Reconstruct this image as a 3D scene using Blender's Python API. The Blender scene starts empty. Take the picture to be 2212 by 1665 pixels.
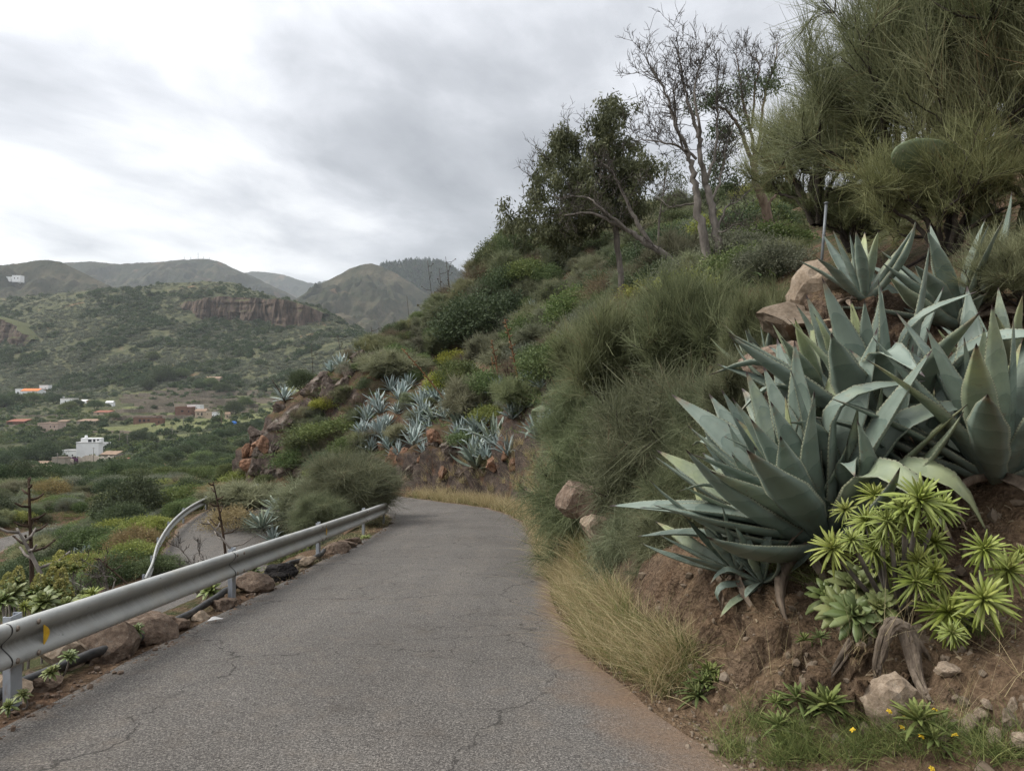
# Mountain lane with guard rail above a valley village: Blender 4.5 scene, everything built in code
import bpy, math, random
import numpy as np
from mathutils import Vector, Matrix

R = math.radians
rng = np.random.default_rng(7)
random.seed(7)
scene = bpy.context.scene
col = scene.collection

# ------------------------------------------------------------------ camera, sky, sun, exposure
FP, CX, CY = 1536.0, 1106.0, 832.5           # focal length and centre in the survey frame (2212 x 1665)
cam_data = bpy.data.cameras.new("camera")
cam = bpy.data.objects.new("camera", cam_data)
col.objects.link(cam)
cam.location = (0, 0, 0)
cam.rotation_euler = (R(90), 0, 0)
cam_data.sensor_width = 36
cam_data.lens = 36 * FP / 2212.0
cam_data.clip_start = 0.05
cam_data.clip_end = 30000
scene.camera = cam

SUN_EL, SUN_AZ = R(47), R(-92)               # azimuth from +Y (view direction) to +X; negative = left
sun_data = bpy.data.lights.new("sun", 'SUN')
sun_data.energy = 1.5
sun_data.angle = R(24)
sun_data.color = (1.0, 0.965, 0.91)
sun = bpy.data.objects.new("sun", sun_data)
col.objects.link(sun)
SUN_DIR = Vector((math.sin(SUN_AZ) * math.cos(SUN_EL), math.cos(SUN_AZ) * math.cos(SUN_EL), math.sin(SUN_EL)))
sun.rotation_euler = SUN_DIR.to_track_quat('Z', 'Y').to_euler()
sun.location = SUN_DIR * 60

vs = scene.view_settings
scene.display_settings.display_device = 'sRGB'
vs.view_transform = 'Standard'
vs.look = 'None'
vs.exposure = 1.05
vs.gamma = 1.0
vs.use_curve_mapping = False
scene.cycles.use_denoising = True
scene.cycles.denoising_prefilter = 'NONE'
scene.cycles.max_bounces = 5
scene.cycles.diffuse_bounces = 3
scene.cycles.transparent_max_bounces = 4
scene.cycles.volume_bounces = 1
scene.cycles.use_adaptive_sampling = True
scene.cycles.adaptive_threshold = 0.006
scene.cycles.sample_clamp_indirect = 4.0


class NB:
    """small helper to write node trees"""
    def __init__(self, nt):
        self.nt = nt
        nt.nodes.clear()

    def n(self, t, **kw):
        nd = self.nt.nodes.new(t)
        for k, v in kw.items():
            setattr(nd, k, v)
        return nd

    def link(self, a, b):
        self.nt.links.new(a, b)

    def put(self, sock, v):
        if v is None:
            return
        if hasattr(v, 'is_linked') or hasattr(v, 'links'):
            self.nt.links.new(v, sock)
        else:
            if sock.type == 'RGBA' and not hasattr(v, '__len__'):
                v = (v, v, v, 1)
            elif sock.type == 'RGBA' and len(v) == 3:
                v = (*v, 1)
            elif sock.type == 'VECTOR' and not hasattr(v, '__len__'):
                v = (v, v, v)
            sock.default_value = v

    def noise(self, scale, detail=4, rough=0.55, vec=None, dist=0.0, out=0):
        nd = self.n('ShaderNodeTexNoise')
        self.put(nd.inputs['Scale'], scale); self.put(nd.inputs['Detail'], detail)
        self.put(nd.inputs['Roughness'], rough); self.put(nd.inputs['Distortion'], dist)
        if vec is not None: self.link(vec, nd.inputs['Vector'])
        return nd.outputs[out]

    def voro(self, scale, feature='F1', vec=None, rand=1.0, out='Distance'):
        nd = self.n('ShaderNodeTexVoronoi', feature=feature)
        self.put(nd.inputs['Scale'], scale); self.put(nd.inputs['Randomness'], rand)
        if vec is not None: self.link(vec, nd.inputs['Vector'])
        return nd.outputs[out]

    def ramp(self, fac, stops, interp='LINEAR'):
        nd = self.n('ShaderNodeValToRGB')
        cr = nd.color_ramp
        cr.interpolation = interp
        while len(cr.elements) > 1: cr.elements.remove(cr.elements[-1])
        for i, (p, c) in enumerate(stops):
            e = cr.elements[0] if i == 0 else cr.elements.new(p)
            e.position = p
            e.color = (c, c, c, 1) if not hasattr(c, '__len__') else (*c, 1)
        self.put(nd.inputs['Fac'], fac)
        return nd.outputs['Color']

    def mix(self, fac, a, b, blend='MIX'):
        nd = self.n('ShaderNodeMixRGB', blend_type=blend)
        self.put(nd.inputs[0], fac); self.put(nd.inputs[1], a); self.put(nd.inputs[2], b)
        return nd.outputs[0]

    def math(self, op, a, b=None, clamp=False):
        nd = self.n('ShaderNodeMath', operation=op, use_clamp=clamp)
        self.put(nd.inputs[0], a)
        if b is not None: self.put(nd.inputs[1], b)
        return nd.outputs[0]

    def vmath(self, op, a, b=None):
        nd = self.n('ShaderNodeVectorMath', operation=op)
        self.put(nd.inputs[0], a)
        if b is not None: self.put(nd.inputs[1], b)
        return nd.outputs['Value'] if op in ('DOT_PRODUCT', 'LENGTH') else nd.outputs[0]

    def maprange(self, v, a, b, c=0.0, d=1.0):
        nd = self.n('ShaderNodeMapRange')
        for i, x in enumerate((v, a, b, c, d)): self.put(nd.inputs[i], x)
        return nd.outputs[0]

    def attr(self, name, kind='GEOMETRY', out='Fac'):
        nd = self.n('ShaderNodeAttribute', attribute_name=name, attribute_type=kind)
        return nd.outputs[out]

    def coord(self, kind='Object'):
        return self.n('ShaderNodeTexCoord').outputs[kind]

    def pos(self):
        return self.n('ShaderNodeNewGeometry').outputs['Position']

    def normal_z(self):
        g = self.n('ShaderNodeNewGeometry').outputs['Normal']
        s = self.n('ShaderNodeSeparateXYZ'); self.link(g, s.inputs[0])
        return s.outputs['Z']

    def scalevec(self, v, s):
        nd = self.n('ShaderNodeMapping'); self.link(v, nd.inputs[0])
        nd.inputs['Scale'].default_value = s
        return nd.outputs[0]

    def bump(self, height, strength=0.5, dist=0.02, normal=None):
        nd = self.n('ShaderNodeBump')
        self.put(nd.inputs['Strength'], strength); self.put(nd.inputs['Distance'], dist)
        self.put(nd.inputs['Height'], height)
        if normal is not None: self.link(normal, nd.inputs['Normal'])
        return nd.outputs[0]

    def principled(self, color, rough=0.8, metal=0.0, normal=None, spec=0.3, **kw):
        nd = self.n('ShaderNodeBsdfPrincipled')
        self.put(nd.inputs['Base Color'], color); self.put(nd.inputs['Roughness'], rough)
        self.put(nd.inputs['Metallic'], metal); self.put(nd.inputs['Specular IOR Level'], spec)
        if normal is not None: self.link(normal, nd.inputs['Normal'])
        for k, v in kw.items(): self.put(nd.inputs[k], v)
        return nd.outputs[0]

    def out(self, shader):
        o = self.n('ShaderNodeOutputMaterial')
        self.link(shader, o.inputs['Surface'])


MATS = {}
def material(name, fn):
    m = bpy.data.materials.new(name)
    m.use_nodes = True
    b = NB(m.node_tree)
    s = fn(b)
    if s is not None: b.out(s)
    MATS[name] = m
    return m


# overcast world: Nishita sky behind an almost closed, streaky cloud deck
world = bpy.data.worlds.new("World")
scene.world = world
world.use_nodes = True
wb = NB(world.node_tree)
sky = wb.n('ShaderNodeTexSky', sky_type='NISHITA', sun_disc=False)
sky.sun_elevation = SUN_EL
sky.sun_rotation = SUN_AZ
sky_dim = wb.mix(1.0, sky.outputs[0], (0.1, 0.1, 0.1), 'MULTIPLY')
dirv = wb.coord('Generated')
sep = wb.n('ShaderNodeSeparateXYZ'); wb.link(dirv, sep.inputs[0])
zpos = wb.math('MAXIMUM', sep.outputs['Z'], 0.0)
zc = wb.math('ADD', zpos, 0.13)
cu = wb.math('DIVIDE', sep.outputs['X'], zc)
cv = wb.math('DIVIDE', sep.outputs['Y'], zc)
SKY_ROT, SKY_OFF = 0.35, 23.03
cr_, sr_ = math.cos(SKY_ROT), math.sin(SKY_ROT)
cu2 = wb.math('ADD', wb.math('MULTIPLY', cu, cr_), wb.math('MULTIPLY', cv, -sr_))
cv2 = wb.math('MULTIPLY', wb.math('ADD', wb.math('MULTIPLY', cu, sr_), wb.math('MULTIPLY', cv, cr_)), 0.72)
cb = wb.n('ShaderNodeCombineXYZ')
wb.link(cu2, cb.inputs[0]); wb.link(cv2, cb.inputs[1]); cb.inputs[2].default_value = SKY_OFF
warp = wb.noise(0.9, 3, 0.5, cb.outputs[0], 0, 1)
cvec = wb.vmath('ADD', cb.outputs[0], wb.mix(1.0, warp, (0.45, 0.45, 0.0), 'MULTIPLY'))
c1 = wb.noise(0.62, 4, 0.5, cvec)
c2 = wb.noise(2.1, 7, 0.56, cvec)
cmix = wb.math('ADD', wb.math('MULTIPLY', c1, 0.60), wb.math('MULTIPLY', c2, 0.40))
sund = wb.vmath('DOT_PRODUCT', wb.vmath('NORMALIZE', dirv), tuple(SUN_DIR))
glow = wb.math('MULTIPLY', wb.maprange(sund, 0.1, 1.0), 0.15)
cm2 = wb.math('ADD', cmix, glow)
ccol = wb.ramp(cm2, [(0.37, (0.25, 0.26, 0.28)), (0.46, (0.385, 0.395, 0.42)), (0.53, (0.56, 0.57, 0.60)),
                     (0.595, (0.78, 0.785, 0.80)), (0.66, (1.0, 1.0, 0.995))])
# an overcast sky grows brighter towards the zenith
lift = wb.math('ADD', wb.math('MULTIPLY', wb.math('POWER', zpos, 1.8), 1.2), 0.575)
ccol = wb.mix(1.0, ccol, lift, 'MULTIPLY')
deck = wb.mix(0.95, sky_dim, ccol)
deck = wb.mix(wb.maprange(sep.outputs['Z'], -0.03, 0.0), (0.09, 0.09, 0.07), deck)
bg = wb.n('ShaderNodeBackground'); wb.link(deck, bg.inputs[0]); bg.inputs[1].default_value = 1.0
wo = wb.n('ShaderNodeOutputWorld'); wb.link(bg.outputs[0], wo.inputs[0])


# ------------------------------------------------------------------ helpers
def at(px, py, d):
    """survey frame -> place: a point seen at (px, py) that stands d metres ahead"""
    return Vector(((px - CX) / FP * d, d, (CY - py) / FP * d))


def tag(o, label=None, cat=None, group=None, kind=None):
    if label: o['label'] = label
    if cat: o['category'] = cat
    if group: o['group'] = group
    if kind: o['kind'] = kind
    return o


def empty(name, loc=(0, 0, 0), label=None, cat=None, group=None, rz=0.0, scale=1.0):
    o = bpy.data.objects.new(name, None)
    o.empty_display_size = 0.1
    o.location = loc
    o.rotation_euler = (0, 0, rz)
    o.scale = (scale,) * 3 if not hasattr(scale, '__len__') else scale
    col.objects.link(o)
    return tag(o, label, cat, group)


def mesh_np(name, V, F, mat=None, smooth=False, attrs=None):
    V = np.asarray(V, dtype=np.float32).reshape(-1, 3)
    F = np.asarray(F, dtype=np.int32)
    k = F.shape[1]
    me = bpy.data.meshes.new(name)
    me.vertices.add(len(V)); me.vertices.foreach_set('co', V.ravel())
    me.loops.add(F.size); me.loops.foreach_set('vertex_index', F.ravel())
    me.polygons.add(len(F)); me.polygons.foreach_set('loop_start', np.arange(0, F.size, k, dtype=np.int32))
    me.polygons.foreach_set('use_smooth', np.full(len(F), bool(smooth)))
    for an, av in (attrs or {}).items():
        a = me.attributes.new(an, 'FLOAT', 'POINT')
        a.data.foreach_set('value', np.asarray(av, dtype=np.float32))
    me.update(calc_edges=True)
    if mat is not None: me.materials.append(MATS[mat] if isinstance(mat, str) else mat)
    return me


def link(name, me, parent=None, loc=None, rot=None, scale=None):
    o = bpy.data.objects.new(name, me)
    if parent is not None: o.parent = parent
    if loc is not None: o.location = loc
    if rot is not None: o.rotation_euler = rot
    if scale is not None: o.scale = (scale,) * 3 if not hasattr(scale, '__len__') else scale
    col.objects.link(o)
    return o


def make(name, V, F, mat=None, parent=None, smooth=False, attrs=None, **kw):
    return link(name, mesh_np(name, V, F, mat, smooth, attrs), parent, **kw)


class MB:
    """collects pieces of one part: mixed quads stored as quads (triangles repeat no vertex: split lists)"""
    def __init__(self):
        self.v, self.q, self.t, self.n = [], [], [], 0

    def add(self, V, F):
        V = np.asarray(V, float).reshape(-1, 3); F = np.asarray(F, int)
        if F.shape[1] == 4: self.q.append(F + self.n)
        else: self.t.append(F + self.n)
        self.v.append(V); self.n += len(V)
        return self

    def box(self, c, s, rz=0.0, rx=0.0):
        x, y, z = (a / 2 for a in s)
        V = np.array([[i, j, k] for i in (-x, x) for j in (-y, y) for k in (-z, z)])
        F = [[0, 1, 3, 2], [4, 6, 7, 5], [0, 4, 5, 1], [2, 3, 7, 6], [0, 2, 6, 4], [1, 5, 7, 3]]
        m = np.array(Matrix.Rotation(rz, 3, 'Z') @ Matrix.Rotation(rx, 3, 'X'))
        return self.add(V @ m.T + np.array(c), F)

    def tube(self, pts, rad, sides=6, cap=True):
        V, F = tube_np(pts, rad, sides, cap)
        self.add(V, F)
        return self

    def build(self, name, mat, parent=None, smooth=False, **kw):
        V = np.concatenate(self.v)
        F = []
        if self.q: F.append(np.concatenate(self.q))
        if self.t:
            t = np.concatenate(self.t)
            if self.q:
                q = F[0]
                F = [np.concatenate([q[:, [0, 1, 2]], q[:, [0, 2, 3]], t])]
            else: F = [t]
        return make(name, V, F[0], mat, parent, smooth, **kw)


def frames(pts):
    pts = np.asarray(pts, float)
    t = np.gradient(pts, axis=0)
    t /= np.linalg.norm(t, axis=1, keepdims=True) + 1e-9
    ref = np.array([0.0, 0, 1.0]) if abs(t[0, 2]) < 0.9 else np.array([1.0, 0, 0])
    a = np.zeros_like(t); u = np.cross(ref, t[0]); u /= np.linalg.norm(u) + 1e-9
    for i in range(len(t)):
        u = u - t[i] * np.dot(u, t[i]); u /= np.linalg.norm(u) + 1e-9
        a[i] = u
    return pts, t, a, np.cross(t, a)


def tube_np(pts, rad, sides=6, cap=True):
    pts, t, a, b = frames(pts)
    n = len(pts)
    rad = np.broadcast_to(np.asarray(rad, float), (n,))
    th = np.linspace(0, 2 * np.pi, sides, endpoint=False)
    V = pts[:, None, :] + rad[:, None, None] * (np.cos(th)[None, :, None] * a[:, None, :] + np.sin(th)[None, :, None] * b[:, None, :])
    V = V.reshape(-1, 3)
    i = np.arange(n - 1)[:, None] * sides; j = np.arange(sides)[None, :]; j2 = (j + 1) % sides
    F = np.stack([i + j, i + j2, i + sides + j2, i + sides + j], -1).reshape(-1, 4)
    if cap:
        V = np.vstack([V, pts[:1], pts[-1:]])
        c0, c1 = n * sides, n * sides + 1
        j = np.arange(sides); j2 = (j + 1) % sides
        F = np.vstack([F, np.stack([j2, j, np.full(sides, c0), np.full(sides, c0)], -1)[:, :4] * 1,
                       np.stack([(n - 1) * sides + j, (n - 1) * sides + j2, np.full(sides, c1), np.full(sides, c1)], -1)])
        F = F.astype(int)
        # cap quads collapse to a fan: give them a real fourth vertex
        V2 = V; bad = F[:, 2] == F[:, 3]
        F[bad, 3] = F[bad, 0]
        good, fan = F[~bad], F[bad][:, :3]
        k = len(V2)
        mids = (V2[fan[:, 0]] + V2[fan[:, 2]]) / 2
        V = np.vstack([V2, mids])
        F = np.vstack([good, np.column_stack([fan[:, 0], fan[:, 1], fan[:, 2], k + np.arange(len(fan))])])
    return V, F


def smoothstep(x, a=0.0, b=1.0):
    t = np.clip((np.asarray(x, float) - a) / (b - a), 0, 1)
    return t * t * (3 - 2 * t)


def _hash(i, j, k, seed):
    h = (i * 374761393 + j * 668265263 + k * 1442695041 + seed * 974711) & 0x7fffffff
    h = ((h ^ (h >> 13)) * 1274126177) & 0x7fffffff
    h = ((h ^ (h >> 16)) * 668265263) & 0x7fffffff
    return ((h >> 7) & 0xffff) / 65535.0


def vnoise(x, y, z=0.0, seed=0):
    x, y, z = np.broadcast_arrays(np.asarray(x, float), np.asarray(y, float), np.asarray(z, float))
    xi, yi, zi = (np.floor(a).astype(np.int64) for a in (x, y, z))
    fx, fy, fz = x - xi, y - yi, z - zi
    fx, fy, fz = (f * f * f * (f * (f * 6 - 15) + 10) for f in (fx, fy, fz))
    r = 0
    for a in (0, 1):
        for b in (0, 1):
            for c in (0, 1):
                w = (fx if a else 1 - fx) * (fy if b else 1 - fy) * (fz if c else 1 - fz)
                r = r + w * _hash(xi + a, yi + b, zi + c, seed)
    return r * 2 - 1


def fbm(x, y, z=0.0, octv=4, seed=0, gain=0.5):
    s, a, f, tot = 0, 1.0, 1.0, 0
    for o in range(octv):
        s = s + a * vnoise(np.asarray(x) * f + o * 17.3, np.asarray(y) * f - o * 9.1, np.asarray(z) * f, seed + o)
        tot += a; a *= gain; f *= 2.03
    return s / tot


def rbf_fit(P, Zv, smooth=1e-3):
    P = np.asarray(P, float); n = len(P)
    d2 = ((P[:, None] - P[None]) ** 2).sum(-1)
    K = np.where(d2 > 0, 0.5 * d2 * np.log(d2 + 1e-12), 0) + np.eye(n) * smooth
    A = np.zeros((n + 3, n + 3)); A[:n, :n] = K
    A[:n, n] = 1; A[:n, n + 1:] = P; A[n, :n] = 1; A[n + 1:, :n] = P.T
    w = np.linalg.solve(A, np.concatenate([Zv, np.zeros(3)]))

    def f(x, y):
        x = np.asarray(x, float); y = np.asarray(y, float); sh = np.broadcast(x, y).shape
        x = np.broadcast_to(x, sh).ravel(); y = np.broadcast_to(y, sh).ravel()
        out = np.empty(len(x))
        for s in range(0, len(x), 20000):
            q = (x[s:s + 20000, None] - P[:, 0]) ** 2 + (y[s:s + 20000, None] - P[:, 1]) ** 2
            out[s:s + 20000] = (0.5 * q * np.log(q + 1e-12)) @ w[:n] + w[n] + w[n + 1] * x[s:s + 20000] + w[n + 2] * y[s:s + 20000]
        return out.reshape(sh)
    return f


def catmull(P, per=8):
    P = np.asarray(P, float)
    Q = np.vstack([2 * P[0] - P[1], P, 2 * P[-1] - P[-2]])
    out = []
    for i in range(1, len(Q) - 2):
        for t in np.linspace(0, 1, per, endpoint=False):
            p0, p1, p2, p3 = Q[i - 1:i + 3]
            out.append(0.5 * (2 * p1 + (p2 - p0) * t + (2 * p0 - 5 * p1 + 4 * p2 - p3) * t * t + (3 * p1 - p0 - 3 * p2 + p3) * t ** 3))
    out.append(P[-1])
    return np.array(out)


def grid_faces(nu, nv):
    i = np.arange(nu - 1)[:, None] * nv; j = np.arange(nv - 1)[None, :]
    return np.stack([i + j, i + nv + j, i + nv + j + 1, i + j + 1], -1).reshape(-1, 4)

# ------------------------------------------------------------------ ground materials
def m_asphalt(b):
    p = b.pos()
    fine = b.noise(72, 3, 0.75, p)
    agg = b.voro(150, 'F1', p)
    big = b.noise(0.55, 5, 0.6, p)
    mid = b.noise(4.0, 4, 0.6, p)
    base = b.ramp(fine, [(0.34, (0.036, 0.033, 0.030)), (0.5, (0.102, 0.094, 0.086)), (0.66, (0.275, 0.255, 0.228))])
    base = b.mix(b.maprange(agg, 0.0, 0.55, 0.35, 0.0), base, (0.30, 0.285, 0.26))
    base = b.mix(b.maprange(big, 0.35, 0.7), base, b.mix(1.0, base, (0.80, 0.79, 0.78), 'MULTIPLY'))
    base = b.mix(b.maprange(mid, 0.5, 0.75, 0, 0.35), base, (0.15, 0.125, 0.10))
    track = b.noise(0.9, 4, 0.6, b.scalevec(p, (2.2, 0.22, 1)))
    base = b.mix(b.maprange(track, 0.45, 0.68, 0, 0.5), base, b.mix(1.0, base, (1.25, 1.22, 1.18), 'MULTIPLY'))
    base = b.mix(b.maprange(b.noise(1.7, 5, 0.65, p), 0.58, 0.68, 0, 0.4), base, b.mix(1.0, base, (0.62, 0.60, 0.58), 'MULTIPLY'))
    # cracks: thin wandering lines, only in some stretches
    wv = b.vmath('ADD', p, b.mix(1.0, b.noise(1.3, 5, 0.6, p, 0, 1), (0.9, 0.9, 0.9), 'MULTIPLY'))
    ck = b.voro(0.33, 'DISTANCE_TO_EDGE', wv)
    ckl = b.math('LESS_THAN', ck, b.maprange(b.noise(2.5, 3, 0.6, p), 0.3, 0.7, 0.0, 0.0056))
    wv2 = b.vmath('ADD', p, b.mix(1.0, b.noise(2.6, 5, 0.6, p, 0, 1), (0.5, 0.5, 0.5), 'MULTIPLY'))
    ck2 = b.voro(1.1, 'DISTANCE_TO_EDGE', wv2)
    ck2l = b.math('MULTIPLY', b.math('LESS_THAN', ck2, 0.005), b.math('GREATER_THAN', b.noise(0.30, 2, 0.5, p), 0.54))
    crack = b.math('MAXIMUM', ckl, ck2l)
    base = b.mix(b.math('MULTIPLY', crack, 0.6), base, (0.022, 0.020, 0.018))
    # earth washed over the uphill edge
    e = b.attr('edge')
    d1 = b.math('ADD', e, b.math('MULTIPLY', b.math('SUBTRACT', b.noise(2.2, 6, 0.65, p), 0.5), 1.1))
    dust = b.maprange(d1, 0.25, 1.05)
    dustc = b.ramp(b.noise(38, 4, 0.7, p), [(0.3, (0.12, 0.075, 0.045)), (0.7, (0.27, 0.18, 0.115))])
    base = b.mix(b.math('MULTIPLY', dust, 0.85), base, dustc)
    h = b.math('SUBTRACT', b.math('ADD', fine, b.math('MULTIPLY', agg, -0.8)), b.math('MULTIPLY', crack, 1.5))
    return b.principled(base, 0.93, normal=b.bump(h, 0.75, 0.012), spec=0.18)
material('asphalt', m_asphalt)


def m_hillside(b):
    p = b.pos()
    nz = b.normal_z()
    n1 = b.noise(0.32, 6, 0.62, p)
    n2 = b.noise(3.0, 6, 0.65, p)
    n3 = b.noise(22, 5, 0.7, p)
    near = b.attr('near')                # loose pale earth of the nearest bank
    dirt = b.ramp(n3, [(0.28, (0.072, 0.047, 0.030)), (0.5, (0.145, 0.095, 0.060)), (0.74, (0.235, 0.165, 0.108))])
    red = b.ramp(n3, [(0.3, (0.085, 0.044, 0.028)), (0.7, (0.175, 0.098, 0.062))])
    dirt = b.mix(b.maprange(b.noise(0.8, 4, 0.6, p), 0.52, 0.72, 0, 0.8), dirt, red)
    pale = b.ramp(n3, [(0.3, (0.120, 0.080, 0.049)), (0.55, (0.225, 0.155, 0.096)), (0.8, (0.325, 0.235, 0.152))])
    dirt = b.mix(b.math('MULTIPLY', near, b.maprange(n2, 0.36, 0.6)), dirt, pale)
    rock = b.ramp(n2, [(0.3, (0.040, 0.033, 0.029)), (0.5, (0.095, 0.074, 0.062)), (0.7, (0.165, 0.128, 0.105))])
    rock = b.mix(b.maprange(b.noise(1.4, 4, 0.6, p), 0.54, 0.70, 0, .7), rock, (0.165, 0.088, 0.052))
    steep = b.math('ADD', b.maprange(nz, 0.82, 0.5), b.math('SUBTRACT', n1, 0.5))
    ground = b.mix(b.math('MULTIPLY', b.maprange(steep, 0.2, 0.7), b.math('SUBTRACT', 1.0, b.math('MULTIPLY', near, 0.75))), dirt, rock)
    veg = b.ramp(n3, [(0.3, (0.028, 0.034, 0.014)), (0.55, (0.075, 0.080, 0.034)), (0.8, (0.16, 0.145, 0.07))])
    vm = b.math('MULTIPLY', b.maprange(b.math('ADD', n1, b.math('MULTIPLY', b.math('SUBTRACT', n2, 0.5), 0.6)), 0.44, 0.56), b.maprange(nz, 0.62, 0.85))
    vm = b.math('MULTIPLY', vm, b.attr('green'))
    c = b.mix(vm, ground, veg)
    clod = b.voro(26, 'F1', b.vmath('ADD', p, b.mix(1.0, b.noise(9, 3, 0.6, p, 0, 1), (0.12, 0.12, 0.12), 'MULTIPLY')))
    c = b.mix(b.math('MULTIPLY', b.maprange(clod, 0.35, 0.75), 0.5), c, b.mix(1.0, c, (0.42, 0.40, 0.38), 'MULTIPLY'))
    h = b.math('ADD', b.math('MULTIPLY', n2, 1.2), b.math('ADD', b.math('MULTIPLY', n3, 0.55), b.math('ADD', b.math('MULTIPLY', clod, -0.4), b.math('MULTIPLY', b.noise(90, 3, 0.6, p), 0.22))))
    return b.principled(c, 0.95, normal=b.bump(h, 0.9, 0.10), spec=0.1)
material('hillside', m_hillside)


def m_valley(b):
    p = b.pos()
    nz = b.normal_z()
    n1 = b.noise(0.011, 6, 0.6, p)
    n2 = b.noise(0.09, 6, 0.65, p)
    n3 = b.noise(0.7, 5, 0.7, p)
    n4 = b.noise(0.24, 4, 0.65, p)
    g = b.ramp(n2, [(0.28, (0.040, 0.045, 0.027)), (0.45, (0.078, 0.083, 0.047)), (0.58, (0.128, 0.126, 0.072)), (0.75, (0.195, 0.175, 0.108))])
    g = b.mix(b.maprange(n3, 0.4, 0.62, 0, 0.55), g, (0.030, 0.040, 0.018))
    g = b.mix(b.maprange(n4, 0.55, 0.7, 0, 0.45), g, (0.125, 0.122, 0.062))
    dry = b.ramp(n3, [(0.3, (0.10, 0.085, 0.045)), (0.7, (0.22, 0.185, 0.10))])
    g = b.mix(b.maprange(n1, 0.55, 0.75, 0, 0.4), g, dry)
    earth = b.ramp(n2, [(0.3, (0.12, 0.066, 0.04)), (0.7, (0.23, 0.14, 0.085))])
    g = b.mix(b.maprange(b.noise(0.017, 3, 0.6, p), 0.63, 0.70, 0, 0.8), g, earth)
    rock = b.ramp(n3, [(0.3, (0.075, 0.060, 0.052)), (0.7, (0.19, 0.155, 0.13))])
    steep = b.math('ADD', b.maprange(nz, 0.80, 0.52), b.math('MULTIPLY', b.math('SUBTRACT', n2, 0.55), 1.1))
    c = b.mix(b.maprange(steep, 0.25, 0.6), g, rock)
    c = b.mix(b.math('MULTIPLY', b.attr('field'), b.maprange(n4, 0.3, 0.6, 0.35, 0.9)), c, b.ramp(n3, [(0.3, (0.115, 0.130, 0.055)), (0.7, (0.24, 0.245, 0.115))]))
    h = b.math('ADD', b.math('MULTIPLY', n2, 3.0), n3)
    return b.principled(c, 1.0, normal=b.bump(h, 1.0, 1.4), spec=0.05)
material('valley', m_valley)


def m_mountain(b):
    p = b.pos()
    n1 = b.noise(0.0032, 7, 0.62, p)
    n2 = b.noise(0.02, 6, 0.7, p)
    n3 = b.noise(0.09, 4, 0.7, p)
    g = b.ramp(n1, [(0.32, (0.026, 0.028, 0.020)), (0.5, (0.055, 0.052, 0.034)), (0.66, (0.110, 0.092, 0.060))])
    g = b.mix(b.maprange(n2, 0.42, 0.66, 0, 0.75), g, (0.026, 0.034, 0.017))
    g = b.mix(b.maprange(n3, 0.5, 0.72, 0, 0.6), g, (0.020, 0.027, 0.014))
    g = b.mix(b.maprange(b.noise(0.0061, 3, 0.6, p), 0.60, 0.72, 0, 0.7), g, (0.20, 0.12, 0.075))
    return b.principled(g, 1.0, normal=b.bump(b.math('ADD', n2, b.math('MULTIPLY', n3, 0.4)), 1.0, 12.0), spec=0.03)
material('mountain', m_mountain)


def m_cliff(b):
    p = b.scalevec(b.pos(), (1, 1, 0.35))
    n2 = b.noise(0.16, 6, 0.65, p)
    n3 = b.noise(1.0, 4, 0.65, b.pos())
    c = b.ramp(n2, [(0.28, (0.030, 0.025, 0.022)), (0.45, (0.085, 0.064, 0.052)), (0.6, (0.145, 0.105, 0.080)), (0.78, (0.23, 0.175, 0.135))])
    c = b.mix(b.maprange(n3, 0.5, 0.7, 0, 0.6), c, (0.06, 0.052, 0.042))
    c = b.mix(b.maprange(b.normal_z(), 0.55, 0.8), c, (0.09, 0.095, 0.045))
    return b.principled(c, 1.0, normal=b.bump(b.math('ADD', n2, b.math('MULTIPLY', n3, .3)), 1.0, 2.5), spec=0.05)
material('cliff_rock', m_cliff)


# ------------------------------------------------------------------ road courses
lane_xy = catmull([(-1.4, -14), (-1.4, -6), (-1.4, 0), (-1.4, 6), (-1.4, 12), (-1.42, 18), (-1.75, 22), (-2.7, 26), (-4.3, 29.2), (-6.0, 31.8), (-7.7, 33.9),
                   (-9.3, 35.5), (-11.0, 36.0), (-12.3, 35.0), (-12.7, 33.0), (-12.4, 30.4), (-11.7, 27.8), (-10.7, 25.2), (-9.9, 22.3), (-9.3, 18),
                   (-9.8, 11), (-11, 3), (-13, -8), (-14, -16)], 24)
seg = np.linalg.norm(np.diff(lane_xy, axis=0), axis=1)
lane_s = np.concatenate([[0], np.cumsum(seg)]); lane_s -= lane_s[np.argmin(np.abs(lane_xy[:, 1]) + (lane_xy[:, 0] < -5) * 99)]
lane_z = np.interp(lane_s, [-20, 30, 41, 46, 52, 60, 75, 110], [-1.7 + 2.2, -5.0, -5.75, -6.2, -6.9, -7.6, -8.9, -11.5])
lane_z = np.convolve(np.pad(lane_z, 12, mode='edge'), np.ones(25) / 25, 'valid')
track_xy = catmull([(-22.5, 24), (-24.5, 29), (-27, 33), (-30, 38), (-33.4, 43), (-36.2, 48), (-38, 54), (-38.5, 60)], 24)
track_z = np.interp(np.linspace(0, 1, len(track_xy)), [0, 0.5, 1], [-10.0, -11.0, -12.0])


def nearest(P, Q):
    """index of and signed distance to the polyline P for the points Q (positive = right of travel)"""
    idx = np.empty(len(Q), int); dist = np.empty(len(Q))
    for s in range(0, len(Q), 8000):
        d2 = ((Q[s:s + 8000, None, :] - P[None]) ** 2).sum(-1)
        i = d2.argmin(1); idx[s:s + 8000] = i; dist[s:s + 8000] = np.sqrt(d2[np.arange(len(i)), i])
    T = np.gradient(P, axis=0); T /= np.linalg.norm(T, axis=1, keepdims=True)
    v = Q - P[idx]
    side = np.sign(T[idx, 1] * v[:, 0] - T[idx, 0] * v[:, 1])
    return idx, dist * np.where(side == 0, 1, side)


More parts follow.
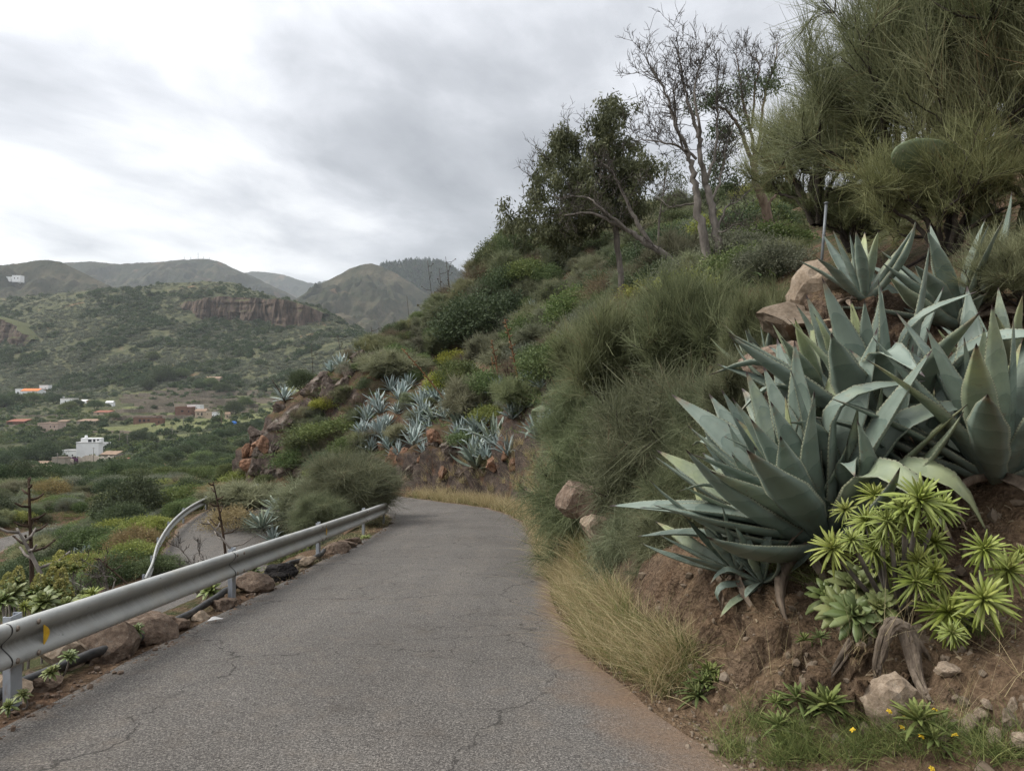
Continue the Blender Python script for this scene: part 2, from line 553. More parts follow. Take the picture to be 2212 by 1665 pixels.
def road_right(s):
    return np.interp(s, [-14, 2.5, 4, 5, 6.5, 9, 12, 30, 40, 200], [3.3, 3.05, 2.75, 2.35, 2.0, 1.9, 1.9, 1.9, 1.9, 1.9])


# ------------------------------------------------------------------ the lay of the land
CP = [at(*q) for q in [
    (1560, 1255, 5.6), (1750, 1225, 5.6), (2000, 1310, 4.7), (2212, 1310, 4.4), (2400, 1350, 4.0), (2600, 1450, 3.2),
    (1700, 760, 7.4), (1750, 650, 7.9), (2150, 760, 6.8), (2212, 1000, 5.3), (2000, 590, 9), (2212, 560, 9.5), (2500, 600, 8),
    (2212, 400, 16), (2500, 300, 16), (1850, 505, 16), (1560, 615, 18), (1400, 655, 20), (1330, 645, 30), (1700, 560, 22), (1650, 500, 32),
    (1250, 1000, 13), (1450, 900, 12), (1350, 1000, 10.5), (1600, 960, 9.5), (1500, 1150, 7.5), (1600, 1090, 7.4), (1650, 1010, 7.5), (1560, 1010, 8.8), (1900, 1030, 6.1), (1800, 1090, 6.0), (2050, 1010, 5.7), (1850, 860, 6.9), (2000, 820, 7.0), (1700, 1000, 6.7), (1200, 980, 17), (1300, 800, 18), (1150, 1025, 22),
    (1100, 1000, 26), (1130, 905, 28), (1250, 760, 27), (1000, 1002, 32), (930, 935, 36), (870, 1000, 37), (800, 965, 40), (700, 1005, 43),
    (640, 1045, 44), (760, 880, 46), (640, 950, 47), (980, 820, 42), (1100, 790, 42), (1200, 700, 42), (1040, 760, 50), (900, 780, 50),
    (1100, 545, 62), (950, 650, 60), (850, 720, 57), (700, 815, 53), (600, 905, 49), (545, 1000, 47), (528, 1050, 46), (1020, 600, 62),
    (1300, 510, 66), (1500, 490, 66), (1700, 440, 60), (2000, 380, 50), (2212, 330, 45), (2212, 450, 28), (1900, 500, 26),
    (500, 1065, 47), (470, 1065, 50), (250, 1185, 40), (100, 1200, 45), (0, 1210, 45), (-200, 1215, 45), (400, 1055, 70), (300, 1065, 80),
    (150, 1072, 75), (0, 1100, 70), (-200, 1105, 70), (560, 1075, 62)]]
CP += [Vector(q) for q in [
    (-4, 5, -2.35), (-4, 0, -1.9), (-4, 10, -2.95), (-4, 15, -3.5), (-4.2, 20, -4.0), (-5.2, 26, -4.8), (-7, 5, -5.2), (-7.5, 0, -5.0), (-6.2, 10, -5.0), (-6.0, 15, -5.4),
    (-6.0, 20, -5.5), (-7.6, 26, -5.9), (-9, 30, -6.0), (-11, 33, -6.2), (-15, 5, -9.0), (-14, 12, -8.9), (-14.0, 20, -8.5), (-16, 27, -7.9), (-17, 25, -8.3), (-17, 35, -7.3),
    (-17.0, 41, -7.0), (-20, 20, -9.4), (-25, 5, -10.8), (-45, 10, -13), (-45, 30, -11.5), (-60, 40, -13), (-60, 70, -13.5), (-20, -10, -11),
    (0.6, 0, -1.55), (2.5, 0, -1.2), (4.5, 1, -0.5), (8, 2, 1.0), (2.6, -6, -0.8), (9, -6, 2.0), (20, 0, 6), (20, -10, 6), (30, 10, 10), (32, 30, 14),
    (2, 80, 5), (-9, 74, 0), (-15, 70, -5), (-18, 64, -8), (-20, 58, -10), (-24, 54, -9.8), (20, 82, 8), (-5, 68, 5)]]
near_fit = rbf_fit([(c.x, c.y) for c in CP], np.array([c.z for c in CP]), 0.02)

TP = [-500, 0, 200, 400, 550, 700, 850, 1100, 1500]
TD = [60, 100, 200, 300, 380, 450, 550, 700, 820, 950, 1080, 1200, 1300, 1500, 1800]
TY = [[1088, 1085, 1080, 1070, 1075, 1080, 1080, 1080, 1080], [1064, 1060, 1058, 1045, 1040, 1035, 1030, 1030, 1030],
      [1047, 1045, 1040, 1020, 1005, 990, 980, 980, 980], [1025, 1022, 1015, 985, 968, 955, 950, 950, 950],
      [1000, 1000, 995, 962, 942, 935, 930, 930, 930], [965, 965, 958, 940, 925, 920, 920, 920, 920],
      [920, 920, 916, 905, 900, 895, 890, 890, 890], [878, 878, 872, 868, 862, 850, 840, 835, 835],
      [845, 840, 832, 822, 812, 790, 780, 770, 770], [785, 778, 755, 748, 745, 728, 740, 750, 750],
      [730, 722, 695, 700, 702, 692, 745, 760, 760], [690, 690, 648, 645, 650, 672, 760, 780, 780],
      [660, 662, 624, 613, 628, 700, 785, 800, 800], [640, 648, 640, 625, 650, 740, 800, 800, 800],
      [650, 650, 690, 690, 720, 790, 800, 800, 800]]
tq = [((p - CX) / 300.0, math.log(d) * 3.2, (CY - TY[i][j]) / FP * d) for i, d in enumerate(TD) for j, p in enumerate(TP)]
far_fit = rbf_fit([(a, c) for a, c, _ in tq], np.array([z for _, _, z in tq]), 0.02)


def far_z(x, y):
    x = np.asarray(x, float); y = np.maximum(np.asarray(y, float), 45)
    z = far_fit(np.clip(x / y * FP, -1700, 700) / 300.0, np.log(y) * 3.2)
    amp = np.interp(y, [60, 200, 450, 760, 900, 1200, 1900], [0.5, 1.2, 1.6, 3.0, 9, 9, 9])
    rid = 1 - 2 * np.abs(fbm(x / 130.0 + 3, y / 260.0, octv=4, seed=21))
    return z + amp * (0.7 * fbm(x / 60.0, y / 60.0, octv=5, seed=5) + 0.8 * (rid - 0.55)) 


def land(x, y, roads=True):
    """height of the ground at x, y (arrays)"""
    x = np.asarray(x, float); y = np.asarray(y, float); sh = np.broadcast(x, y).shape
    x = np.broadcast_to(x, sh).ravel().copy(); y = np.broadcast_to(y, sh).ravel().copy()
    wf = smoothstep(y, 68, 84)
    z = near_fit(x, np.minimum(y, 90))
    z = z + 0.16 * fbm(x / 1.7, y / 1.7, octv=4, seed=3) * smoothstep(y, 3, 14) + 0.5 * fbm(x / 7.0, y / 7.0, octv=3, seed=9) * smoothstep(y, 16, 34)
    if (wf > 0).any():
        k = wf > 0
        z[k] = z[k] * (1 - wf[k]) + far_z(x[k], y[k]) * wf[k]
    near = (y < 64) & (x > -50) & (x < 14)
    if roads and near.any():
        Q = np.column_stack([x[near], y[near]]); zz = z[near]
        for P, Zp, own in ((lane_xy, lane_z, True), (track_xy, track_z, False)):
            i, d = nearest(P, Q)
            s = lane_s[i] if own else np.zeros(len(i)) + 60
            wr = (road_right(s) + np.interp(s, [3, 6, 14, 22, 30], [0.12, 0.25, 0.25, 0.7, 0.9])) if own else np.full(len(i), 2.0)
            wl = np.full(len(i), 2.45)
            br = np.interp(s, [-5, 3, 5, 7, 12, 20, 26, 36, 42, 60], [1.6, 1.5, 0.75, 0.65, 0.8, 0.7, 0.6, 0.7, 1.4, 1.6])
            bl = np.interp(s, [0, 30, 40, 50], [1.3, 1.3, 1.6, 1.0])
            w = np.where(d > 0, wr, wl); bw = np.where(d > 0, br, bl)
            t = smoothstep((np.abs(d) - w) / bw)
            zz = Zp[i] - 0.035 + (zz - Zp[i] + 0.035) * t
        z[near] = zz
    return z.reshape(sh)


def gz(x, y):
    return float(land(np.array([x]), np.array([y]))[0])

land_exact = land


# near hillside sheet: a fine grid where the camera stands, coarser away from it
gx = np.concatenate([np.arange(-80, -20, 0.9), np.arange(-20, -6, 0.32), np.arange(-6, 0.2, 0.11), np.arange(0.2, 4.2, 0.036), np.arange(4.2, 7, 0.1), np.arange(7, 14, 0.25), np.arange(14, 40, 0.7)])
gy = np.concatenate([np.arange(-14, 2, 0.8), np.arange(2, 2.6, 0.1), np.arange(2.6, 8.2, 0.04), np.arange(8.2, 12, 0.1), np.arange(12, 26, 0.2), np.arange(26, 60, 0.34), np.arange(60, 84.6, 0.7)])
GX, GY = np.meshgrid(gx, gy, indexing='ij')
GZ = land(GX, GY)

def land(x, y, roads=True):
    """the same from the finished grid where it reaches"""
    x = np.asarray(x, float); y = np.asarray(y, float); sh = np.broadcast(x, y).shape
    x = np.broadcast_to(x, sh).ravel(); y = np.broadcast_to(y, sh).ravel()
    k = (x > gx[0]) & (x < gx[-1]) & (y > gy[0]) & (y < gy[-1])
    z = np.empty(len(x))
    if k.any():
        i = np.searchsorted(gx, x[k]) - 1; j = np.searchsorted(gy, y[k]) - 1
        u = (x[k] - gx[i]) / (gx[i + 1] - gx[i]); v = (y[k] - gy[j]) / (gy[j + 1] - gy[j])
        z[k] = (GZ[i, j] * (1 - u) + GZ[i + 1, j] * u) * (1 - v) + (GZ[i, j + 1] * (1 - u) + GZ[i + 1, j + 1] * u) * v
    if (~k).any(): z[~k] = land_exact(x[~k], y[~k], roads)
    return z.reshape(sh)
dzx = np.gradient(GZ, axis=0) / np.gradient(GX, axis=0); dzy = np.gradient(GZ, axis=1) / np.gradient(GY, axis=1)
NL = np.sqrt(dzx ** 2 + dzy ** 2 + 1)
NX, NY, NZ = -dzx / NL, -dzy / NL, 1 / NL
ii, dd = nearest(lane_xy, np.column_stack([GX.ravel(), GY.ravel()]))
dd = np.abs(dd).reshape(GX.shape)
i3, d3 = nearest(track_xy, np.column_stack([GX.ravel(), GY.ravel()])); d3 = np.abs(d3).reshape(GX.shape)
off = smoothstep(np.minimum(dd, d3 + 0.3), 2.5, 3.3)
steep = smoothstep(1 - NZ, 0.18, 0.5)
craggy = smoothstep(GY, 24, 32)
lump = fbm(GX * 1.3, GY * 1.3, GZ * 1.3, 4, 31)
crag = np.abs(fbm(GX * 0.55, GY * 0.55, GZ * 0.8, 4, 41)) * 2 - 0.45
fine_l = fbm(GX * 6, GY * 6, GZ * 6, 3, 51)
crumb = np.abs(fbm(GX * 3.2, GY * 3.2, GZ * 3.2, 5, 55, 0.6)) * 2 - 0.4
crumb2 = np.abs(fbm(GX * 9, GY * 9, GZ * 9, 3, 57)) * 2 - 0.4
bank = smoothstep(GY, 11, 7.5) * smoothstep(GX, 0.4, 1.2)
D = off * (bank * (crumb * (0.06 + 0.22 * steep) + crumb2 * (0.03 + 0.05 * steep)) + lump * (0.07 + 0.16 * steep) + fine_l * (0.015 + 0.035 * steep) * smoothstep(GY, 40, 12) + crag * craggy * (0.15 + 0.85 * steep))
VX, VY, VZ = GX + NX * D, GY + NY * D, GZ + NZ * D
GZ = GZ + D / np.maximum(NZ, 0.45)
near_m = smoothstep(GY, 10, 6) * smoothstep(GX, 0, 1)
green_m = smoothstep(GY, 6, 12) * np.where(GX < -3.5, 1, 1)
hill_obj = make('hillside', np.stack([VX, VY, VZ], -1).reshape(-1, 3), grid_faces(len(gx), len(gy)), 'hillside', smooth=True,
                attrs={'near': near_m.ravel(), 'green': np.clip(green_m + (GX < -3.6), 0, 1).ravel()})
tag(hill_obj, 'brown earth and rock hillside above and below the lane', kind='structure')


def road_mesh(name, P, Zp, left, right, mat, edge_from, label, cross=15):
    T = np.gradient(P, axis=0); T /= np.linalg.norm(T, axis=1, keepdims=True)
    Nn = np.column_stack([T[:, 1], -T[:, 0]])
    n = len(P)
    lft = left + 0.07 * fbm(np.arange(n) * 0.16, np.zeros(n), octv=3, seed=61)
    rgt = right + 0.10 * fbm(np.arange(n) * 0.16, np.ones(n) * 7, octv=3, seed=62)
    u = np.linspace(0, 1, cross)
    o = -lft[:, None] * (1 - u) + rgt[:, None] * u
    X = P[:, 0][:, None] + Nn[:, 0][:, None] * o; Y = P[:, 1][:, None] + Nn[:, 1][:, None] * o
    Z = Zp[:, None] + 0.012 - 0.03 * (2 * u - 1)[None] ** 4 + 0.012 * fbm(X / 1.5, Y / 1.5, octv=3, seed=63)
    ef = np.interp(np.arange(n), *edge_from)[:, None]
    e = smoothstep((rgt[:, None] - o) / ef, 1.0, 0.0) + 0.30 * smoothstep(lft[:, None] + o, 0.7, 0)
    V = np.stack([X, Y, Z], -1).reshape(-1, 3)
    o_ = make(name, V, grid_faces(n, cross)[:, ::-1], mat, smooth=True, attrs={'edge': e.ravel()})
    return tag(o_, label, kind='structure')

lane = road_mesh('road', lane_xy, lane_z, np.full(len(lane_xy), 1.95), road_right(lane_s), 'asphalt', (np.interp([2, 5, 8, 12], lane_s[:300], np.arange(300)), [1.5, .85, .4, .3]),
                 'narrow grey asphalt lane running downhill and turning left')
track = road_mesh('road', track_xy, track_z, np.full(len(track_xy), 1.3), np.full(len(track_xy), 1.3), 'asphalt', ([0, 1], [.4, .4]),
                  'lower stretch of grey asphalt road at the left edge')

# valley with the table hill
fp = np.concatenate([np.arange(-900, -60, 14), np.arange(-60, 960, 3.3), np.arange(960, 1500, 14)])
fd = np.exp(np.linspace(math.log(84.0), math.log(1850), 400))
FX = ((fp - CX) / FP)[:, None] * fd[None]; FY = np.broadcast_to(fd[None], FX.shape)
FZ = land(FX, FY, roads=False)
# terraces on the lower valley slope
def terrace(x, y, z):
    pxx = x / y * FP + CX
    m = smoothstep(y, 470, 520) * smoothstep(y, 800, 730) * smoothstep(pxx, 150, 260)
    st = 2.6
    q = z / st + 0.25 * fbm(x / 90, y / 90, octv=2, seed=71)
    f = q - np.floor(q)
    zt = z + st * (np.floor(q) + smoothstep(f, 0.78, 1.0) - q) 
    return z * (1 - 0.9 * m) + zt * 0.9 * m
FZ = terrace(FX, FY, FZ)
FPX = FX / FY * FP + CX
FIELD_M = smoothstep(FY, 400, 480) * smoothstep(FY, 800, 720) * smoothstep(fbm(FX / 55, FY / 30, octv=2, seed=73), -.1, .15) * smoothstep(FPX, 100, 240)
valley = make('valley', np.stack([FX, FY, FZ], -1).reshape(-1, 3), grid_faces(len(fp), len(fd)), 'valley', smooth=True, attrs={'field': FIELD_M.ravel()})
tag(valley, 'scrub covered valley floor, terraces and table hill', kind='structure')


# band of cliffs under the table hill's rim
def sight_depth(px, py, lo=860, hi=1400):
    ds = np.linspace(lo, hi, 700)
    z = land((px - CX) / FP * ds, ds, roads=False)
    pyy = CY - z / ds * FP
    pyy = np.minimum.accumulate(pyy)
    k = np.argmax(pyy <= py)
    return ds[k] if pyy[k] <= py else hi

def cliff_band(name, top, bot, mat, label, seed, step=1.6, rows=26):
    px = np.arange(top[0][0], top[-1][0], step)
    pt = np.interp(px, *zip(*top)) + 4 * fbm(px / 30, 0 * px, octv=4, seed=seed)
    pb = np.interp(px, *zip(*bot)) + 5 * fbm(px / 25, 0 * px + 5, octv=4, seed=seed + 1)
    db = np.array([sight_depth(a, c + 3) for a, c in zip(px, pb)])
    db = np.convolve(np.pad(db, 4, mode='edge'), np.ones(9) / 9, 'valid') - 4
    zb = (CY - pb) / FP * db - 4
    zt = np.maximum((CY - pt) / FP * db, zb + 5)
    X = []; nr = rows
    for k in range(nr + 6):
        t = min(k / nr, 1.0)
        back = max(0, k - nr)
        y = db + 10 * t ** 1.5 + back * 14
        x = (px - CX) / FP * db
        z = zb + (zt - zb) * t + back * 1.1
        buttress = np.abs(fbm(x / 26, z * 0 + 1, z / 90, 4, seed + 3)) * 22 + np.abs(fbm(x / 7, z / 40, octv=3, seed=seed + 4)) * 7
        ledge = 2.2 * fbm(x / 60, z / 5.0, octv=3, seed=seed + 6)
        y = y + (buttress - 5 + ledge) * (1 if back == 0 else max(0, 1 - back / 3))
        if back: z = z - back ** 2 * 0.35
        X.append(np.stack([x, y, z], -1))
    V = np.stack(X, 1)
    o = make(name, V.reshape(-1, 3), grid_faces(len(px), nr + 6)[:, ::1], mat, smooth=False)
    return tag(o, label, kind='structure')

cliff_band('cliff', [(385, 652), (420, 646), (470, 638), (550, 640), (620, 648), (665, 660), (694, 676)],
           [(385, 656), (410, 672), (450, 688), (500, 684), (560, 692), (600, 706), (640, 700), (680, 694), (694, 690)], 'cliff_rock',
           'reddish brown rock cliff band below the flat hilltop', 101)
cliff_band('cliff', [(-60, 676), (0, 690), (30, 712), (60, 735)], [(-60, 730), (0, 738), (40, 742), (60, 745)], 'cliff_rock',
           'grey brown rock face on the slope at the left edge of the picture', 131)


def mountain(name, crest, depth, length, base_py, label, seed, mat='mountain', gully=1.0, step=2.5, rows=90):
    px = np.arange(crest[0][0], crest[-1][0] + .1, step)
    xs = np.array(crest, float)
    py = np.interp(px, xs[:, 0], xs[:, 1])
    py = np.convolve(np.pad(py, 5, mode='edge'), np.hanning(11) / np.hanning(11).sum(), 'valid')
    zc = (CY - py) / FP * depth
    X = (px - CX) / FP * depth
    V = []
    for r in range(rows + 14):
        t = (r - 14) / (rows - 1)
        y = depth - t * length
        x = X * (1 - 0.3 * t * length / depth) if t > 0 else X
        zbase = (CY - base_py) / FP * (depth - length)
        if t >= 0:
            z = zc + (zbase - zc) * (t ** 0.85)
            fade = np.clip(t * 9, 0, 1)
        else:
            z = zc + t * length * 0.45
            fade = np.clip(-t * 6, 0, 1)
        H = depth * 0.042 * gully
        rid = np.abs(fbm(x / (depth * 0.075) + t * 0.6, np.full_like(x, y) / (depth * 0.16), octv=5, seed=seed))
        z = z - H * fade * (rid * 2.2 - 0.35) + fade * depth * 0.006 * fbm(x / (depth * .02), np.full_like(x, y) / (depth * .02), octv=4, seed=seed + 3)
        z = z + depth * 0.0009 * fbm(x / (depth * .006), np.full_like(x, y) / (depth * .006), octv=3, seed=seed + 4)
        V.append(np.stack([x, np.full_like(x, y), z], -1))
    V = np.stack(V, 1)
    o = make(name, V.reshape(-1, 3), grid_faces(len(px), rows + 14)[:, ::-1], mat, smooth=True)
    return tag(o, label, kind='structure')

mountain('hill', [(-500, 590), (-250, 575), (0, 573), (40, 569), (75, 563), (105, 561), (135, 567), (170, 585), (210, 604), (250, 624), (300, 660), (360, 710)], 2300, 900, 800,
         'yellowish green rounded hill at the left edge', 201)
mountain('mountain', [(60, 600), (130, 568), (190, 565), (225, 567), (255, 571), (300, 568), (345, 566), (385, 562), (430, 559), (455, 560), (480, 567), (505, 580), (540, 594),
                      (580, 614), (620, 632), (680, 668), (740, 700)], 3900, 1500, 780, 'long grey green mountain ridge behind the table hill', 211)
mountain('mountain', [(430, 610), (520, 590), (548, 586), (580, 589), (610, 593), (640, 603), (665, 610), (685, 614), (700, 607), (730, 602), (770, 605), (840, 620)], 6300, 1900, 720,
         'palest hazy far mountain seen in the gap between two ridges', 221)
mountain('mountain', [(560, 690), (640, 645), (680, 620), (720, 600), (755, 581), (780, 572), (800, 569), (820, 574), (850, 588), (880, 606), (930, 640), (1000, 690), (1080, 740)], 2600, 1000, 800,
         'brown green pointed mountain behind the right end of the valley', 231)
mountain('mountain', [(700, 640), (770, 600), (810, 576), (850, 572), (880, 567), (915, 565), (945, 566), (975, 580), (1020, 606), (1100, 650), (1250, 700)], 3300, 1200, 780,
         'dark forested mountain crest to the right of the pointed one', 241, gully=0.8)

# ------------------------------------------------------------------ plant and object materials
def leafy(name, lo, mid, hi, trans=0.25, rough=0.65, spec=0.2, hue=0.12, extra=None):
    def f(b):
        r = b.attr('rnd')
        oi = b.n('ShaderNodeObjectInfo').outputs['Random']
        c = b.ramp(r, [(0.0, lo), (0.5, mid), (1.0, hi)])
        if extra is not None:
            c = b.mix(b.math('GREATER_THAN', r, extra[0]), c, extra[1])
        hs = b.n('ShaderNodeHueSaturation')
        b.put(hs.inputs['Hue'], b.maprange(oi, 0, 1, 0.5 - hue * 0.16, 0.5 + hue * 0.16))
        b.put(hs.inputs['Value'], b.maprange(b.math('FRACT', b.math('MULTIPLY', oi, 7.31)), 0, 1, 1 - hue * 1.6, 1 + hue * 1.6))
        b.put(hs.inputs['Saturation'], b.maprange(b.math('FRACT', b.math('MULTIPLY', oi, 3.77)), 0, 1, 1 - hue, 1 + hue * 0.6))
        b.put(hs.inputs['Color'], c)
        c = hs.outputs[0]
        s = b.principled(c, rough, spec=spec)
        t = b.n('ShaderNodeBsdfTranslucent'); b.put(t.inputs[0], c)
        mx = b.n('ShaderNodeMixShader'); mx.inputs[0].default_value = trans
        b.link(s, mx.inputs[1]); b.link(t.outputs[0], mx.inputs[2])
        return mx.outputs[0]
    return material(name, f)

leafy('leaf_dark', (0.034, 0.052, 0.024), (0.065, 0.090, 0.040), (0.115, 0.145, 0.068))
leafy('leaf_mid', (0.055, 0.080, 0.030), (0.108, 0.142, 0.052), (0.180, 0.212, 0.084))
leafy('leaf_grey', (0.088, 0.100, 0.064), (0.148, 0.162, 0.106), (0.240, 0.250, 0.175))
leafy('leaf_lime', (0.115, 0.135, 0.030), (0.20, 0.22, 0.050), (0.32, 0.32, 0.085))
leafy('leaf_euca', (0.050, 0.062, 0.028), (0.100, 0.115, 0.055), (0.185, 0.198, 0.102))
leafy('leaf_dry', (0.10, 0.075, 0.045), (0.17, 0.135, 0.085), (0.27, 0.215, 0.135))
leafy('leaf_rust', (0.11, 0.085, 0.035), (0.20, 0.15, 0.06), (0.31, 0.235, 0.10))
leafy('broom_green', (0.066, 0.080, 0.040), (0.150, 0.170, 0.088), (0.300, 0.322, 0.180), 0.35, extra=(0.965, (0.22, 0.16, 0.085)))
leafy('broom_olive', (0.075, 0.081, 0.038), (0.180, 0.187, 0.090), (0.340, 0.340, 0.185), 0.35, extra=(0.95, (0.19, 0.125, 0.06)))
leafy('broom_far', (0.090, 0.100, 0.056), (0.170, 0.180, 0.100), (0.285, 0.290, 0.170), 0.35, hue=0.22)
leafy('grass_dry', (0.23, 0.180, 0.090), (0.40, 0.325, 0.175), (0.56, 0.475, 0.285), 0.35, hue=0.0)
leafy('grass_green', (0.060, 0.085, 0.024), (0.130, 0.160, 0.050), (0.250, 0.265, 0.095), 0.3, hue=0.0)
leafy('weed_green', (0.065, 0.092, 0.026), (0.150, 0.185, 0.060), (0.28, 0.31, 0.11), 0.25, hue=0.08)
leafy('rosette_green', (0.135, 0.170, 0.030), (0.235, 0.280, 0.052), (0.40, 0.43, 0.13), 0.2, 0.45, 0.4, hue=0.05)
leafy('aeonium_green', (0.085, 0.115, 0.030), (0.150, 0.185, 0.058), (0.24, 0.26, 0.10), 0.15, 0.45, 0.4, hue=0.1)
leafy('flower_yellow', (0.55, 0.36, 0.02), (0.68, 0.47, 0.03), (0.78, 0.60, 0.09), 0.2, hue=0.0)
leafy('bloom_yellow', (0.17, 0.17, 0.055), (0.29, 0.28, 0.085), (0.44, 0.41, 0.15), 0.2, hue=0.05)
leafy('leaf_purple', (0.06, 0.02, 0.05), (0.10, 0.03, 0.085), (0.16, 0.05, 0.13), 0.2, hue=0.0)
leafy('agave_blue', (0.165, 0.215, 0.200), (0.270, 0.330, 0.310), (0.42, 0.48, 0.455), 0.05, 0.5, 0.35, hue=0.12)


def bark(name, lo, hi, sc=9.0):
    def f(b):
        p = b.coord('Object')
        st = b.scalevec(p, (1, 1, 0.18))
        n = b.noise(sc, 5, 0.65, st)
        c = b.ramp(n, [(0.3, lo), (0.7, hi)])
        c = b.mix(b.maprange(b.noise(2.2, 3, 0.6, p), 0.5, 0.68, 0, 0.5), c, tuple(x * 0.55 for x in lo))
        return b.principled(c, 0.9, normal=b.bump(n, 0.7, 0.02), spec=0.15)
    return material(name, f)

bark('bark_grey', (0.095, 0.083, 0.072), (0.27, 0.24, 0.21))
bark('bark_brown', (0.095, 0.066, 0.048), (0.24, 0.18, 0.135))
bark('bark_dark', (0.024, 0.020, 0.017), (0.075, 0.062, 0.050))
bark('twig_grey', (0.040, 0.035, 0.030), (0.125, 0.108, 0.092), 14)
bark('stalk_dark', (0.022, 0.017, 0.013), (0.085, 0.055, 0.036), 12)
bark('stalk_rust', (0.06, 0.035, 0.02), (0.24, 0.125, 0.06), 12)
bark('dead_wood', (0.050, 0.037, 0.027), (0.235, 0.19, 0.145), 22)
bark('dead_leaf', (0.07, 0.052, 0.040), (0.25, 0.195, 0.145), 8)


def m_agave(b):
    t, w = b.attr('along'), b.attr('across')
    p = b.coord('Object')
    oi = b.n('ShaderNodeObjectInfo').outputs['Random']
    n = b.noise(7, 4, 0.6, p)
    nf = b.noise(45, 4, 0.65, p)
    c = b.ramp(n, [(0.25, (0.100, 0.132, 0.108)), (0.5, (0.138, 0.178, 0.144)), (0.75, (0.190, 0.232, 0.190))])
    w2 = b.math('POWER', b.math('ABSOLUTE', w), 2.0)
    # bud imprints: broad crescents pressed into the leaf, each edge brighter then darker
    ph = b.math('ADD', b.math('MULTIPLY', b.math('ADD', t, b.math('MULTIPLY', w2, 0.07)), b.maprange(oi, 0, 1, 5.0, 8.0)),
                b.math('ADD', b.math('MULTIPLY', oi, 9.0), b.math('MULTIPLY', n, 0.5)))
    fr = b.math('FRACT', ph)
    c = b.mix(b.math('MULTIPLY', b.maprange(fr, 0.0, 0.9, 0.75, 0.0), 0.5), c, (0.255, 0.295, 0.245))
    c = b.mix(b.math('MULTIPLY', b.maprange(fr, 0.93, 0.99, 0, 1), 0.4), c, (0.085, 0.125, 0.108))
    # yellowing towards tip and margin on some leaves
    old = b.maprange(b.math('ADD', oi, b.math('MULTIPLY', b.math('SUBTRACT', n, 0.5), 0.6)), 0.62, 1.05)
    c = b.mix(b.math('MULTIPLY', old, b.maprange(t, 0.2, 0.95)), c, (0.32, 0.345, 0.16))
    edge = b.maprange(b.math('ADD', b.math('ABSOLUTE', w), b.math('MULTIPLY', b.math('SUBTRACT', nf, 0.5), 0.12)), 0.88, 0.97)
    c = b.mix(b.math('MULTIPLY', edge, 0.7), c, (0.335, 0.345, 0.225))
    teeth = b.math('MULTIPLY', b.math('GREATER_THAN', b.math('ABSOLUTE', w), 0.95), b.math('LESS_THAN', b.math('FRACT', b.math('MULTIPLY', t, 42)), 0.25))
    c = b.mix(teeth, c, (0.05, 0.035, 0.03))
    dry = b.math('MULTIPLY', b.maprange(b.math('ADD', t, b.math('MULTIPLY', b.math('SUBTRACT', b.noise(11, 4, 0.7, p), 0.5), 0.5)), 0.88, 1.02), b.math('GREATER_THAN', b.math('FRACT', b.math('MULTIPLY', oi, 5.3)), 0.45))
    c = b.mix(b.math('MULTIPLY', dry, 0.85), c, (0.19, 0.135, 0.085))
    dirt = b.maprange(b.math('SUBTRACT', b.noise(4, 5, 0.7, p), b.math('MULTIPLY', t, 0.35)), 0.38, 0.6)
    c = b.mix(b.math('MULTIPLY', dirt, 0.45), c, (0.105, 0.088, 0.062))
    spot = b.maprange(b.noise(16, 3, 0.75, p), 0.63, 0.72)
    c = b.mix(b.math('MULTIPLY', spot, 0.55), c, (0.16, 0.125, 0.085))
    c = b.mix(b.maprange(t, 0.955, 0.975), c, (0.045, 0.03, 0.028))
    return b.principled(c, b.maprange(n, 0.3, 0.7, 0.42, 0.62), normal=b.bump(b.math('ADD', b.math('MULTIPLY', n, 0.5), b.math('MULTIPLY', nf, 0.15)), 0.35, 0.02), spec=0.38)
material('agave', m_agave)


def m_pad(b):
    p = b.coord('Object')
    n = b.noise(6, 4, 0.6, p)
    c = b.ramp(n, [(0.3, (0.080, 0.108, 0.056)), (0.7, (0.165, 0.195, 0.108))])
    v = b.voro(15, 'F1', p)
    c = b.mix(b.maprange(v, 0.10, 0.2, 1, 0), c, (0.28, 0.27, 0.19))
    c = b.mix(b.maprange(v, 0.03, 0.08, 1, 0), c, (0.10, 0.07, 0.05))
    c = b.mix(b.maprange(b.noise(2.6, 3, 0.6, p), 0.52, 0.66, 0, 0.7), c, (0.25, 0.225, 0.165))
    return b.principled(c, 0.6, normal=b.bump(b.math('SUBTRACT', n, v), 0.3, 0.02), spec=0.3)
material('cactus_pad', m_pad)


def rocky(name, lo, mid, hi, sc=3.0, lich=0.35, rust=0.0, bd=0.06):
    def f(b):
        p = b.coord('Object')
        oi = b.n('ShaderNodeObjectInfo').outputs['Random']
        n = b.noise(sc, 7, 0.68, p)
        n2 = b.noise(sc * 6, 5, 0.7, p)
        c = b.ramp(n, [(0.28, lo), (0.5, mid), (0.74, hi)])
        c = b.mix(b.maprange(n2, 0.45, 0.7, 0, 0.5), c, tuple(x * 0.5 for x in lo))
        c = b.mix(b.maprange(b.noise(sc * 1.7, 4, 0.65, p), 0.55, 0.68, 0, lich), c, (0.30, 0.285, 0.245))
        if rust: c = b.mix(b.maprange(b.noise(sc * 0.6, 3, 0.6, p), 0.45, 0.6, 0, rust), c, (0.175, 0.094, 0.058))
        hs = b.n('ShaderNodeHueSaturation'); b.put(hs.inputs['Color'], c)
        b.put(hs.inputs['Value'], b.maprange(oi, 0, 1, 0.72, 1.28))
        h = b.math('ADD', n, b.math('MULTIPLY', n2, 0.3))
        return b.principled(hs.outputs[0], 0.95, normal=b.bump(h, 0.8, bd), spec=0.12)
    return material(name, f)

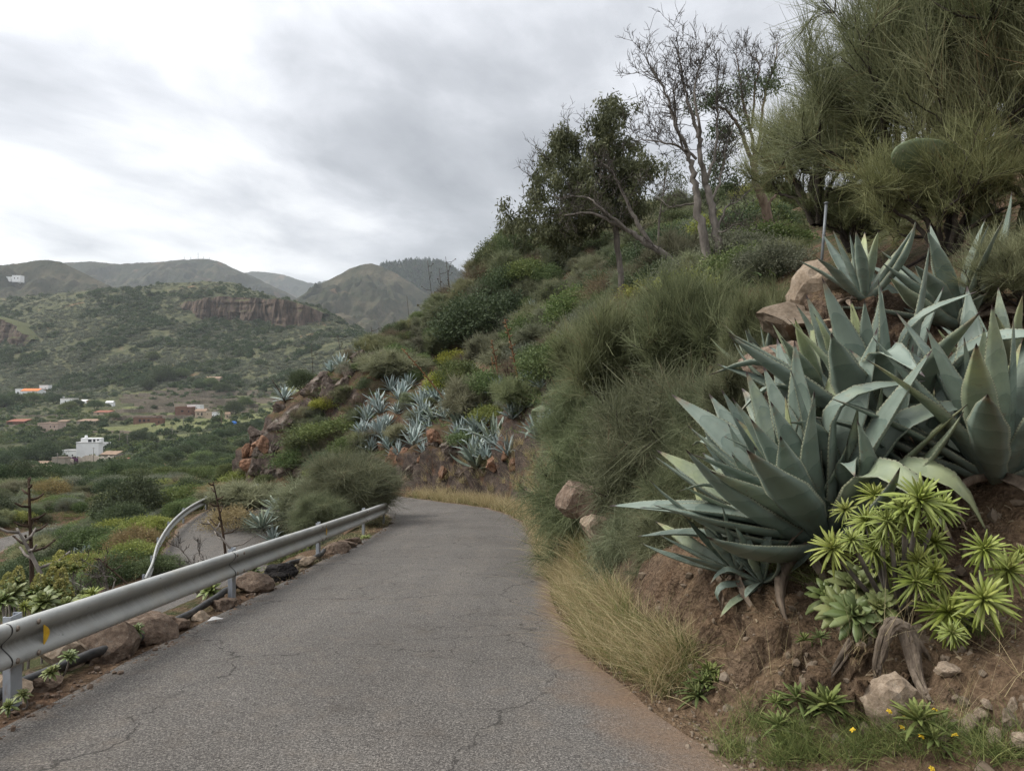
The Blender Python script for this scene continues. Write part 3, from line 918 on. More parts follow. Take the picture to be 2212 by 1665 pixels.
rocky('stone', (0.060, 0.043, 0.033), (0.150, 0.108, 0.080), (0.265, 0.205, 0.155), 5.0, 0.25, bd=0.03)
rocky('stone_pale', (0.125, 0.094, 0.066), (0.235, 0.182, 0.132), (0.36, 0.295, 0.225), 3.0, 0.2, bd=0.012)
rocky('lava_stone', (0.012, 0.011, 0.011), (0.030, 0.027, 0.026), (0.06, 0.055, 0.052), 9.0, 0.03, bd=0.03)
rocky('crag', (0.045, 0.036, 0.031), (0.118, 0.092, 0.076), (0.205, 0.165, 0.135), 1.0, 0.45, 0.0)
rocky('crag_red', (0.095, 0.052, 0.034), (0.195, 0.112, 0.072), (0.27, 0.18, 0.125), 1.0, 0.25, 0.45)


def m_steel(b):
    p = b.coord('Object')
    g = b.pos()
    n = b.noise(3, 5, 0.6, g)
    sp = b.voro(60, 'F1', g)
    c = b.ramp(n, [(0.3, (0.335, 0.340, 0.325)), (0.7, (0.455, 0.455, 0.425))])
    c = b.mix(b.maprange(sp, 0.2, 0.8, 0.18, 0), c, (0.29, 0.31, 0.32))
    # trough shading painted into the colour, broken by short vertical grime streaks
    v = b.attr('trough')
    st = b.noise(9, 4, 0.7, b.scalevec(g, (1, 5, 0.5)))
    trough_shade = b.math('MULTIPLY', v, b.maprange(st, 0.25, 0.7, 0.45, 1.0))
    c = b.mix(b.math('MULTIPLY', trough_shade, 0.85), c, (0.105, 0.096, 0.080))
    c = b.mix(b.maprange(b.noise(1.6, 5, 0.65, g), 0.52, 0.72, 0, 0.45), c, (0.30, 0.27, 0.205))
    c = b.mix(b.maprange(b.noise(21, 3, 0.6, b.scalevec(g, (1, .3, 1))), 0.68, 0.74, 0, 0.7), c, (0.09, 0.085, 0.08))
    return b.principled(c, b.maprange(n, 0.3, 0.7, 0.5, 0.68), metal=0.35, normal=b.bump(n, 0.08, 0.01), spec=0.4)
material('rail_steel', m_steel)

def m_post(b):
    g = b.pos()
    n = b.noise(6, 5, 0.6, g)
    c = b.ramp(n, [(0.3, (0.31, 0.335, 0.37)), (0.7, (0.43, 0.455, 0.485))])
    c = b.mix(b.maprange(b.noise(14, 4, 0.65, b.scalevec(g, (1, 1, .3))), 0.56, 0.7, 0, 0.6), c, (0.25, 0.19, 0.13))
    return b.principled(c, 0.55, metal=0.35, normal=b.bump(n, 0.1, 0.01), spec=0.4)
material('post_steel', m_post)
material('bolt_steel', lambda b: b.principled(b.ramp(b.noise(60, 3, 0.6, b.coord('Object')), [(0.3, (0.14, 0.11, 0.085)), (0.7, (0.28, 0.235, 0.19))]), 0.6, metal=0.4))
material('reflector_yellow', lambda b: b.principled(b.ramp(b.noise(30, 4, 0.7, b.pos()), [(0.3, (0.46, 0.26, 0.01)), (0.7, (0.66, 0.41, 0.02))]), 0.4, spec=0.5))
material('black_plastic', lambda b: b.principled(b.ramp(b.noise(12, 4, 0.7, b.pos()), [(0.35, (0.014, 0.014, 0.015)), (0.8, (0.06, 0.055, 0.05))]), 0.5, spec=0.4))
material('paper_white', lambda b: b.principled((0.62, 0.60, 0.57), 0.8))
material('pipe_grey', lambda b: b.principled(b.ramp(b.noise(8, 4, 0.6, b.pos()), [(0.3, (0.10, 0.11, 0.115)), (0.7, (0.17, 0.18, 0.185))]), 0.5, metal=0.4))


# ------------------------------------------------------------------ shape makers for plants
def unit(v):
    return v / (np.linalg.norm(v, axis=-1, keepdims=True) + 1e-9)


def leaf_quads(P, Dv, L, W, g, fold=0.0):
    """diamond leaves at P pointing along Dv; returns V, F, rnd"""
    n = len(P)
    Dv = unit(Dv); side = unit(np.cross(Dv, g.normal(size=(n, 3))))
    L = np.broadcast_to(L, (n,))[:, None]; W = np.broadcast_to(W, (n,))[:, None]
    up = np.cross(side, Dv)
    m = P + Dv * L * 0.5
    V = np.stack([P, m + side * W * 0.5 + up * W * fold, P + Dv * L, m - side * W * 0.5 + up * W * fold], 1).reshape(-1, 3)
    F = np.arange(4 * n).reshape(n, 4)
    return V, F, np.repeat(g.random(n), 4)


def ribbons(P, Dv, L, W, g, bend=0.2, sag=0.0, secs=3, tip=0.25, bendv=None):
    """tapering strands at P along Dv, bent at random; returns V, F, rnd"""
    n = len(P)
    Dv = unit(Dv)
    L = np.broadcast_to(L, (n,))[:, None]; W = np.broadcast_to(W, (n,))[:, None]
    bv = g.normal(size=(n, 3)) * bend if bendv is None else bendv
    side = unit(np.cross(Dv, g.normal(size=(n, 3))))
    V = np.empty((n, secs, 2, 3))
    for k in range(secs):
        t = k / (secs - 1)
        c = P + Dv * L * t + bv * L * t * t
        c[:, 2] -= (sag * L[:, 0]) * t * t
        w = W * (1 - (1 - tip) * t)
        V[:, k, 0] = c - side * w / 2; V[:, k, 1] = c + side * w / 2
    base = np.arange(n)[:, None, None] * secs * 2
    k = np.arange(secs - 1)[None, :, None] * 2
    F = (base + k + np.array([0, 1, 3, 2])[None, None]).reshape(-1, 4)
    return V.reshape(-1, 3), F, np.repeat(g.random(n), secs * 2)


def cat(parts):
    V, F, A, n = [], [], [], 0
    for v, f, a in parts:
        V.append(v); F.append(f + n); A.append(a); n += len(v)
    return np.vstack(V), np.vstack(F), np.concatenate(A)


def dome_points(n, g, flat=0.75, lump=0.25, low=-0.15, seed=0):
    """points on a lumpy dome of radius one"""
    v = unit(g.normal(size=(n * 3, 3)))
    v = v[v[:, 2] > low][:n]
    r = 1 + lump * fbm(v[:, 0] * 2.1 + seed, v[:, 1] * 2.1, v[:, 2] * 2.1, 3, 77 + seed)
    p = v * r[:, None]; p[:, 2] *= flat
    return p, v


def bush_mesh(name, mat, seed, clumps=110, per=70, leaf=0.085, aspect=0.5, flat=0.8, lump=0.3, spread=0.16, droop=0.0, low=-0.2):
    """leafy crown of radius about one metre, its foot at z = 0"""
    g = np.random.default_rng(seed)
    c, v = dome_points(clumps, g, flat, lump, low, seed)
    c = c * (0.55 + 0.45 * g.random(len(c)) ** 0.5)[:, None]
    n = len(c)
    P = np.repeat(c, per, 0) + g.normal(size=(n * per, 3)) * spread * np.array([1, 1, 0.75])
    Dv = np.repeat(v, per, 0) * 0.7 + g.normal(size=(n * per, 3)) * 0.7 + np.array([0, 0, 0.25 - droop])
    V, F, a = leaf_quads(P, Dv, leaf * (0.7 + 0.6 * g.random(n * per)), leaf * aspect, g, 0.12)
    a = np.clip(np.repeat(np.repeat(g.random(n) * 0.5, per), 4) + a * 0.6, 0, 1)
    V[:, 2] += 0.45 * flat
    return mesh_np(name, V, F, mat, False, {'rnd': a})


def broom_mesh(name, mat, seed, tufts=330, per=34, length=0.42, width=0.007, flat=0.9, lump=0.3, up=0.5, bend=0.26, low=-0.1, sag=0.0, inner=0.4, fan=0.5):
    """broom crown of radius about one: fans of thin green switches"""
    g = np.random.default_rng(seed)
    c, v = dome_points(tufts, g, flat, lump, low, seed)
    k = inner + (1 - inner) * g.random(len(c)) ** 0.6
    c = c * k[:, None] * 0.82
    n = len(c)
    tdir = unit(v * 0.8 + np.array([0, 0, up]) + g.normal(size=(n, 3)) * 0.25)
    L = length * (0.55 + 0.7 * g.random(n * per))
    P = np.repeat(c, per, 0) + np.repeat(tdir, per, 0) * (g.random(n * per)[:, None] - 0.3) * length * 0.5 + g.normal(size=(n * per, 3)) * 0.035
    Dv = np.repeat(tdir, per, 0) + g.normal(size=(n * per, 3)) * fan
    V, F, a = ribbons(P, Dv, L, width * (0.7 + 0.6 * g.random(n * per)), g, bend, sag, 3, 0.4)
    a = np.clip(np.repeat(np.repeat(g.random(n) * 0.45, per), 6) + a * 0.6, 0, 1)
    V[:, 2] += 0.42 * flat
    return mesh_np(name, V, F, mat, False, {'rnd': a})


def stem_mesh(name, mat, seed, n=14, flat=0.85, rad=0.03, sides=5, reach=0.8):
    """bent woody stems that carry a crown of radius one"""
    g = np.random.default_rng(seed)
    m = MB()
    for i in range(n):
        a = g.random() * 6.283; r = reach * (0.35 + 0.6 * g.random())
        h = flat * (0.55 + 0.75 * g.random()) 
        end = np.array([math.cos(a) * r, math.sin(a) * r, h])
        k = np.linspace(0, 1, 6)[:, None]
        pts = end * k + np.array([math.cos(a) * 0.06, math.sin(a) * 0.06, -0.05]) + g.normal(size=(6, 3)) * 0.05 * k
        pts[:, 2] -= 0.25 * flat * np.sin(k[:, 0] * np.pi) * r
        m.tube(pts, np.linspace(rad, rad * 0.25, 6) * (0.6 + 0.7 * g.random()), sides, False)
        for _ in range(3):
            t = 0.4 + 0.5 * g.random(); s = pts[int(t * 5)]
            e = s + (unit(end[None])[0] * 0.6 + g.normal(size=3) * 0.4) * 0.45
            m.tube(np.array([s, (s + e) / 2 + g.normal(size=3) * 0.03, e]), [rad * 0.4, rad * 0.3, rad * 0.12], 4, False)
    return np.concatenate(m.v), np.concatenate(m.q)


def stem_me(name, mat, seed, **kw):
    V, F = stem_mesh(name, mat, seed, **kw)
    return mesh_np(name, V, F, mat, True)


PROTO = {
    'dark': [bush_mesh('crown', 'leaf_dark', 300 + i, 150, 60, 0.085, 0.5, 0.85, 0.35) for i in range(3)],
    'mid': [bush_mesh('crown', 'leaf_mid', 310 + i, 130, 60, 0.095, 0.5, 0.75, 0.4) for i in range(3)],
    'grey': [bush_mesh('crown', 'leaf_grey', 320 + i, 130, 60, 0.08, 0.35, 0.7, 0.4) for i in range(2)],
    'lime': [bush_mesh('crown', 'leaf_lime', 330 + i, 90, 60, 0.11, 0.45, 0.7, 0.35) for i in range(2)],
    'rust': [bush_mesh('crown', 'leaf_rust', 340, 110, 60, 0.09, 0.3, 0.6, 0.4)],
}
PROTO['fine'], PROTO['finem'] = PROTO['dark'], PROTO['mid']
STEMS = {'dark': [stem_me('stem', 'bark_dark', 370, n=9, rad=0.035)], 'light': [stem_me('stem', 'bark_grey', 371, n=9, rad=0.03)]}


def plant(name, kind, x, y, size, label, cat_, group=None, z=None, sq=(1, 1, 1), stems='dark', sink=0.0, g=random):
    """a shrub of one of the built kinds standing on the ground"""
    z0 = (gz(x, y) if z is None else z) - sink * size
    e = empty(name, (x, y, z0), label, cat_, group, g.random() * 6.28, (size * sq[0], size * sq[1], size * sq[2]))
    if kind == 'broom':
        k = g.randrange(len(FAR_BROOM)); link('crown', FAR_BROOM[k][0], e); link('stem', FAR_BROOM[k][1], e)
        return e
    link('crown', g.choice(PROTO[kind]), e)
    if stems: link('stem', g.choice(STEMS[stems]), e)
    return e


# ---- agave
def agave_leaf(name, mat, seed, L=1.0, W=0.2, curve=0.25, hook=0.0, fold=0.35, twist=0.0, ns=13):
    """one succulent leaf from the origin along +X, face up; curve lifts (+) or drops (-) the tip, hook folds the tip over"""
    g = np.random.default_rng(seed)
    t = np.linspace(0, 1, ns)
    ang = curve * t + hook * smoothstep(t, 0.45, 0.85)
    ds = L / (ns - 1)
    cx = np.concatenate([[0], np.cumsum(np.cos(ang[:-1]) * ds)]); cz = np.concatenate([[0], np.cumsum(np.sin(ang[:-1]) * ds)])
    cy = 0.03 * L * np.sin(t * 3 + g.random() * 6) * t
    w = W * np.interp(t, [0, .12, .35, .55, .8, .93, 1], [.62, .66, .95, 1.0, .52, .18, .012])
    th = W * np.interp(t, [0, .2, .6, 1], [.30, .2, .09, .008])
    us = np.array([-1, -.55, 0, .55, 1])
    V, A, B = [], [], []
    for i in range(ns):
        tw = twist * t[i]
        nx, nz = -math.sin(ang[i]), math.cos(ang[i])
        wob = 1 + 0.05 * math.sin(t[i] * 23 + seed)
        ring = [(u, fold * w[i] * 0.5 * (u * u) ) for u in us] + [(u, fold * w[i] * 0.5 * (u * u) - th[i] * (1 - 0.8 * u * u)) for u in (.6, 0, -.6)]
        for u, h in ring:
            yy = u * w[i] * 0.5 * wob; hh = h
            y2 = yy * math.cos(tw) - hh * math.sin(tw); h2 = yy * math.sin(tw) + hh * math.cos(tw)
            V.append((cx[i] + nx * h2, cy[i] + y2, cz[i] + nz * h2)); A.append(t[i]); B.append(u)
    m = 8
    i = np.arange(ns - 1)[:, None] * m; j = np.arange(m)[None]; j2 = (j + 1) % m
    F = np.stack([i + j, i + m + j, i + m + j2, i + j2], -1).reshape(-1, 4)
    return np.array(V), F, np.array(A), np.array(B)


def agave_leaf_mesh(mat, seed, **kw):
    V, F, A, B = agave_leaf('leaf', mat, seed, **kw)
    return mesh_np('leaf', V, F, mat, True, {'along': A, 'across': B, 'rnd': np.full(len(A), 0.5)})

AGL = {'up': [agave_leaf_mesh('agave', 400 + i, curve=c, hook=h, W=w, twist=tw) for i, (c, h, w, tw) in enumerate(
            [(0.10, 0, .165, 0), (-0.12, 0, .15, .2), (0.2, 0, .145, -.15), (0.02, 0.1, .16, 0.1), (-.25, 0, .14, -.2)])],
       'bent': [agave_leaf_mesh('agave', 410 + i, curve=c, hook=h, W=w, twist=tw) for i, (c, h, w, tw) in enumerate(
            [(0.15, -1.5, .165, .1), (0.1, -2.2, .155, -.2), (-.1, -.9, .16, .3)])],
       'low': [agave_leaf_mesh('agave', 420 + i, curve=c, hook=h, W=w) for i, (c, h, w) in enumerate([(.5, 0, .16), (.75, 0.1, .15), (.35, -.3, .165)])],
       'dead': [agave_leaf_mesh('dead_leaf', 430 + i, curve=c, hook=h, W=w, fold=.9, twist=tw) for i, (c, h, w, tw) in enumerate([(-.7, -.5, .11, .8), (-1.1, -.4, .13, -.9)])]}


def agave(name, base, L, n, label, tilt=(0, 0), seed=0, group=None, dead=5, spread=1.0, bent=0.12, width=1.0, low_el=8):
    """rosette of separate leaves; tilt = lean of the axis (to +X, to +Y) in radians"""
    g = np.random.default_rng(seed)
    e = empty(name, base, label, 'agave', group)
    e.rotation_euler = (-tilt[1], tilt[0], 0)
    for i in range(n):
        f = i / max(n - 1, 1)
        az = i * 2.39996 + g.normal() * 0.15
        el = R(86) - (R(86) - R(low_el)) * f ** 0.85 * spread + g.normal() * 0.08
        kind = 'bent' if g.random() < bent and 0.2 < f < 0.9 else ('low' if f > 0.75 else 'up')
        me = AGL[kind][int(g.integers(len(AGL[kind])))]
        s = L * (0.66 + 0.34 * math.sin(min(f * 1.5 + 0.15, 1.0) * math.pi / 2)) * (0.88 + 0.24 * g.random())
        o = link('leaf', me, e, (math.cos(az) * 0.03 * L * (1 + f), math.sin(az) * 0.03 * L * (1 + f), 0.05 * L * (1 - f)), (g.normal() * 0.15, -el, az), (s, s * width, s * width))
    for i in range(dead):
        me = AGL['dead'][i % 2]
        az = g.random() * 6.28
        o = link('dead_leaf', me, e, (math.cos(az) * 0.08 * L, math.sin(az) * 0.08 * L, 0.0), (g.normal() * 0.4, -R(5 + 20 * g.random()), az), L * (0.45 + 0.35 * g.random()))
    return e


def agave_small_mesh(name, seed, n=22, tilt=0.0):
    """whole rosette of unit leaf length as one mesh, for far plants"""
    g = np.random.default_rng(seed)
    parts = []
    for i in range(n):
        f = i / (n - 1); az = i * 2.39996 + g.normal() * .2; el = R(84) - R(72) * f ** .85 + g.normal() * .1
        V, F, A, B = agave_leaf('leaf', None, seed * 50 + i, L=0.75 + .35 * g.random(), W=0.15, curve=g.normal() * .25, hook=(-1.2 if g.random() < .08 else 0), ns=6)
        m = np.array(Matrix.Rotation(az, 3, 'Z') @ Matrix.Rotation(-el, 3, 'Y'))
        parts.append((V @ m.T, F, np.clip(np.full(len(V), g.random() * .6) + A * .4, 0, 1)))
    V, F, a = cat(parts)
    return mesh_np(name, V, F, 'agave_blue', True, {'rnd': a})

AG_FAR = [agave_small_mesh('rosette', 440 + i) for i in range(4)]


# ---- stones
def rock_mesh(name, mat, seed, sub=3, rough=0.28, cut=7, sq=(1, 1, .75)):
    import bmesh
    g = np.random.default_rng(seed)
    bm = bmesh.new(); bmesh.ops.create_icosphere(bm, subdivisions=sub, radius=1.0)
    V = np.array([v.co for v in bm.verts]); F = np.array([[v.index for v in f.verts] for f in bm.faces]); bm.free()
    for _ in range(cut):                       # flat broken faces
        nrm = unit(g.normal(size=3)); d = 0.45 + 0.4 * g.random()
        over = V @ nrm - d
        V = V - np.outer(np.maximum(over, 0) * 0.92, nrm)
    V = V * (1 + rough * fbm(V[:, 0] * 1.6 + seed, V[:, 1] * 1.6, V[:, 2] * 1.6, 4, seed)[:, None])
    V = V + rough * 0.25 * np.stack([fbm(V[:, 0] * 5, V[:, 1] * 5, V[:, 2] * 5 + k * 9, 2, seed + k) for k in range(3)], -1)
    V = V * np.array(sq)
    return mesh_np(name, V, F, mat, False)

ROCK = {'stone': [rock_mesh('stone', 'stone', 500 + i, 3) for i in range(5)],
        'pale': [rock_mesh('stone', 'stone_pale', 510 + i, 3) for i in range(4)],
        'lava': [rock_mesh('stone', 'lava_stone', 520, 4, 0.42, 3)],
        'crag': [rock_mesh('boulder', 'crag', 530 + i, 4, 0.38, 9) for i in range(6)],
        'crag_red': [rock_mesh('boulder', 'crag_red', 540 + i, 4, 0.38, 9) for i in range(4)]}


# ---- branching: limbs, side branches, tips
def limb_pts(pts, per=5, jit=0.0, g=None):
    p = catmull(np.array(pts), per)
    if jit: p[1:-1] += g.normal(size=(len(p) - 2, 3)) * jit
    return p


class Tree:
    def __init__(self, seed):
        self.g = np.random.default_rng(seed); self.wood = MB(); self.twig = MB(); self.tips = []

    def limb(self, pts, r0, r1, sides=7, jit=0.015, mb=None):
        p = limb_pts(pts, 5, jit, self.g)
        (mb or self.wood).tube(p, np.linspace(r0, r1, len(p)), sides, False)
        return p

    def sprout(self, p, r0, n, length, levels=2, t0=0.3, up=0.35, spread=0.8, thin=0.45):
        """side branches along the limb p, themselves branching; ends go to tips"""
        g = self.g
        m = len(p)
        for _ in range(n):
            k = min(m - 2, int(m * (t0 + (1 - t0) * g.random())))
            tan = unit((p[k + 1] - p[k])[None])[0]
            d = unit((tan * 0.6 + g.normal(size=3) * spread * 0.6 + np.array([0, 0, up]))[None])[0]
            L = length * (0.5 + 0.8 * g.random())
            q = [p[k]]
            for j in range(5):
                d = unit((d + g.normal(size=3) * 0.22 + np.array([0, 0, up * 0.12]))[None])[0]
                q.append(q[-1] + d * L / 5)
            q = np.array(q)
            r = max(r0 * thin * (1 - 0.4 * k / m), 0.007)
            self.twig.tube(q, np.linspace(r, max(r * 0.35, 0.0035), len(q)), 4 if r > .008 else 3, False)
            if levels > 1: self.sprout(q, r, 4, L * 0.55, levels - 1, 0.25, up, spread, 0.55)
            else: self.tips.append((q[-1], unit((q[-1] - q[-3])[None])[0]))

    def finish(self, e, wood='bark_grey', twig='twig_grey', nm='trunk'):
        b = np.array(e.location)
        make(nm, np.concatenate(self.wood.v) - b, np.concatenate(self.wood.q), wood, e, True)
        if self.twig.v: make('branches', np.concatenate(self.twig.v) - b, np.concatenate(self.twig.q), twig, e, True)




def broom_tree(seed, mat, limbs=14, side=9, per=48, flat=0.95, length=0.34, width=0.006, reach=0.75, up=0.35, fan=0.42, bend=0.25, sag=0.0, low=0.1, blen=0.38, rad=0.024):
    """broom of radius about one with real dark branches: returns crown and stem meshes"""
    t = Tree(seed); g = t.g
    for i in range(limbs):
        a = i * 2.4 + g.normal() * .3; f = (i + .5) / limbs
        r = reach * (.25 + .75 * f ** .6); h = flat * (1.0 - .75 * f ** 1.6 * (1 - low)) * (.75 + .3 * g.random())
        end = np.array([math.cos(a) * r, math.sin(a) * r, h])
        p = t.limb([(0.05 * math.cos(a), .05 * math.sin(a), -.08), end * np.array([.35, .35, .42]) + g.normal(size=3) * .04, end * np.array([.7, .7, .75]) + g.normal(size=3) * .05, end], rad * (.6 + .6 * g.random()), rad * .25, 6, .012)
        t.sprout(p, rad * .6, side, blen, 2, .28, up, .8, .5)
        t.tips.append((p[-1], unit((p[-1] - p[-4])[None])[0]))
    T = np.array([q for q, _ in t.tips]); Dn = np.array([d for _, d in t.tips]); n = len(T)
    P = np.repeat(T, per, 0) - np.repeat(Dn, per, 0) * (g.random(n * per)[:, None]) * length * 0.7 + g.normal(size=(n * per, 3)) * .02
    Dv = np.repeat(Dn, per, 0) * .9 + np.array([0, 0, up * .5]) + g.normal(size=(n * per, 3)) * fan
    V, F, a = ribbons(P, Dv, length * (.5 + .7 * g.random(n * per)), width * (.7 + .6 * g.random(n * per)), g, bend, sag, 3, .4)
    a = np.clip(np.repeat(np.repeat(g.random(n) * .5, per), 6) + a * .55, 0, 1)
    crown = mesh_np('crown', V, F, mat, False, {'rnd': a})
    stem = mesh_np('stem', np.concatenate(t.wood.v + [v for v in t.twig.v]), np.concatenate(t.wood.q + [q + t.wood.n for q in t.twig.q]), 'bark_dark', True)
    return crown, stem

FAR_BROOM = [broom_tree(640 + i, 'broom_far', 14, 8, 24, .95, .34, .016, .8, .3, .5, .3, .05, 0.0) for i in range(3)]
PROTO['broom'] = [a for a, _ in FAR_BROOM]

# ------------------------------------------------------------------ guard rails
T_l = np.gradient(lane_xy, axis=0); T_l /= np.linalg.norm(T_l, axis=1, keepdims=True)

def lane_at(s, off):
    """place on the lane: s metres along, off metres to the right"""
    x = np.interp(s, lane_s, lane_xy[:, 0]); y = np.interp(s, lane_s, lane_xy[:, 1]); z = np.interp(s, lane_s, lane_z)
    tx = np.interp(s, lane_s, T_l[:, 0]); ty = np.interp(s, lane_s, T_l[:, 1]); l = np.hypot(tx, ty)
    return np.stack([x + ty / l * off, y - tx / l * off, z], -1)

PROFILE = [(0.018, .156), (0.040, .157), (.066, .148), (.080, .128), (.083, .106), (.077, .084), (.056, .058), (.026, .030), (.008, .012), (.004, 0)]
PROFILE = PROFILE + [(u, -v) for u, v in PROFILE[-2::-1]]
PU = np.array(PROFILE)

def beam_mesh(s0, s1, off, zc, side=1, shift=0.0, step=0.25):
    """W profile swept along the lane; side=+1 faces right"""
    ss = np.arange(s0, s1 + 1e-6, step)
    c = lane_at(ss, off); c2 = lane_at(ss, off + side * 1.0)
    nrm = c2 - c; nrm[:, 2] = 0; nrm = unit(nrm)
    n = len(PU)
    V, A = [], []
    d = np.gradient(PU, axis=0); nn = unit(np.column_stack([-d[:, 1], d[:, 0]]))
    inner = PU + nn * -0.004 if (nn[3, 0] > 0) else PU + nn * 0.004
    loop = np.vstack([PU, inner[::-1]])
    tr = np.concatenate([np.clip(1 - np.abs(PU[:, 1]) / 0.075, 0, 1), np.zeros(n)])
    k = len(loop)
    V = c[:, None, :] + nrm[:, None, :] * (loop[None, :, 0, None] + shift) + np.array([0, 0, 1.0]) * (loop[None, :, 1, None] + zc)
    i = np.arange(len(ss) - 1)[:, None] * k; j = np.arange(k)[None]; j2 = (j + 1) % k
    F = np.stack([i + j, i + j2, i + k + j2, i + k + j], -1).reshape(-1, 4)
    return V.reshape(-1, 3), F, np.tile(tr, len(ss))


def post_mesh(name, h, w=0.12, dpt=0.055, t=0.006):
    """open channel post, its back to the beam"""
    prof = [(-w / 2, 0), (w / 2, 0), (w / 2, dpt), (w / 2 - .02, dpt), (w / 2 - .02, dpt - t), (w / 2 - t, dpt - t), (w / 2 - t, t),
            (-w / 2 + t, t), (-w / 2 + t, dpt - t), (-w / 2 + .02, dpt - t), (-w / 2 + .02, dpt), (-w / 2, dpt)]
    k = len(prof)
    V = [(x, y, z) for z in (-0.4, h) for x, y in prof]
    F = [[j, (j + 1) % k, k + (j + 1) % k, k + j] for j in range(k)]
    F += [[k + 0, k + 1, k + 6, k + 7], [k + 1, k + 2, k + 5, k + 6], [k + 2, k + 3, k + 4, k + 5], [k + 0, k + 7, k + 8, k + 11], [k + 8, k + 9, k + 10, k + 11]]
    return mesh_np(name, V, F, 'post_steel')

POST = post_mesh('post', 0.63)
BOLT = mesh_np('bolt', *tube_np([(0, 0, 0), (0.006, 0, 0), (0.012, 0, 0)], [0.021, 0.019, 0.008], 10), 'bolt_steel', True)
rv = np.array([(0.0, -0.03, -.075), (0.0, -0.03, .075), (0, 0.014, .04), (0, 0.034, .012), (0, 0.034, -.012), (0, .014, -.04)])
RV = np.vstack([rv, rv + (0.006, 0, 0)])
RF = [[0, 1, 2, 3], [0, 3, 4, 5], [9, 8, 7, 6], [11, 10, 9, 6]] + [[(j + 1) % 6, j, 6 + j, 6 + (j + 1) % 6] for j in range(6)]
REFLECTOR = mesh_np('reflector', RV, RF, 'reflector_yellow')
SEAM = None

def guard_rail(label, s_posts, off, zc, side, loc_s, reflectors=(), bolts_upto=99):
    e = empty('guard_rail', tuple(lane_at(loc_s, off)), label, 'guard rail')
    inv = Matrix.Translation(e.location).inverted()
    base = np.array(e.location)
    for k in range(len(s_posts) - 1):
        a, b_ = s_posts[k], s_posts[k + 1]
        V, F, tr = beam_mesh(a - 0.16 if k else a, b_ + 0.16, off, zc, side, 0.0045 * (k % 2))
        make('beam', V - base, F, 'rail_steel', e, True, {'trough': tr})
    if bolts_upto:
        for k in range(1, len(s_posts) - 1):           # dark strip added as shadow and dirt where one beam laps the next
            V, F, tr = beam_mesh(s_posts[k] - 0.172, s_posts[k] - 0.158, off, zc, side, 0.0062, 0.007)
            make('lap_shadow_dirt', V - base, F, 'black_plastic', e, True, {'trough': tr})
    for k, s in enumerate(s_posts):
        p = lane_at(s, off); q = lane_at(s, off + side)
        az = math.atan2(q[1] - p[1], q[0] - p[0])
        link('post', POST, e, tuple(p - base + np.array([-math.cos(az) * 0.0, -math.sin(az) * 0.0, 0])), (0, 0, az + math.pi / 2))
        if k < bolts_upto:
            for du in (-0.11, 0.11):
                for dv in (.112, -.112):
                    c = lane_at(s + du, off)
                    link('bolt', BOLT, e, tuple(c - base + np.array([math.cos(az) * .086, math.sin(az) * .086, zc + dv])), (0, 0, az))
        if k in reflectors:
            c = lane_at(s + 0.22, off)
            link('reflector', REFLECTOR, e, tuple(c - base + np.array([math.cos(az) * .066, math.sin(az) * .066, zc])), (0, 0, az))
    return e

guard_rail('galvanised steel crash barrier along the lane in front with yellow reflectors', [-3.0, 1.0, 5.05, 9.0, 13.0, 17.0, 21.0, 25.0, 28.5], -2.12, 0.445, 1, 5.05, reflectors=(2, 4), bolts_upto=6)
# the lower barrier stands outside the bend only, from its apex to where the bank hides it
i0 = np.argmax(lane_s > 40.5); sel = np.where((np.arange(len(lane_s)) > i0) & (lane_xy[:, 1] > 24.3))[0]
LOWER_POSTS = np.linspace(lane_s[sel[0]], lane_s[sel[-1]], 7)
guard_rail('weathered crash barrier curving along the lower bend of road', LOWER_POSTS, 1.95, 0.42, -1, float(LOWER_POSTS[4]), bolts_upto=0)

# ------------------------------------------------------------------ stones, pipe and litter along the barrier
def stone(kind, px, py, d, s, label, name='stone', rz=None, sq=(1, 1, 1), group=None, sink=0.25, ground=True):
    p = at(px, py, d)
    z = gz(p.x, p.y) if ground else p.z
    me = random.choice(ROCK[kind])
    o = link(name, me, None, (p.x, p.y, z + s * sq[2] * (0.6 - sink)), (random.uniform(-.3, .3), random.uniform(-.3, .3), random.uniform(0, 6.28) if rz is None else rz), (s * sq[0], s * sq[1], s * sq[2]))
    return tag(o, label, name, group)

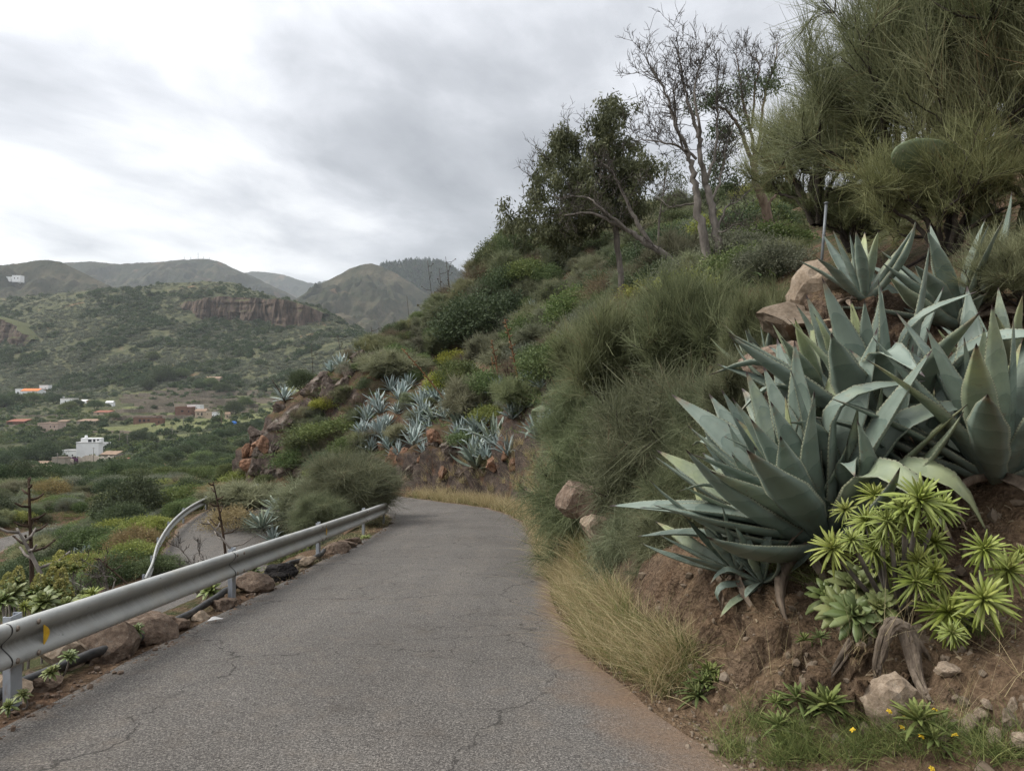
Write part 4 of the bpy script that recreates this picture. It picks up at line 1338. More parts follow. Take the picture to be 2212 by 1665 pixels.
SL = [  # px, py, d, size, kind, wording
    (215, 1395, 6.4, .26, 'stone', 'large dark brown stone under the barrier, nearest to the camera'),
    (310, 1365, 7.0, .25, 'stone', 'large brown stone beside the small rosette plant under the barrier'),
    (362, 1340, 7.4, .17, 'stone', 'rough brown stone touching the black pipe'),
    (130, 1415, 6.1, .19, 'pale', 'pale brown stone behind the first barrier post'),
    (85, 1470, 5.5, .12, 'stone', 'flat grey stone at the foot of the first barrier post'),
    (15, 1480, 5.2, .15, 'pale', 'pale stone at the picture edge left of the first post'),
    (485, 1300, 8.5, .13, 'stone', 'brown stone just before the second barrier post'),
    (550, 1268, 9.6, .21, 'stone', 'reddish brown angular stone right after the second barrier post'),
    (622, 1245, 10.6, .19, 'lava', 'black porous lava stone lying by the road edge'),
    (660, 1235, 11.0, .13, 'stone', 'small brown stone next to the black lava stone'),
    (680, 1215, 12.0, .14, 'pale', 'pale stone just before the third barrier post'),
    (655, 1210, 12.4, .13, 'pale', 'tan stone behind the black lava stone'),
    (733, 1198, 13.8, .20, 'stone', 'brown stone right after the third barrier post'),
    (757, 1190, 14.6, .16, 'stone', 'dark brown stone in the middle of the row after the third post'),
    (775, 1183, 15.3, .15, 'stone', 'last brown stone of the row before the fourth barrier post'),
    (440, 1330, 7.9, .09, 'pale', 'small pale stone on the road side of the black pipe'),
    (585, 1255, 10.0, .10, 'pale', 'small tan stone between the angular stone and the lava stone'),
    (455, 1293, 8.9, .13, 'pale', 'tan stone behind the black pipe before the second post')]
for (px, py, d, s, k, lb) in SL:
    x = (px - CX) / FP * d
    x = min(x, -3.46 if d < 13 else -3.4)
    o = link('stone', random.choice(ROCK[k]), None, (x, d, gz(x, d) + s * 0.42), (random.uniform(-.4, .4), random.uniform(-.4, .4), random.uniform(0, 6.28)), (s * 1.25, s * 1.3, s * 1.05))
    tag(o, lb, 'stone', 'stones along the barrier')

pp = np.array([(-3.62, y, 0) for y in np.linspace(4.2, 13.5, 26)])
pp[:, 0] += 0.10 * np.sin(pp[:, 1] * 1.1) + 0.03 * np.sin(pp[:, 1] * 3.1)
pp[:, 2] = land(pp[:, 0], pp[:, 1]) + 0.09 + 0.02 * np.sin(pp[:, 1] * 2.3)
V, F = tube_np(pp, 0.042, 10)
tag(make('water_pipe', V, F, 'black_plastic', None, True), 'black plastic water pipe lying between the stones and the barrier', 'pipe')
g = np.random.default_rng(60)
lp = lane_at(7.6, -1.86)
V = np.array([(0, 0, 0), (.11, .02, .015), (.13, .09, .0), (.02, .08, .02), (.06, .05, .035), (.16, .05, .01)])
tag(make('paper_scrap', V, np.array([[0, 1, 4], [1, 2, 4], [2, 3, 4], [3, 0, 4], [1, 5, 2]]), 'paper_white', None, loc=(lp[0], lp[1], lp[2] + .02)), 'scrap of white paper on the asphalt edge under the barrier', 'litter')

# ------------------------------------------------------------------ plants of the near bank on the right
def hit(px, py, lo=2.5, hi=90.0, n=260):
    """where the line of sight through (px, py) meets the ground"""
    ds = np.exp(np.linspace(math.log(lo), math.log(hi), n))
    x = (px - CX) / FP * ds; z = (CY - py) / FP * ds
    h = land(x, ds)
    k = np.argmax(z <= h)
    if not (z <= h).any(): k = n - 1
    return Vector((x[k], ds[k], h[k]))


def on(px, d):
    x = (px - CX) / FP * d
    return Vector((x, d, gz(x, d)))

# large agaves: leaf by leaf
p = on(1775, 5.75); agave('agave_plant', (p.x, p.y, p.z + .12), 1.58, 42, 'largest blue green agave on the bank, leaves fanning left over the earth cut', (-0.50, -0.16), 1, spread=0.88, bent=0.32, dead=14, width=1.2)
p = on(1905, 6.25); agave('agave_plant', (p.x, p.y, p.z + .1), 1.5, 24, 'tall upright agave with folded over yellow edged leaf behind the largest one', (-0.30, 0.0), 2, spread=0.62, bent=0.3, dead=6, width=1.1)
p = on(2150, 5.25); agave('agave_plant', (p.x, p.y, p.z + .08), 1.38, 24, 'broad leaved agave cut by the right picture edge, above the green rosettes', (-0.22, -0.12), 3, spread=0.75, bent=0.06, dead=7, width=1.12)
p = on(1868, 7.5); agave('agave_plant', (p.x, p.y, p.z), 0.82, 13, 'small upright agave in front of the pale rock', (-0.12, -0.1), 4, spread=0.75, bent=0.0, dead=4, width=1.1)
p = on(2075, 7.3); agave('agave_plant', (p.x, p.y, p.z), 1.2, 16, 'agave with leaves swept left under the overhanging broom', (-0.55, -0.1), 5, spread=0.75, bent=0.08, dead=6, width=1.1)
p = on(1570, 9.2); agave('agave_plant', (p.x, p.y, p.z), 1.22, 14, 'upright agave rising behind the big broom shrub', (-0.12, -0.05), 6, spread=0.6, bent=0.12, dead=3)
p = on(1645, 5.55); agave('agave_plant', (p.x, p.y, p.z + .02), 0.50, 14, 'small agave with drooping leaves at the lip of the earth cut', (-0.65, -0.35), 7, spread=1.0, bent=0.1, dead=3, width=1.1)
p = on(1590, 5.75); agave('agave_plant', (p.x, p.y, p.z + .05), 0.72, 12, 'half grown agave at the left foot of the largest one', (-0.7, -0.15), 8, spread=0.8, bent=0.0, dead=3)
p = on(1660, 8.3); agave('agave_plant', (p.x, p.y, p.z), 0.8, 11, 'grey agave half hidden between broom and pale rock', (-0.2, 0), 9, spread=0.7, bent=0.0, dead=3)
p = on(1790, 6.9); agave('agave_plant', (p.x, p.y, p.z + .05), 1.05, 11, 'agave pointing up left, just below the pale rock', (-0.5, 0), 10, spread=0.55, bent=0.15, dead=4)
p = on(2190, 6.3); agave('agave_plant', (p.x, p.y, p.z), 0.95, 12, 'agave at the right edge with narrow upright leaves', (-0.2, 0), 11, spread=0.7, bent=0.05, dead=5)

p = on(1690, 6.0); agave('agave_plant', (p.x, p.y, p.z + .05), 1.1, 20, 'narrow leaved agave squeezed between the largest one and the broom', (-0.55, -0.05), 12, spread=0.7, bent=0.1, dead=5, width=.95)
p = on(1850, 5.75); agave('agave_plant', (p.x, p.y, p.z + .05), 1.15, 18, 'agave with curled leaves just behind the finger leaved plants', (-0.25, -0.1), 13, spread=0.8, bent=0.25, dead=6, width=1.0)
p = on(2010, 5.7); agave('agave_plant', (p.x, p.y, p.z + .03), 0.85, 14, 'dark agave in the gap between the two broad ones', (-0.2, -0.1), 14, spread=0.8, bent=0.15, dead=6)

# broom shrubs: fans of thin switches
HBP = [broom_tree(600, 'broom_green', 18, 9, 52, .95, .32, .0062, .78, .25, .55, .35, .12, -.1), broom_tree(601, 'broom_green', 15, 9, 52, 1.1, .34, .006, .65, .5, .38, .2, 0, .3),
       broom_tree(602, 'broom_green', 18, 9, 52, .9, .34, .0062, .85, .1, .6, .4, .3, -.35)]
TBP = [broom_tree(610 + i, 'broom_olive', 12, 6, 46, 1.25, .40, .0050, .85, .45, .40, .18, 0, .2, .55, .042) for i in range(2)]
HB = [a for a, _ in HBP]; HSTEM = [b for _, b in HBP]; TB = [a for a, _ in TBP]; TSTEM = [b for _, b in TBP]

def broom(px, py, d, size, proto, stem, label, sq=(1, 1, 1), rz=0.0, tilt=(0, 0), group=None):
    """a broom whose crown centre shows at px, py"""
    c = at(px, py, d)
    e = empty('broom_shrub', (c.x, c.y, c.z - 0.42 * size * sq[2]), label, 'shrub', group, rz, (size * sq[0], size * sq[1], size * sq[2]))
    e.rotation_euler = (tilt[0], tilt[1], rz)
    link('crown', proto, e); link('stem', (HSTEM + TSTEM)[(HB + TB).index(proto)], e)
    return e

broom(1295, 1070, 11.3, 1.05, HB[2], HSTEM[0], 'grey green broom hanging down to the road edge', (0.95, 1, 1.25), 0.4, group='broom shrubs on the bank beside the lane')
broom(1460, 1010, 9.6, 1.22, HB[0], HSTEM[1], 'largest dense broom bush in the middle of the bank', (1.05, 1, 1.2), 2.2, group='broom shrubs on the bank beside the lane')
broom(1505, 770, 10.4, 1.05, HB[1], HSTEM[2], 'upright broom with bare dark stems in front of the upper agave', (1, 1, 1.1), 1.0, group='broom shrubs on the bank beside the lane')
broom(1330, 830, 12.6, 1.35, HB[1], HSTEM[0], 'brownish green broom above the one hanging over the road', (1, 1, 1), 4.0, group='broom shrubs on the bank beside the lane')
broom(1395, 1190, 8.7, 0.68, HB[2], HSTEM[1], 'low dark broom at the foot of the bank above the dry grass', (1.1, 1, 1.1), 5.0, group='broom shrubs on the bank beside the lane')
broom(1640, 770, 8.8, 0.6, HB[1], HSTEM[2], 'thin small broom between upper agave and pale rock', (0.9, .9, 1.3), 3.0, group='broom shrubs on the bank beside the lane')
broom(1275, 925, 14.5, 1.1, HB[0], HSTEM[2], 'rounded broom on the roadside farther down the lane', (1, 1, 1.1), 0.9, group='broom shrubs on the bank beside the lane')
broom(1560, 960, 8.6, 0.75, HB[0], HSTEM[1], 'bright green broom touching the tips of the largest agave', (.9, .9, 1.2), 1.7, group='broom shrubs on the bank beside the lane')

broom(1530, 1075, 7.6, 0.62, HB[2], HSTEM[0], 'dark broom tucked behind the left tips of the largest agave', (1, 1, 1.15), 2.6, group='broom shrubs on the bank beside the lane')
broom(1475, 1165, 7.4, 0.45, HB[2], HSTEM[2], 'low broom drooping over the top of the earth cut', (1.2, 1, 1), 0.2, group='broom shrubs on the bank beside the lane')
broom(1620, 900, 7.9, 0.62, HB[1], HSTEM[1], 'broom between the upper agave and the tips of the largest one', (1, 1, 1.1), 5.5, group='broom shrubs on the bank beside the lane')
for i, (px, py, d, s, sq, lb) in enumerate([
        (1765, 400, 12.5, 1.3, (1, 1, 1.05), 'tall olive broom on the skyline right of the leaning brown trunk'),
        (1940, 300, 10.5, 1.6, (1, 1, 1.05), 'tall olive broom rising above the pale rock'),
        (2110, 130, 9.5, 1.5, (1, 1, 1.15), 'highest olive broom at the upper right corner'),
        (2270, 330, 8.6, 1.4, (1, 1, 1.35), 'olive broom with black stems at the right edge'),
        (1840, 500, 12.5, .9, (1.2, 1, .8), 'low olive broom behind the grey pole'),
        (2040, 470, 9.0, 1.05, (1.1, 1, .9), 'dark stemmed olive broom below the cactus pads'),
        (2225, 640, 6.9, 0.62, (1.1, 1, .8), 'light green broom tuft hanging at the right edge'),
        (2300, 60, 12.0, 1.9, (1.1, 1, 1.2), 'dense olive broom filling the top right corner')]):
    broom(px, py, d, s, TB[i % 2], TSTEM[i % 2], lb, sq, i * 1.3, group='olive brooms on the upper slope')

# pale rocks above the agaves
for i, (px, py, d, s, sq, k, lb) in enumerate([
        (1768, 630, 8.0, .36, (.95, 1, 1.25), 'pale', 'rounded pale boulder at the foot of the grey pole'),
        (1720, 700, 7.75, .46, (1.3, 1, .8), 'pale', 'broad pale rock slab below the rounded boulder'),
        (1850, 645, 8.5, .42, (1.5, 1, .7), 'stone', 'brown rock slab right of the rounded boulder'),
        (1690, 775, 7.3, .36, (1.2, 1, .8), 'stone', 'cracked brown rock under the broad pale slab'),
        (1950, 690, 8.0, .3, (1.2, 1, .8), 'pale', 'pale rock showing between the two upper agaves'),
        (1800, 745, 7.3, .33, (1.2, 1, .75), 'pale', 'pale rock behind the tall upright agave'),
        (1720, 860, 6.7, .26, (1.2, 1, .9), 'stone', 'brown rock behind the tips of the largest agave'),
        (1255, 1075, 10.1, .36, (.8, 1, 1.1), 'stone', 'brown boulder showing through the hanging broom'),
        (1290, 1150, 9.6, .30, (1, 1, 1.0), 'pale', 'pale brown boulder at the foot of the hanging broom')]):
    p = at(px, py, d)
    o = link('boulder', ROCK[k][i % 4], None, tuple(p), (0.2 * math.sin(i), 0.2 * math.cos(i * 2), i * 1.1), (s * sq[0], s * sq[1], s * sq[2]))
    tag(o, lb, 'boulder', 'rocks on the near bank')

# grey pole on the boulder
a, b_ = at(1772, 600, 8.6), at(1785, 440, 8.6)
m = MB().tube([tuple(a), tuple((a + b_) / 2), tuple(b_)], 0.017, 10)
po = empty('pole', tuple(a), 'thin grey metal pole standing behind the rounded boulder', 'pole')
V = np.concatenate(m.v) - np.array(a)
make('shaft', V, np.concatenate(m.q), 'pipe_grey', po, True)
cv, cf = tube_np([(0, 0, 0), (0, 0, .012), (0, 0, .02)], [.028, .028, .01], 10)
make('cap', cv, cf, 'pipe_grey', po, True, loc=tuple(b_ - a))

# prickly pear
def pad_mesh(seed, L=1.0, W=0.6, T=0.11):
    import bmesh
    bm = bmesh.new(); bmesh.ops.create_icosphere(bm, subdivisions=3, radius=1.0)
    V = np.array([v.co for v in bm.verts]); F = np.array([[v.index for v in f.verts] for f in bm.faces]); bm.free()
    x = V[:, 0]
    w = W * 0.5 * (0.80 + 0.32 * x - 0.12 * x * x)
    P = np.column_stack([(x + 1) * L / 2, V[:, 1] * w / 0.8, V[:, 2] * T * 0.5 * (1.1 - 0.2 * x)])
    P[:, 2] += 0.06 * np.sin(P[:, 0] * 2.5 + seed) + 0.012 * fbm(P[:, 0] * 6, P[:, 1] * 6, octv=2, seed=seed)
    return mesh_np('pad', P, F, 'cactus_pad', True)
PADS = [pad_mesh(700 + i, 1, w) for i, w in enumerate((.40, .36, .38))]
def prickly(base, pads, label):
    e = empty('prickly_pear', tuple(base), label, 'cactus')
    for k, (p0, p1, roll) in enumerate(pads):
        d = p1 - p0
        q = d.to_track_quat('X', 'Z')
        o = link('pad', PADS[k % 3], e, tuple(p0 - base))
        o.rotation_mode = 'QUATERNION'
        o.rotation_quaternion = q @ Matrix.Rotation(roll, 3, 'X').to_quaternion()
        o.scale = (d.length,) * 3
    return e
D_ = 9.0
prickly(at(2160, 600, D_), [(at(2150, 620, D_), at(2120, 440, D_), 1.5), (at(2125, 470, D_), at(2100, 340, D_ - .1), 1.3), (at(2100, 345, D_ - .1), at(1930, 335, D_ - .3), 1.1),
                            (at(2110, 350, D_), at(2290, 335, D_ - .2), .7), (at(2150, 350, D_), at(2230, 200, D_), 1.2), (at(2200, 500, D_), at(2260, 400, D_), 1.4)],
        'prickly pear with big pale green pads among the broom branches')
q = at(1165, 880, 21)
prickly(on(1165, 21.5), [(at(1158, 915, 21.4), at(1150, 885, 21.3), 1.3), (at(1148, 886, 21.3), at(1188, 880, 21), 1.35)], 'prickly pear with one pale spotted pad beside the big broom')

# ---- green rosette plants in front
def rosette_mesh(name, mat, seed, n=58, L=1.0, W=0.10, blunt=True, el0=80, el1=-35, spatula=False):
    g = np.random.default_rng(seed)
    parts = []
    for i in range(n):
        f = (i + .5) / n
        az = i * 2.39996 + g.normal() * .12; el = R(el0) + (R(el1) - R(el0)) * f ** .9 + g.normal() * .08
        l = L * (0.5 + 0.5 * min(1, f * 1.6)) * (.85 + .3 * g.random())
        t = np.linspace(0, 1, 5)
        w = W * L * (np.array([.45, .6, .95, 1.15, .35]) if spatula else np.array([.6, .85, 1.0, .95, .3]))
        bend = -0.35 * f * t ** 2 + 0.12 * g.normal() * t ** 2
        P = np.stack([t * l, 0 * t, bend * l], -1)
        V = np.stack([P + np.stack([0 * t, -w / 2, 0.28 * w], -1), P, P + np.stack([0 * t, w / 2, .28 * w], -1), P + np.stack([0 * t, 0 * t, -.28 * w], -1)], 1).reshape(-1, 3)
        ii = np.arange(4)[:, None] * 4; jj = np.arange(4)[None]; j2 = (jj + 1) % 4
        F = np.stack([ii + jj, ii + 4 + jj, ii + 4 + j2, ii + j2], -1).reshape(-1, 4)
        m = np.array(Matrix.Rotation(az, 3, 'Z') @ Matrix.Rotation(-el, 3, 'Y'))
        parts.append((V @ m.T + np.array([0, 0, .05 * L * (1 - f)]), F, np.clip(np.full(len(V), .12 + .5 * g.random()) + .35 * (1 - f), 0, 1)))
    V, F, a = cat(parts)
    return mesh_np(name, V, F, mat, True, {'rnd': a})
ROS = [rosette_mesh('rosette', 'rosette_green', 720 + i) for i in range(3)]
AEO = [rosette_mesh('rosette', 'aeonium_green', 730 + i, 30, 1, .3, el0=75, el1=-8, spatula=True) for i in range(2)]
WEED = [rosette_mesh('leaves', 'weed_green', 740 + i, 24, 1, .16, el0=85, el1=0) for i in range(2)]

def rosette_plant(base, heads, label, protos, cat_='plant', name='rosette_plant', stem='bark_grey', rad=0.016, aim=0.5):
    base = Vector(base)
    e = empty(name, tuple(base), label, cat_)
    g = random.Random(str(label))
    for (c, r) in heads:
        v = c - base
        mid = v * 0.5 + Vector((g.uniform(-.05, .05), g.uniform(-.05, .05), -0.06))
        k = np.linspace(0, 1, 7)[:, None]
        pts = (1 - k) ** 2 * 0 + 2 * k * (1 - k) * np.array(mid) + k ** 2 * np.array(v)
        sv, sf = tube_np(pts, rad * (1.1 - 0.3 * k[:, 0]), 7)
        make('stem', sv, sf, stem, e, True)
        o = link('rosette', g.choice(protos), e, tuple(v), None, r * g.uniform(.72, 1.15))
        ax = (v.normalized() * aim + Vector((g.uniform(-.35, .35), -0.45 + g.uniform(-.3, .2), 0.7))).normalized()
        o.rotation_mode = 'QUATERNION'; o.rotation_quaternion = ax.to_track_quat('Z', 'Y') @ Matrix.Rotation(g.random() * 6.28, 3, 'Z').to_quaternion()
    return e

HD = [(1385, 225, 85), (1530, 110, 90), (1620, 110, 80), (1720, 150, 90), (1760, 20, 100), (1855, 50, 70), (1610, 300, 90), (1760, 290, 90), (1745, 370, 85), (1600, 180, 60), (1570, 0, 70), (1470, 190, 65), (1440, 60, 70), (1660, 220, 75), (1820, 200, 70), (1560, 235, 70), (1690, 60, 70), (1825, 330, 75)]
HD2 = [(2040, 230, 95), (2140, 320, 90), (1885, 500, 130), (2040, 445, 105), (1900, 590, 65), (2200, 250, 60)]
def heads(H, d0):
    return [(at(1106 + .5 * x, 1072 + .5 * y, d0 + 0.25 * math.sin(x * .013 + y * .02)), r * 1.14 * .5 / FP * d0 * 1.15) for x, y, r in H]
b1 = hit(1935, 1335); rosette_plant((b1.x, b1.y, b1.z - .03), heads(HD, 4.45), 'bushy green plant of many finger leaved rosettes in front of the largest agave', ROS)
b2 = hit(2090, 1345); rosette_plant((b2.x, b2.y, b2.z - .03), heads(HD2, 4.15), 'green plant of finger leaved rosettes hanging over the bare red earth', ROS)
b3 = hit(1850, 1330); rosette_plant((b3.x, b3.y, b3.z - .03), heads([(1360, 440, 90), (1490, 400, 95), (1480, 515, 75), (1590, 480, 80), (1420, 490, 70)], 4.5),
                                    'darker green broad leaved rosette cluster left of the finger leaved plants', AEO, rad=.012)
for i, (px, py, d, r, s, lb) in enumerate([
        (150, 1418, 5.7, .085, .16, 'yellow green rosette on a leaning stem by the first barrier post'),
        (110, 1452, 5.45, .07, .06, 'small brownish rosette low at the gravel edge by the first post'),
        (295, 1360, 6.6, .085, .12, 'small stalked green rosette in front of the large brown stone'),
        (20, 1525, 4.85, .075, .04, 'yellowish rosette at the foot of the first post, left picture edge'),
        (50, 1500, 5.0, .06, .05, 'orange tinged rosette touching the first barrier post'),
        (10, 1425, 5.3, .08, .14, 'pale green rosette left of the first post behind the barrier'),
        (790, 1165, 16.3, .13, .12, 'lime green rosette beyond the third post under the barrier'),
        (455, 1275, 8.9, .15, .2, 'lime green rosette under the barrier before the second post'),
        (545, 1235, 9.9, .16, .2, 'fresh green rosette behind the angular stone after the second post')]):
    c = at(px, py, d)
    bz = gz(c.x, d)
    bs = Vector((c.x + (.1 if i in (0,) else 0.02) * -1, d + .02, min(bz, c.z - 0.03)))
    rosette_plant(bs, [(c, r)], lb, AEO, 'plant', 'small_rosette_plant', rad=.008, aim=.2)

# leafy weeds at the foot of the cut
for i, (px, py, r, lb) in enumerate([
        (1700, 1600, .11, 'narrow leaved weed at the road edge, lowest of three'), (1742, 1565, .12, 'narrow leaved weed above two others at the foot of the cut'),
        (1790, 1575, .13, 'bright green weed right of the two other leafy weeds'), (1755, 1460, .06, 'tiny weed on the pale earth cut'),
        (1510, 1505, .13, 'green weed under the last dry grass clump'), (1535, 1480, .11, 'second green weed under the last dry grass clump'),
        (2010, 1620, .13, 'fresh green weed low among the flowers'), (1690, 1530, .07, 'very small weed left of the leafy weeds'),
        (1900, 1540, .07, 'small weed beside the half buried rock'), (1420, 1455, .09, 'weed at the asphalt edge below the dry grass'),
        (1240, 1350, .08, 'green weed at the asphalt edge halfway along the dry grass')]):
    p = hit(px, py)
    e = empty('leafy_weed', (p.x, p.y, p.z - .01), lb, 'weed', 'weeds at the road edge', i * 1.1)
    for k in range(3 if r > .1 else 2):
        link('leaves', WEED[k % 2], e, (0.05 * math.cos(k * 2.1), .05 * math.sin(k * 2.1), 0.02 + r * .45 * (k % 2)), (.2 * math.cos(k * 4), .2 * math.sin(k * 3), k), r * (1.3 - .15 * k))
    sv, sf = tube_np([(0, 0, -.02), (0.005, 0, r * .3), (0, .005, r * .55)], [.005, .004, .003], 5)
    make('stem', sv, sf, 'leaf_mid', e, True, {'rnd': np.full(len(sv), .5)})

# weathered root stump
def gnarl(pts, rad, seed, sides=12):
    pts = catmull(np.array(pts), 6)
    r = np.interp(np.linspace(0, 1, len(pts)), np.linspace(0, 1, len(rad)), rad)
    V, F = tube_np(pts, r, sides)
    g = 1 + 0.0
    c = np.repeat(pts, sides, 0)
    n = len(c)
    d = V[:n] - c
    k = 1 + 0.75 * fbm(V[:n, 0] * 30, V[:n, 1] * 30, V[:n, 2] * 14, 4, seed)
    V[:n] = c + d * k[:, None]
    return V, F
def P4(px, py, lift=0.0, dd=0.0):
    h = hit(px, py); h.z += lift; h.y -= dd
    return np.array(h)
s0 = P4(1930, 1450)
st = empty('root_stump', tuple(s0), 'weathered grey root stump sticking out of the red earth', 'stump')
for nm, pts, rad, sd in [('trunk', [P4(1894, 1468, .02), P4(1897, 1436, .04), P4(1922, 1412, .05), P4(1953, 1440, .045), P4(1984, 1480, .03), P4(2012, 1532, -.005)], [.018, .028, .036, .038, .03, .010], 1),
                         ('root', [P4(1940, 1402, .06), P4(1958, 1425, .06), P4(1990, 1452, .04), P4(2008, 1448, .0)], [.014, .028, .026, .008], 2),
                         ('root', [P4(1845, 1360, .03), P4(1848, 1410, .05), P4(1838, 1445, .06), P4(1805, 1475, .05), P4(1785, 1502, .0)], [.018, .022, .020, .016, .008], 3),
                         ('root', [P4(1900, 1440, .03), P4(1897, 1470, .02), P4(1890, 1490, -.01)], [.022, .018, .01], 4)]:
    gr_ = np.random.default_rng(sd); m = MB(); R0 = max(rad)
    for k in range(8):
        o_ = gr_.normal(size=3) * R0 * .42
        V, F = gnarl([q - s0 + o_ * min(1, r_ / R0 * 1.1) + gr_.normal(size=3) * R0 * .18 for q, r_ in zip(pts, np.interp(np.linspace(0, 1, len(pts)), np.linspace(0, 1, len(rad)), rad))], [r_ * (.35 + .3 * gr_.random()) for r_ in rad], sd * 10 + k, 7)
        m.add(V, F)
    make(nm, np.concatenate(m.v), np.concatenate(m.q), 'dead_wood', st, False)

# stones lying on the red earth
EST = [(2046, 1493, .062, 'largest loose tan stone right of the root stump'), (2090, 1553, .05, 'flat tan stone below the largest loose one'), (1941, 1540, .17, 'half buried pale rock below the root stump'),
       (2181, 1587, .065, 'grey tan stone near the right edge'), (2099, 1596, .07, 'tan stone in the rubble above the flowers'), (1821, 1368, .06, 'upright yellowish stone left of the root stump'),
       (1981, 1375, .05, 'reddish stone above the root stump'), (2000, 1392, .045, 'small reddish stone just above the stump'), (2205, 1605, .07, 'tan stone at the right picture edge'),
       (2137, 1548, .036, 'small tan stone in the rubble'), (2070, 1520, .03, 'small reddish stone under the largest loose one'), (2150, 1600, .05, 'brown stone in the rubble near the right edge'),
       (1960, 1385, .03, 'pebble sized stone touching the stump top'), (1860, 1500, .03, 'small reddish stone below the curved root'), (2060, 1570, .04, 'reddish stone in the middle of the rubble'),
       (2190, 1530, .04, 'tan stone in the dry twigs at the right edge'), (2120, 1570, .035, 'angular small stone in the rubble'), (1660, 1250, .05, 'dark stone under the drooping small agave')]
for i, (px, py, s, lb) in enumerate(EST):
    p = hit(px, py)
    o = link('stone', ROCK['pale'][i % 4], None, (p.x, p.y, p.z + s * .12), (i * .7, i * .4, i * 1.3), (s * 1.15, s, s * .85))
    tag(o, lb, 'stone', 'stones on the red earth')

# small stones, crumbs and litter on the verge and the bank foot
g = np.random.default_rng(77)
import bmesh
bm = bmesh.new(); bmesh.ops.create_icosphere(bm, subdivisions=1, radius=1.0)
ICO_V = np.array([v.co for v in bm.verts]); ICO_F = np.array([[v.index for v in f.verts] for f in bm.faces]); bm.free()
def pebbles(name, mat, X, Y, S, label, seed, lift=0.2):
    g = np.random.default_rng(seed)
    Z = land(X, Y)
    n = len(X)
    J = ICO_V[None] * (0.65 + 0.7 * g.random((n, len(ICO_V), 1))) * (0.7 + 0.6 * g.random((n, 1, 3)))
    V = J * S[:, None, None] + np.stack([X, Y, Z + S * lift], -1)[:, None]
    F = (ICO_F[None] + np.arange(n)[:, None, None] * len(ICO_V)).reshape(-1, 3)
    o = make(name, V.reshape(-1, 3), F, mat)
    return tag(o, label, kind='stuff')
n = 2200
s = 3.0 + 9 * g.random(n) ** 1.3
offr = road_right(s) + np.abs(g.normal(size=n)) * 0.32 - 0.22
c = lane_at(s, 0); X = c[:, 0] + offr; Y = c[:, 1]
pebbles('gravel', 'stone_pale', X, Y, 0.004 + 0.012 * g.random(n) ** 3, 'loose crumbs of earth and gravel along the right road edge', 1, .6)
n = 1500
X = 1.2 + 3.4 * g.random(n); Y = 2.8 + 4.2 * g.random(n)
pebbles('rubble', 'stone_pale', X, Y, 0.006 + 0.045 * g.random(n) ** 5, 'small stones and crumbs scattered on the red earth bank', 2)
n = 1600
s = 3.4 + 22 * g.random(n) ** 1.6
offl = -1.98 - np.abs(g.normal(size=n)) * 0.22 + 0.2
c = lane_at(s, 0); X = c[:, 0] + offl; Y = c[:, 1]
pebbles('gravel', 'stone', X, Y, 0.005 + 0.022 * g.random(n) ** 3, 'loose dark gravel under the crash barrier', 3, .6)

# ---- grass
def grass(name, mat, X, Y, label, per=50, h=0.4, w=0.006, lean=0.35, sag=0.45, seed=0, spread=0.06, Z=None):
    g = np.random.default_rng(seed)
    Z = land(X, Y) if Z is None else Z
    n = len(X)
    P = np.repeat(np.stack([X, Y, Z], -1), per, 0) + g.normal(size=(n * per, 3)) * np.array([spread, spread, 0.01])
    hs = np.repeat(h * (0.55 + 0.75 * g.random(n)), per) * (0.5 + 0.6 * g.random(n * per))
    Dv = g.normal(size=(n * per, 3)) * lean; Dv[:, 2] = 1
    bv = np.column_stack([Dv[:, 0], Dv[:, 1], -sag * np.ones(n * per) * g.random(n * per)]) * 0.8
    V, F, a = ribbons(P, Dv, hs, w * (.6 + .8 * g.random(n * per)), g, 0, 0, 4, 0.15, bendv=bv)
    o = make(name, V, F, mat, None, False, {'rnd': a})
    return tag(o, label, kind='stuff')

g = np.random.default_rng(81)
n = 330
s = 5.3 + 8.0 * g.random(n); c = lane_at(s, 0)
X = c[:, 0] + road_right(s) + 0.12 + 0.42 * g.random(n) ** 0.8; Y = c[:, 1]
grass('dry_grass', 'grass_dry', X, Y, 'pale dry grass along the foot of the bank beside the asphalt', 50, 0.48, 0.0052, 0.40, 0.6, 1)
grass('green_grass', 'grass_green', X[:200] + .03, Y[:200], 'green grass blades inside the dry grass beside the asphalt', 46, 0.33, 0.0054, 0.42, 0.4, 2)
n = 420
s = 13 + 21 * g.random(n); c = lane_at(s, 1.0); c0 = lane_at(s, 0.0)
o_ = road_right(s) + 0.1 + (0.8 + 0.03 * (s - 13)) * g.random(n)
P_ = c0 + (c - c0) * o_[:, None]
grass('dry_grass', 'grass_dry', P_[:, 0], P_[:, 1], 'yellow grass strip below the far rock cut where the lane bends', 60, 0.6, 0.010, 0.30, 0.45, 3, 0.10)
grass('green_grass', 'grass_green', P_[::2, 0], P_[::2, 1], 'green tufts in the far yellow grass strip', 24, 0.42, 0.010, 0.4, 0.4, 4, 0.12)
n = 180
px = 1560 + 650 * g.random(n); py = 1520 + 140 * g.random(n) ** .7
keep = py > 1500 + np.interp(px, [1560, 1700, 2200], [0, 70, 110])
H_ = [hit(a, b_, 2.6, 9, 120) for a, b_ in zip(px[keep], py[keep])]
grass('green_grass', 'grass_green', np.array([h.x for h in H_]), np.array([h.y for h in H_]), 'green grass tufts at the lower right foot of the bank', 30, 0.19, 0.0035, 0.45, 0.4, 5, 0.04)
n = 34
H_ = [hit(a, b_, 2.6, 9, 120) for a, b_ in zip(1600 + 610 * g.random(n), 1400 + 260 * g.random(n))]
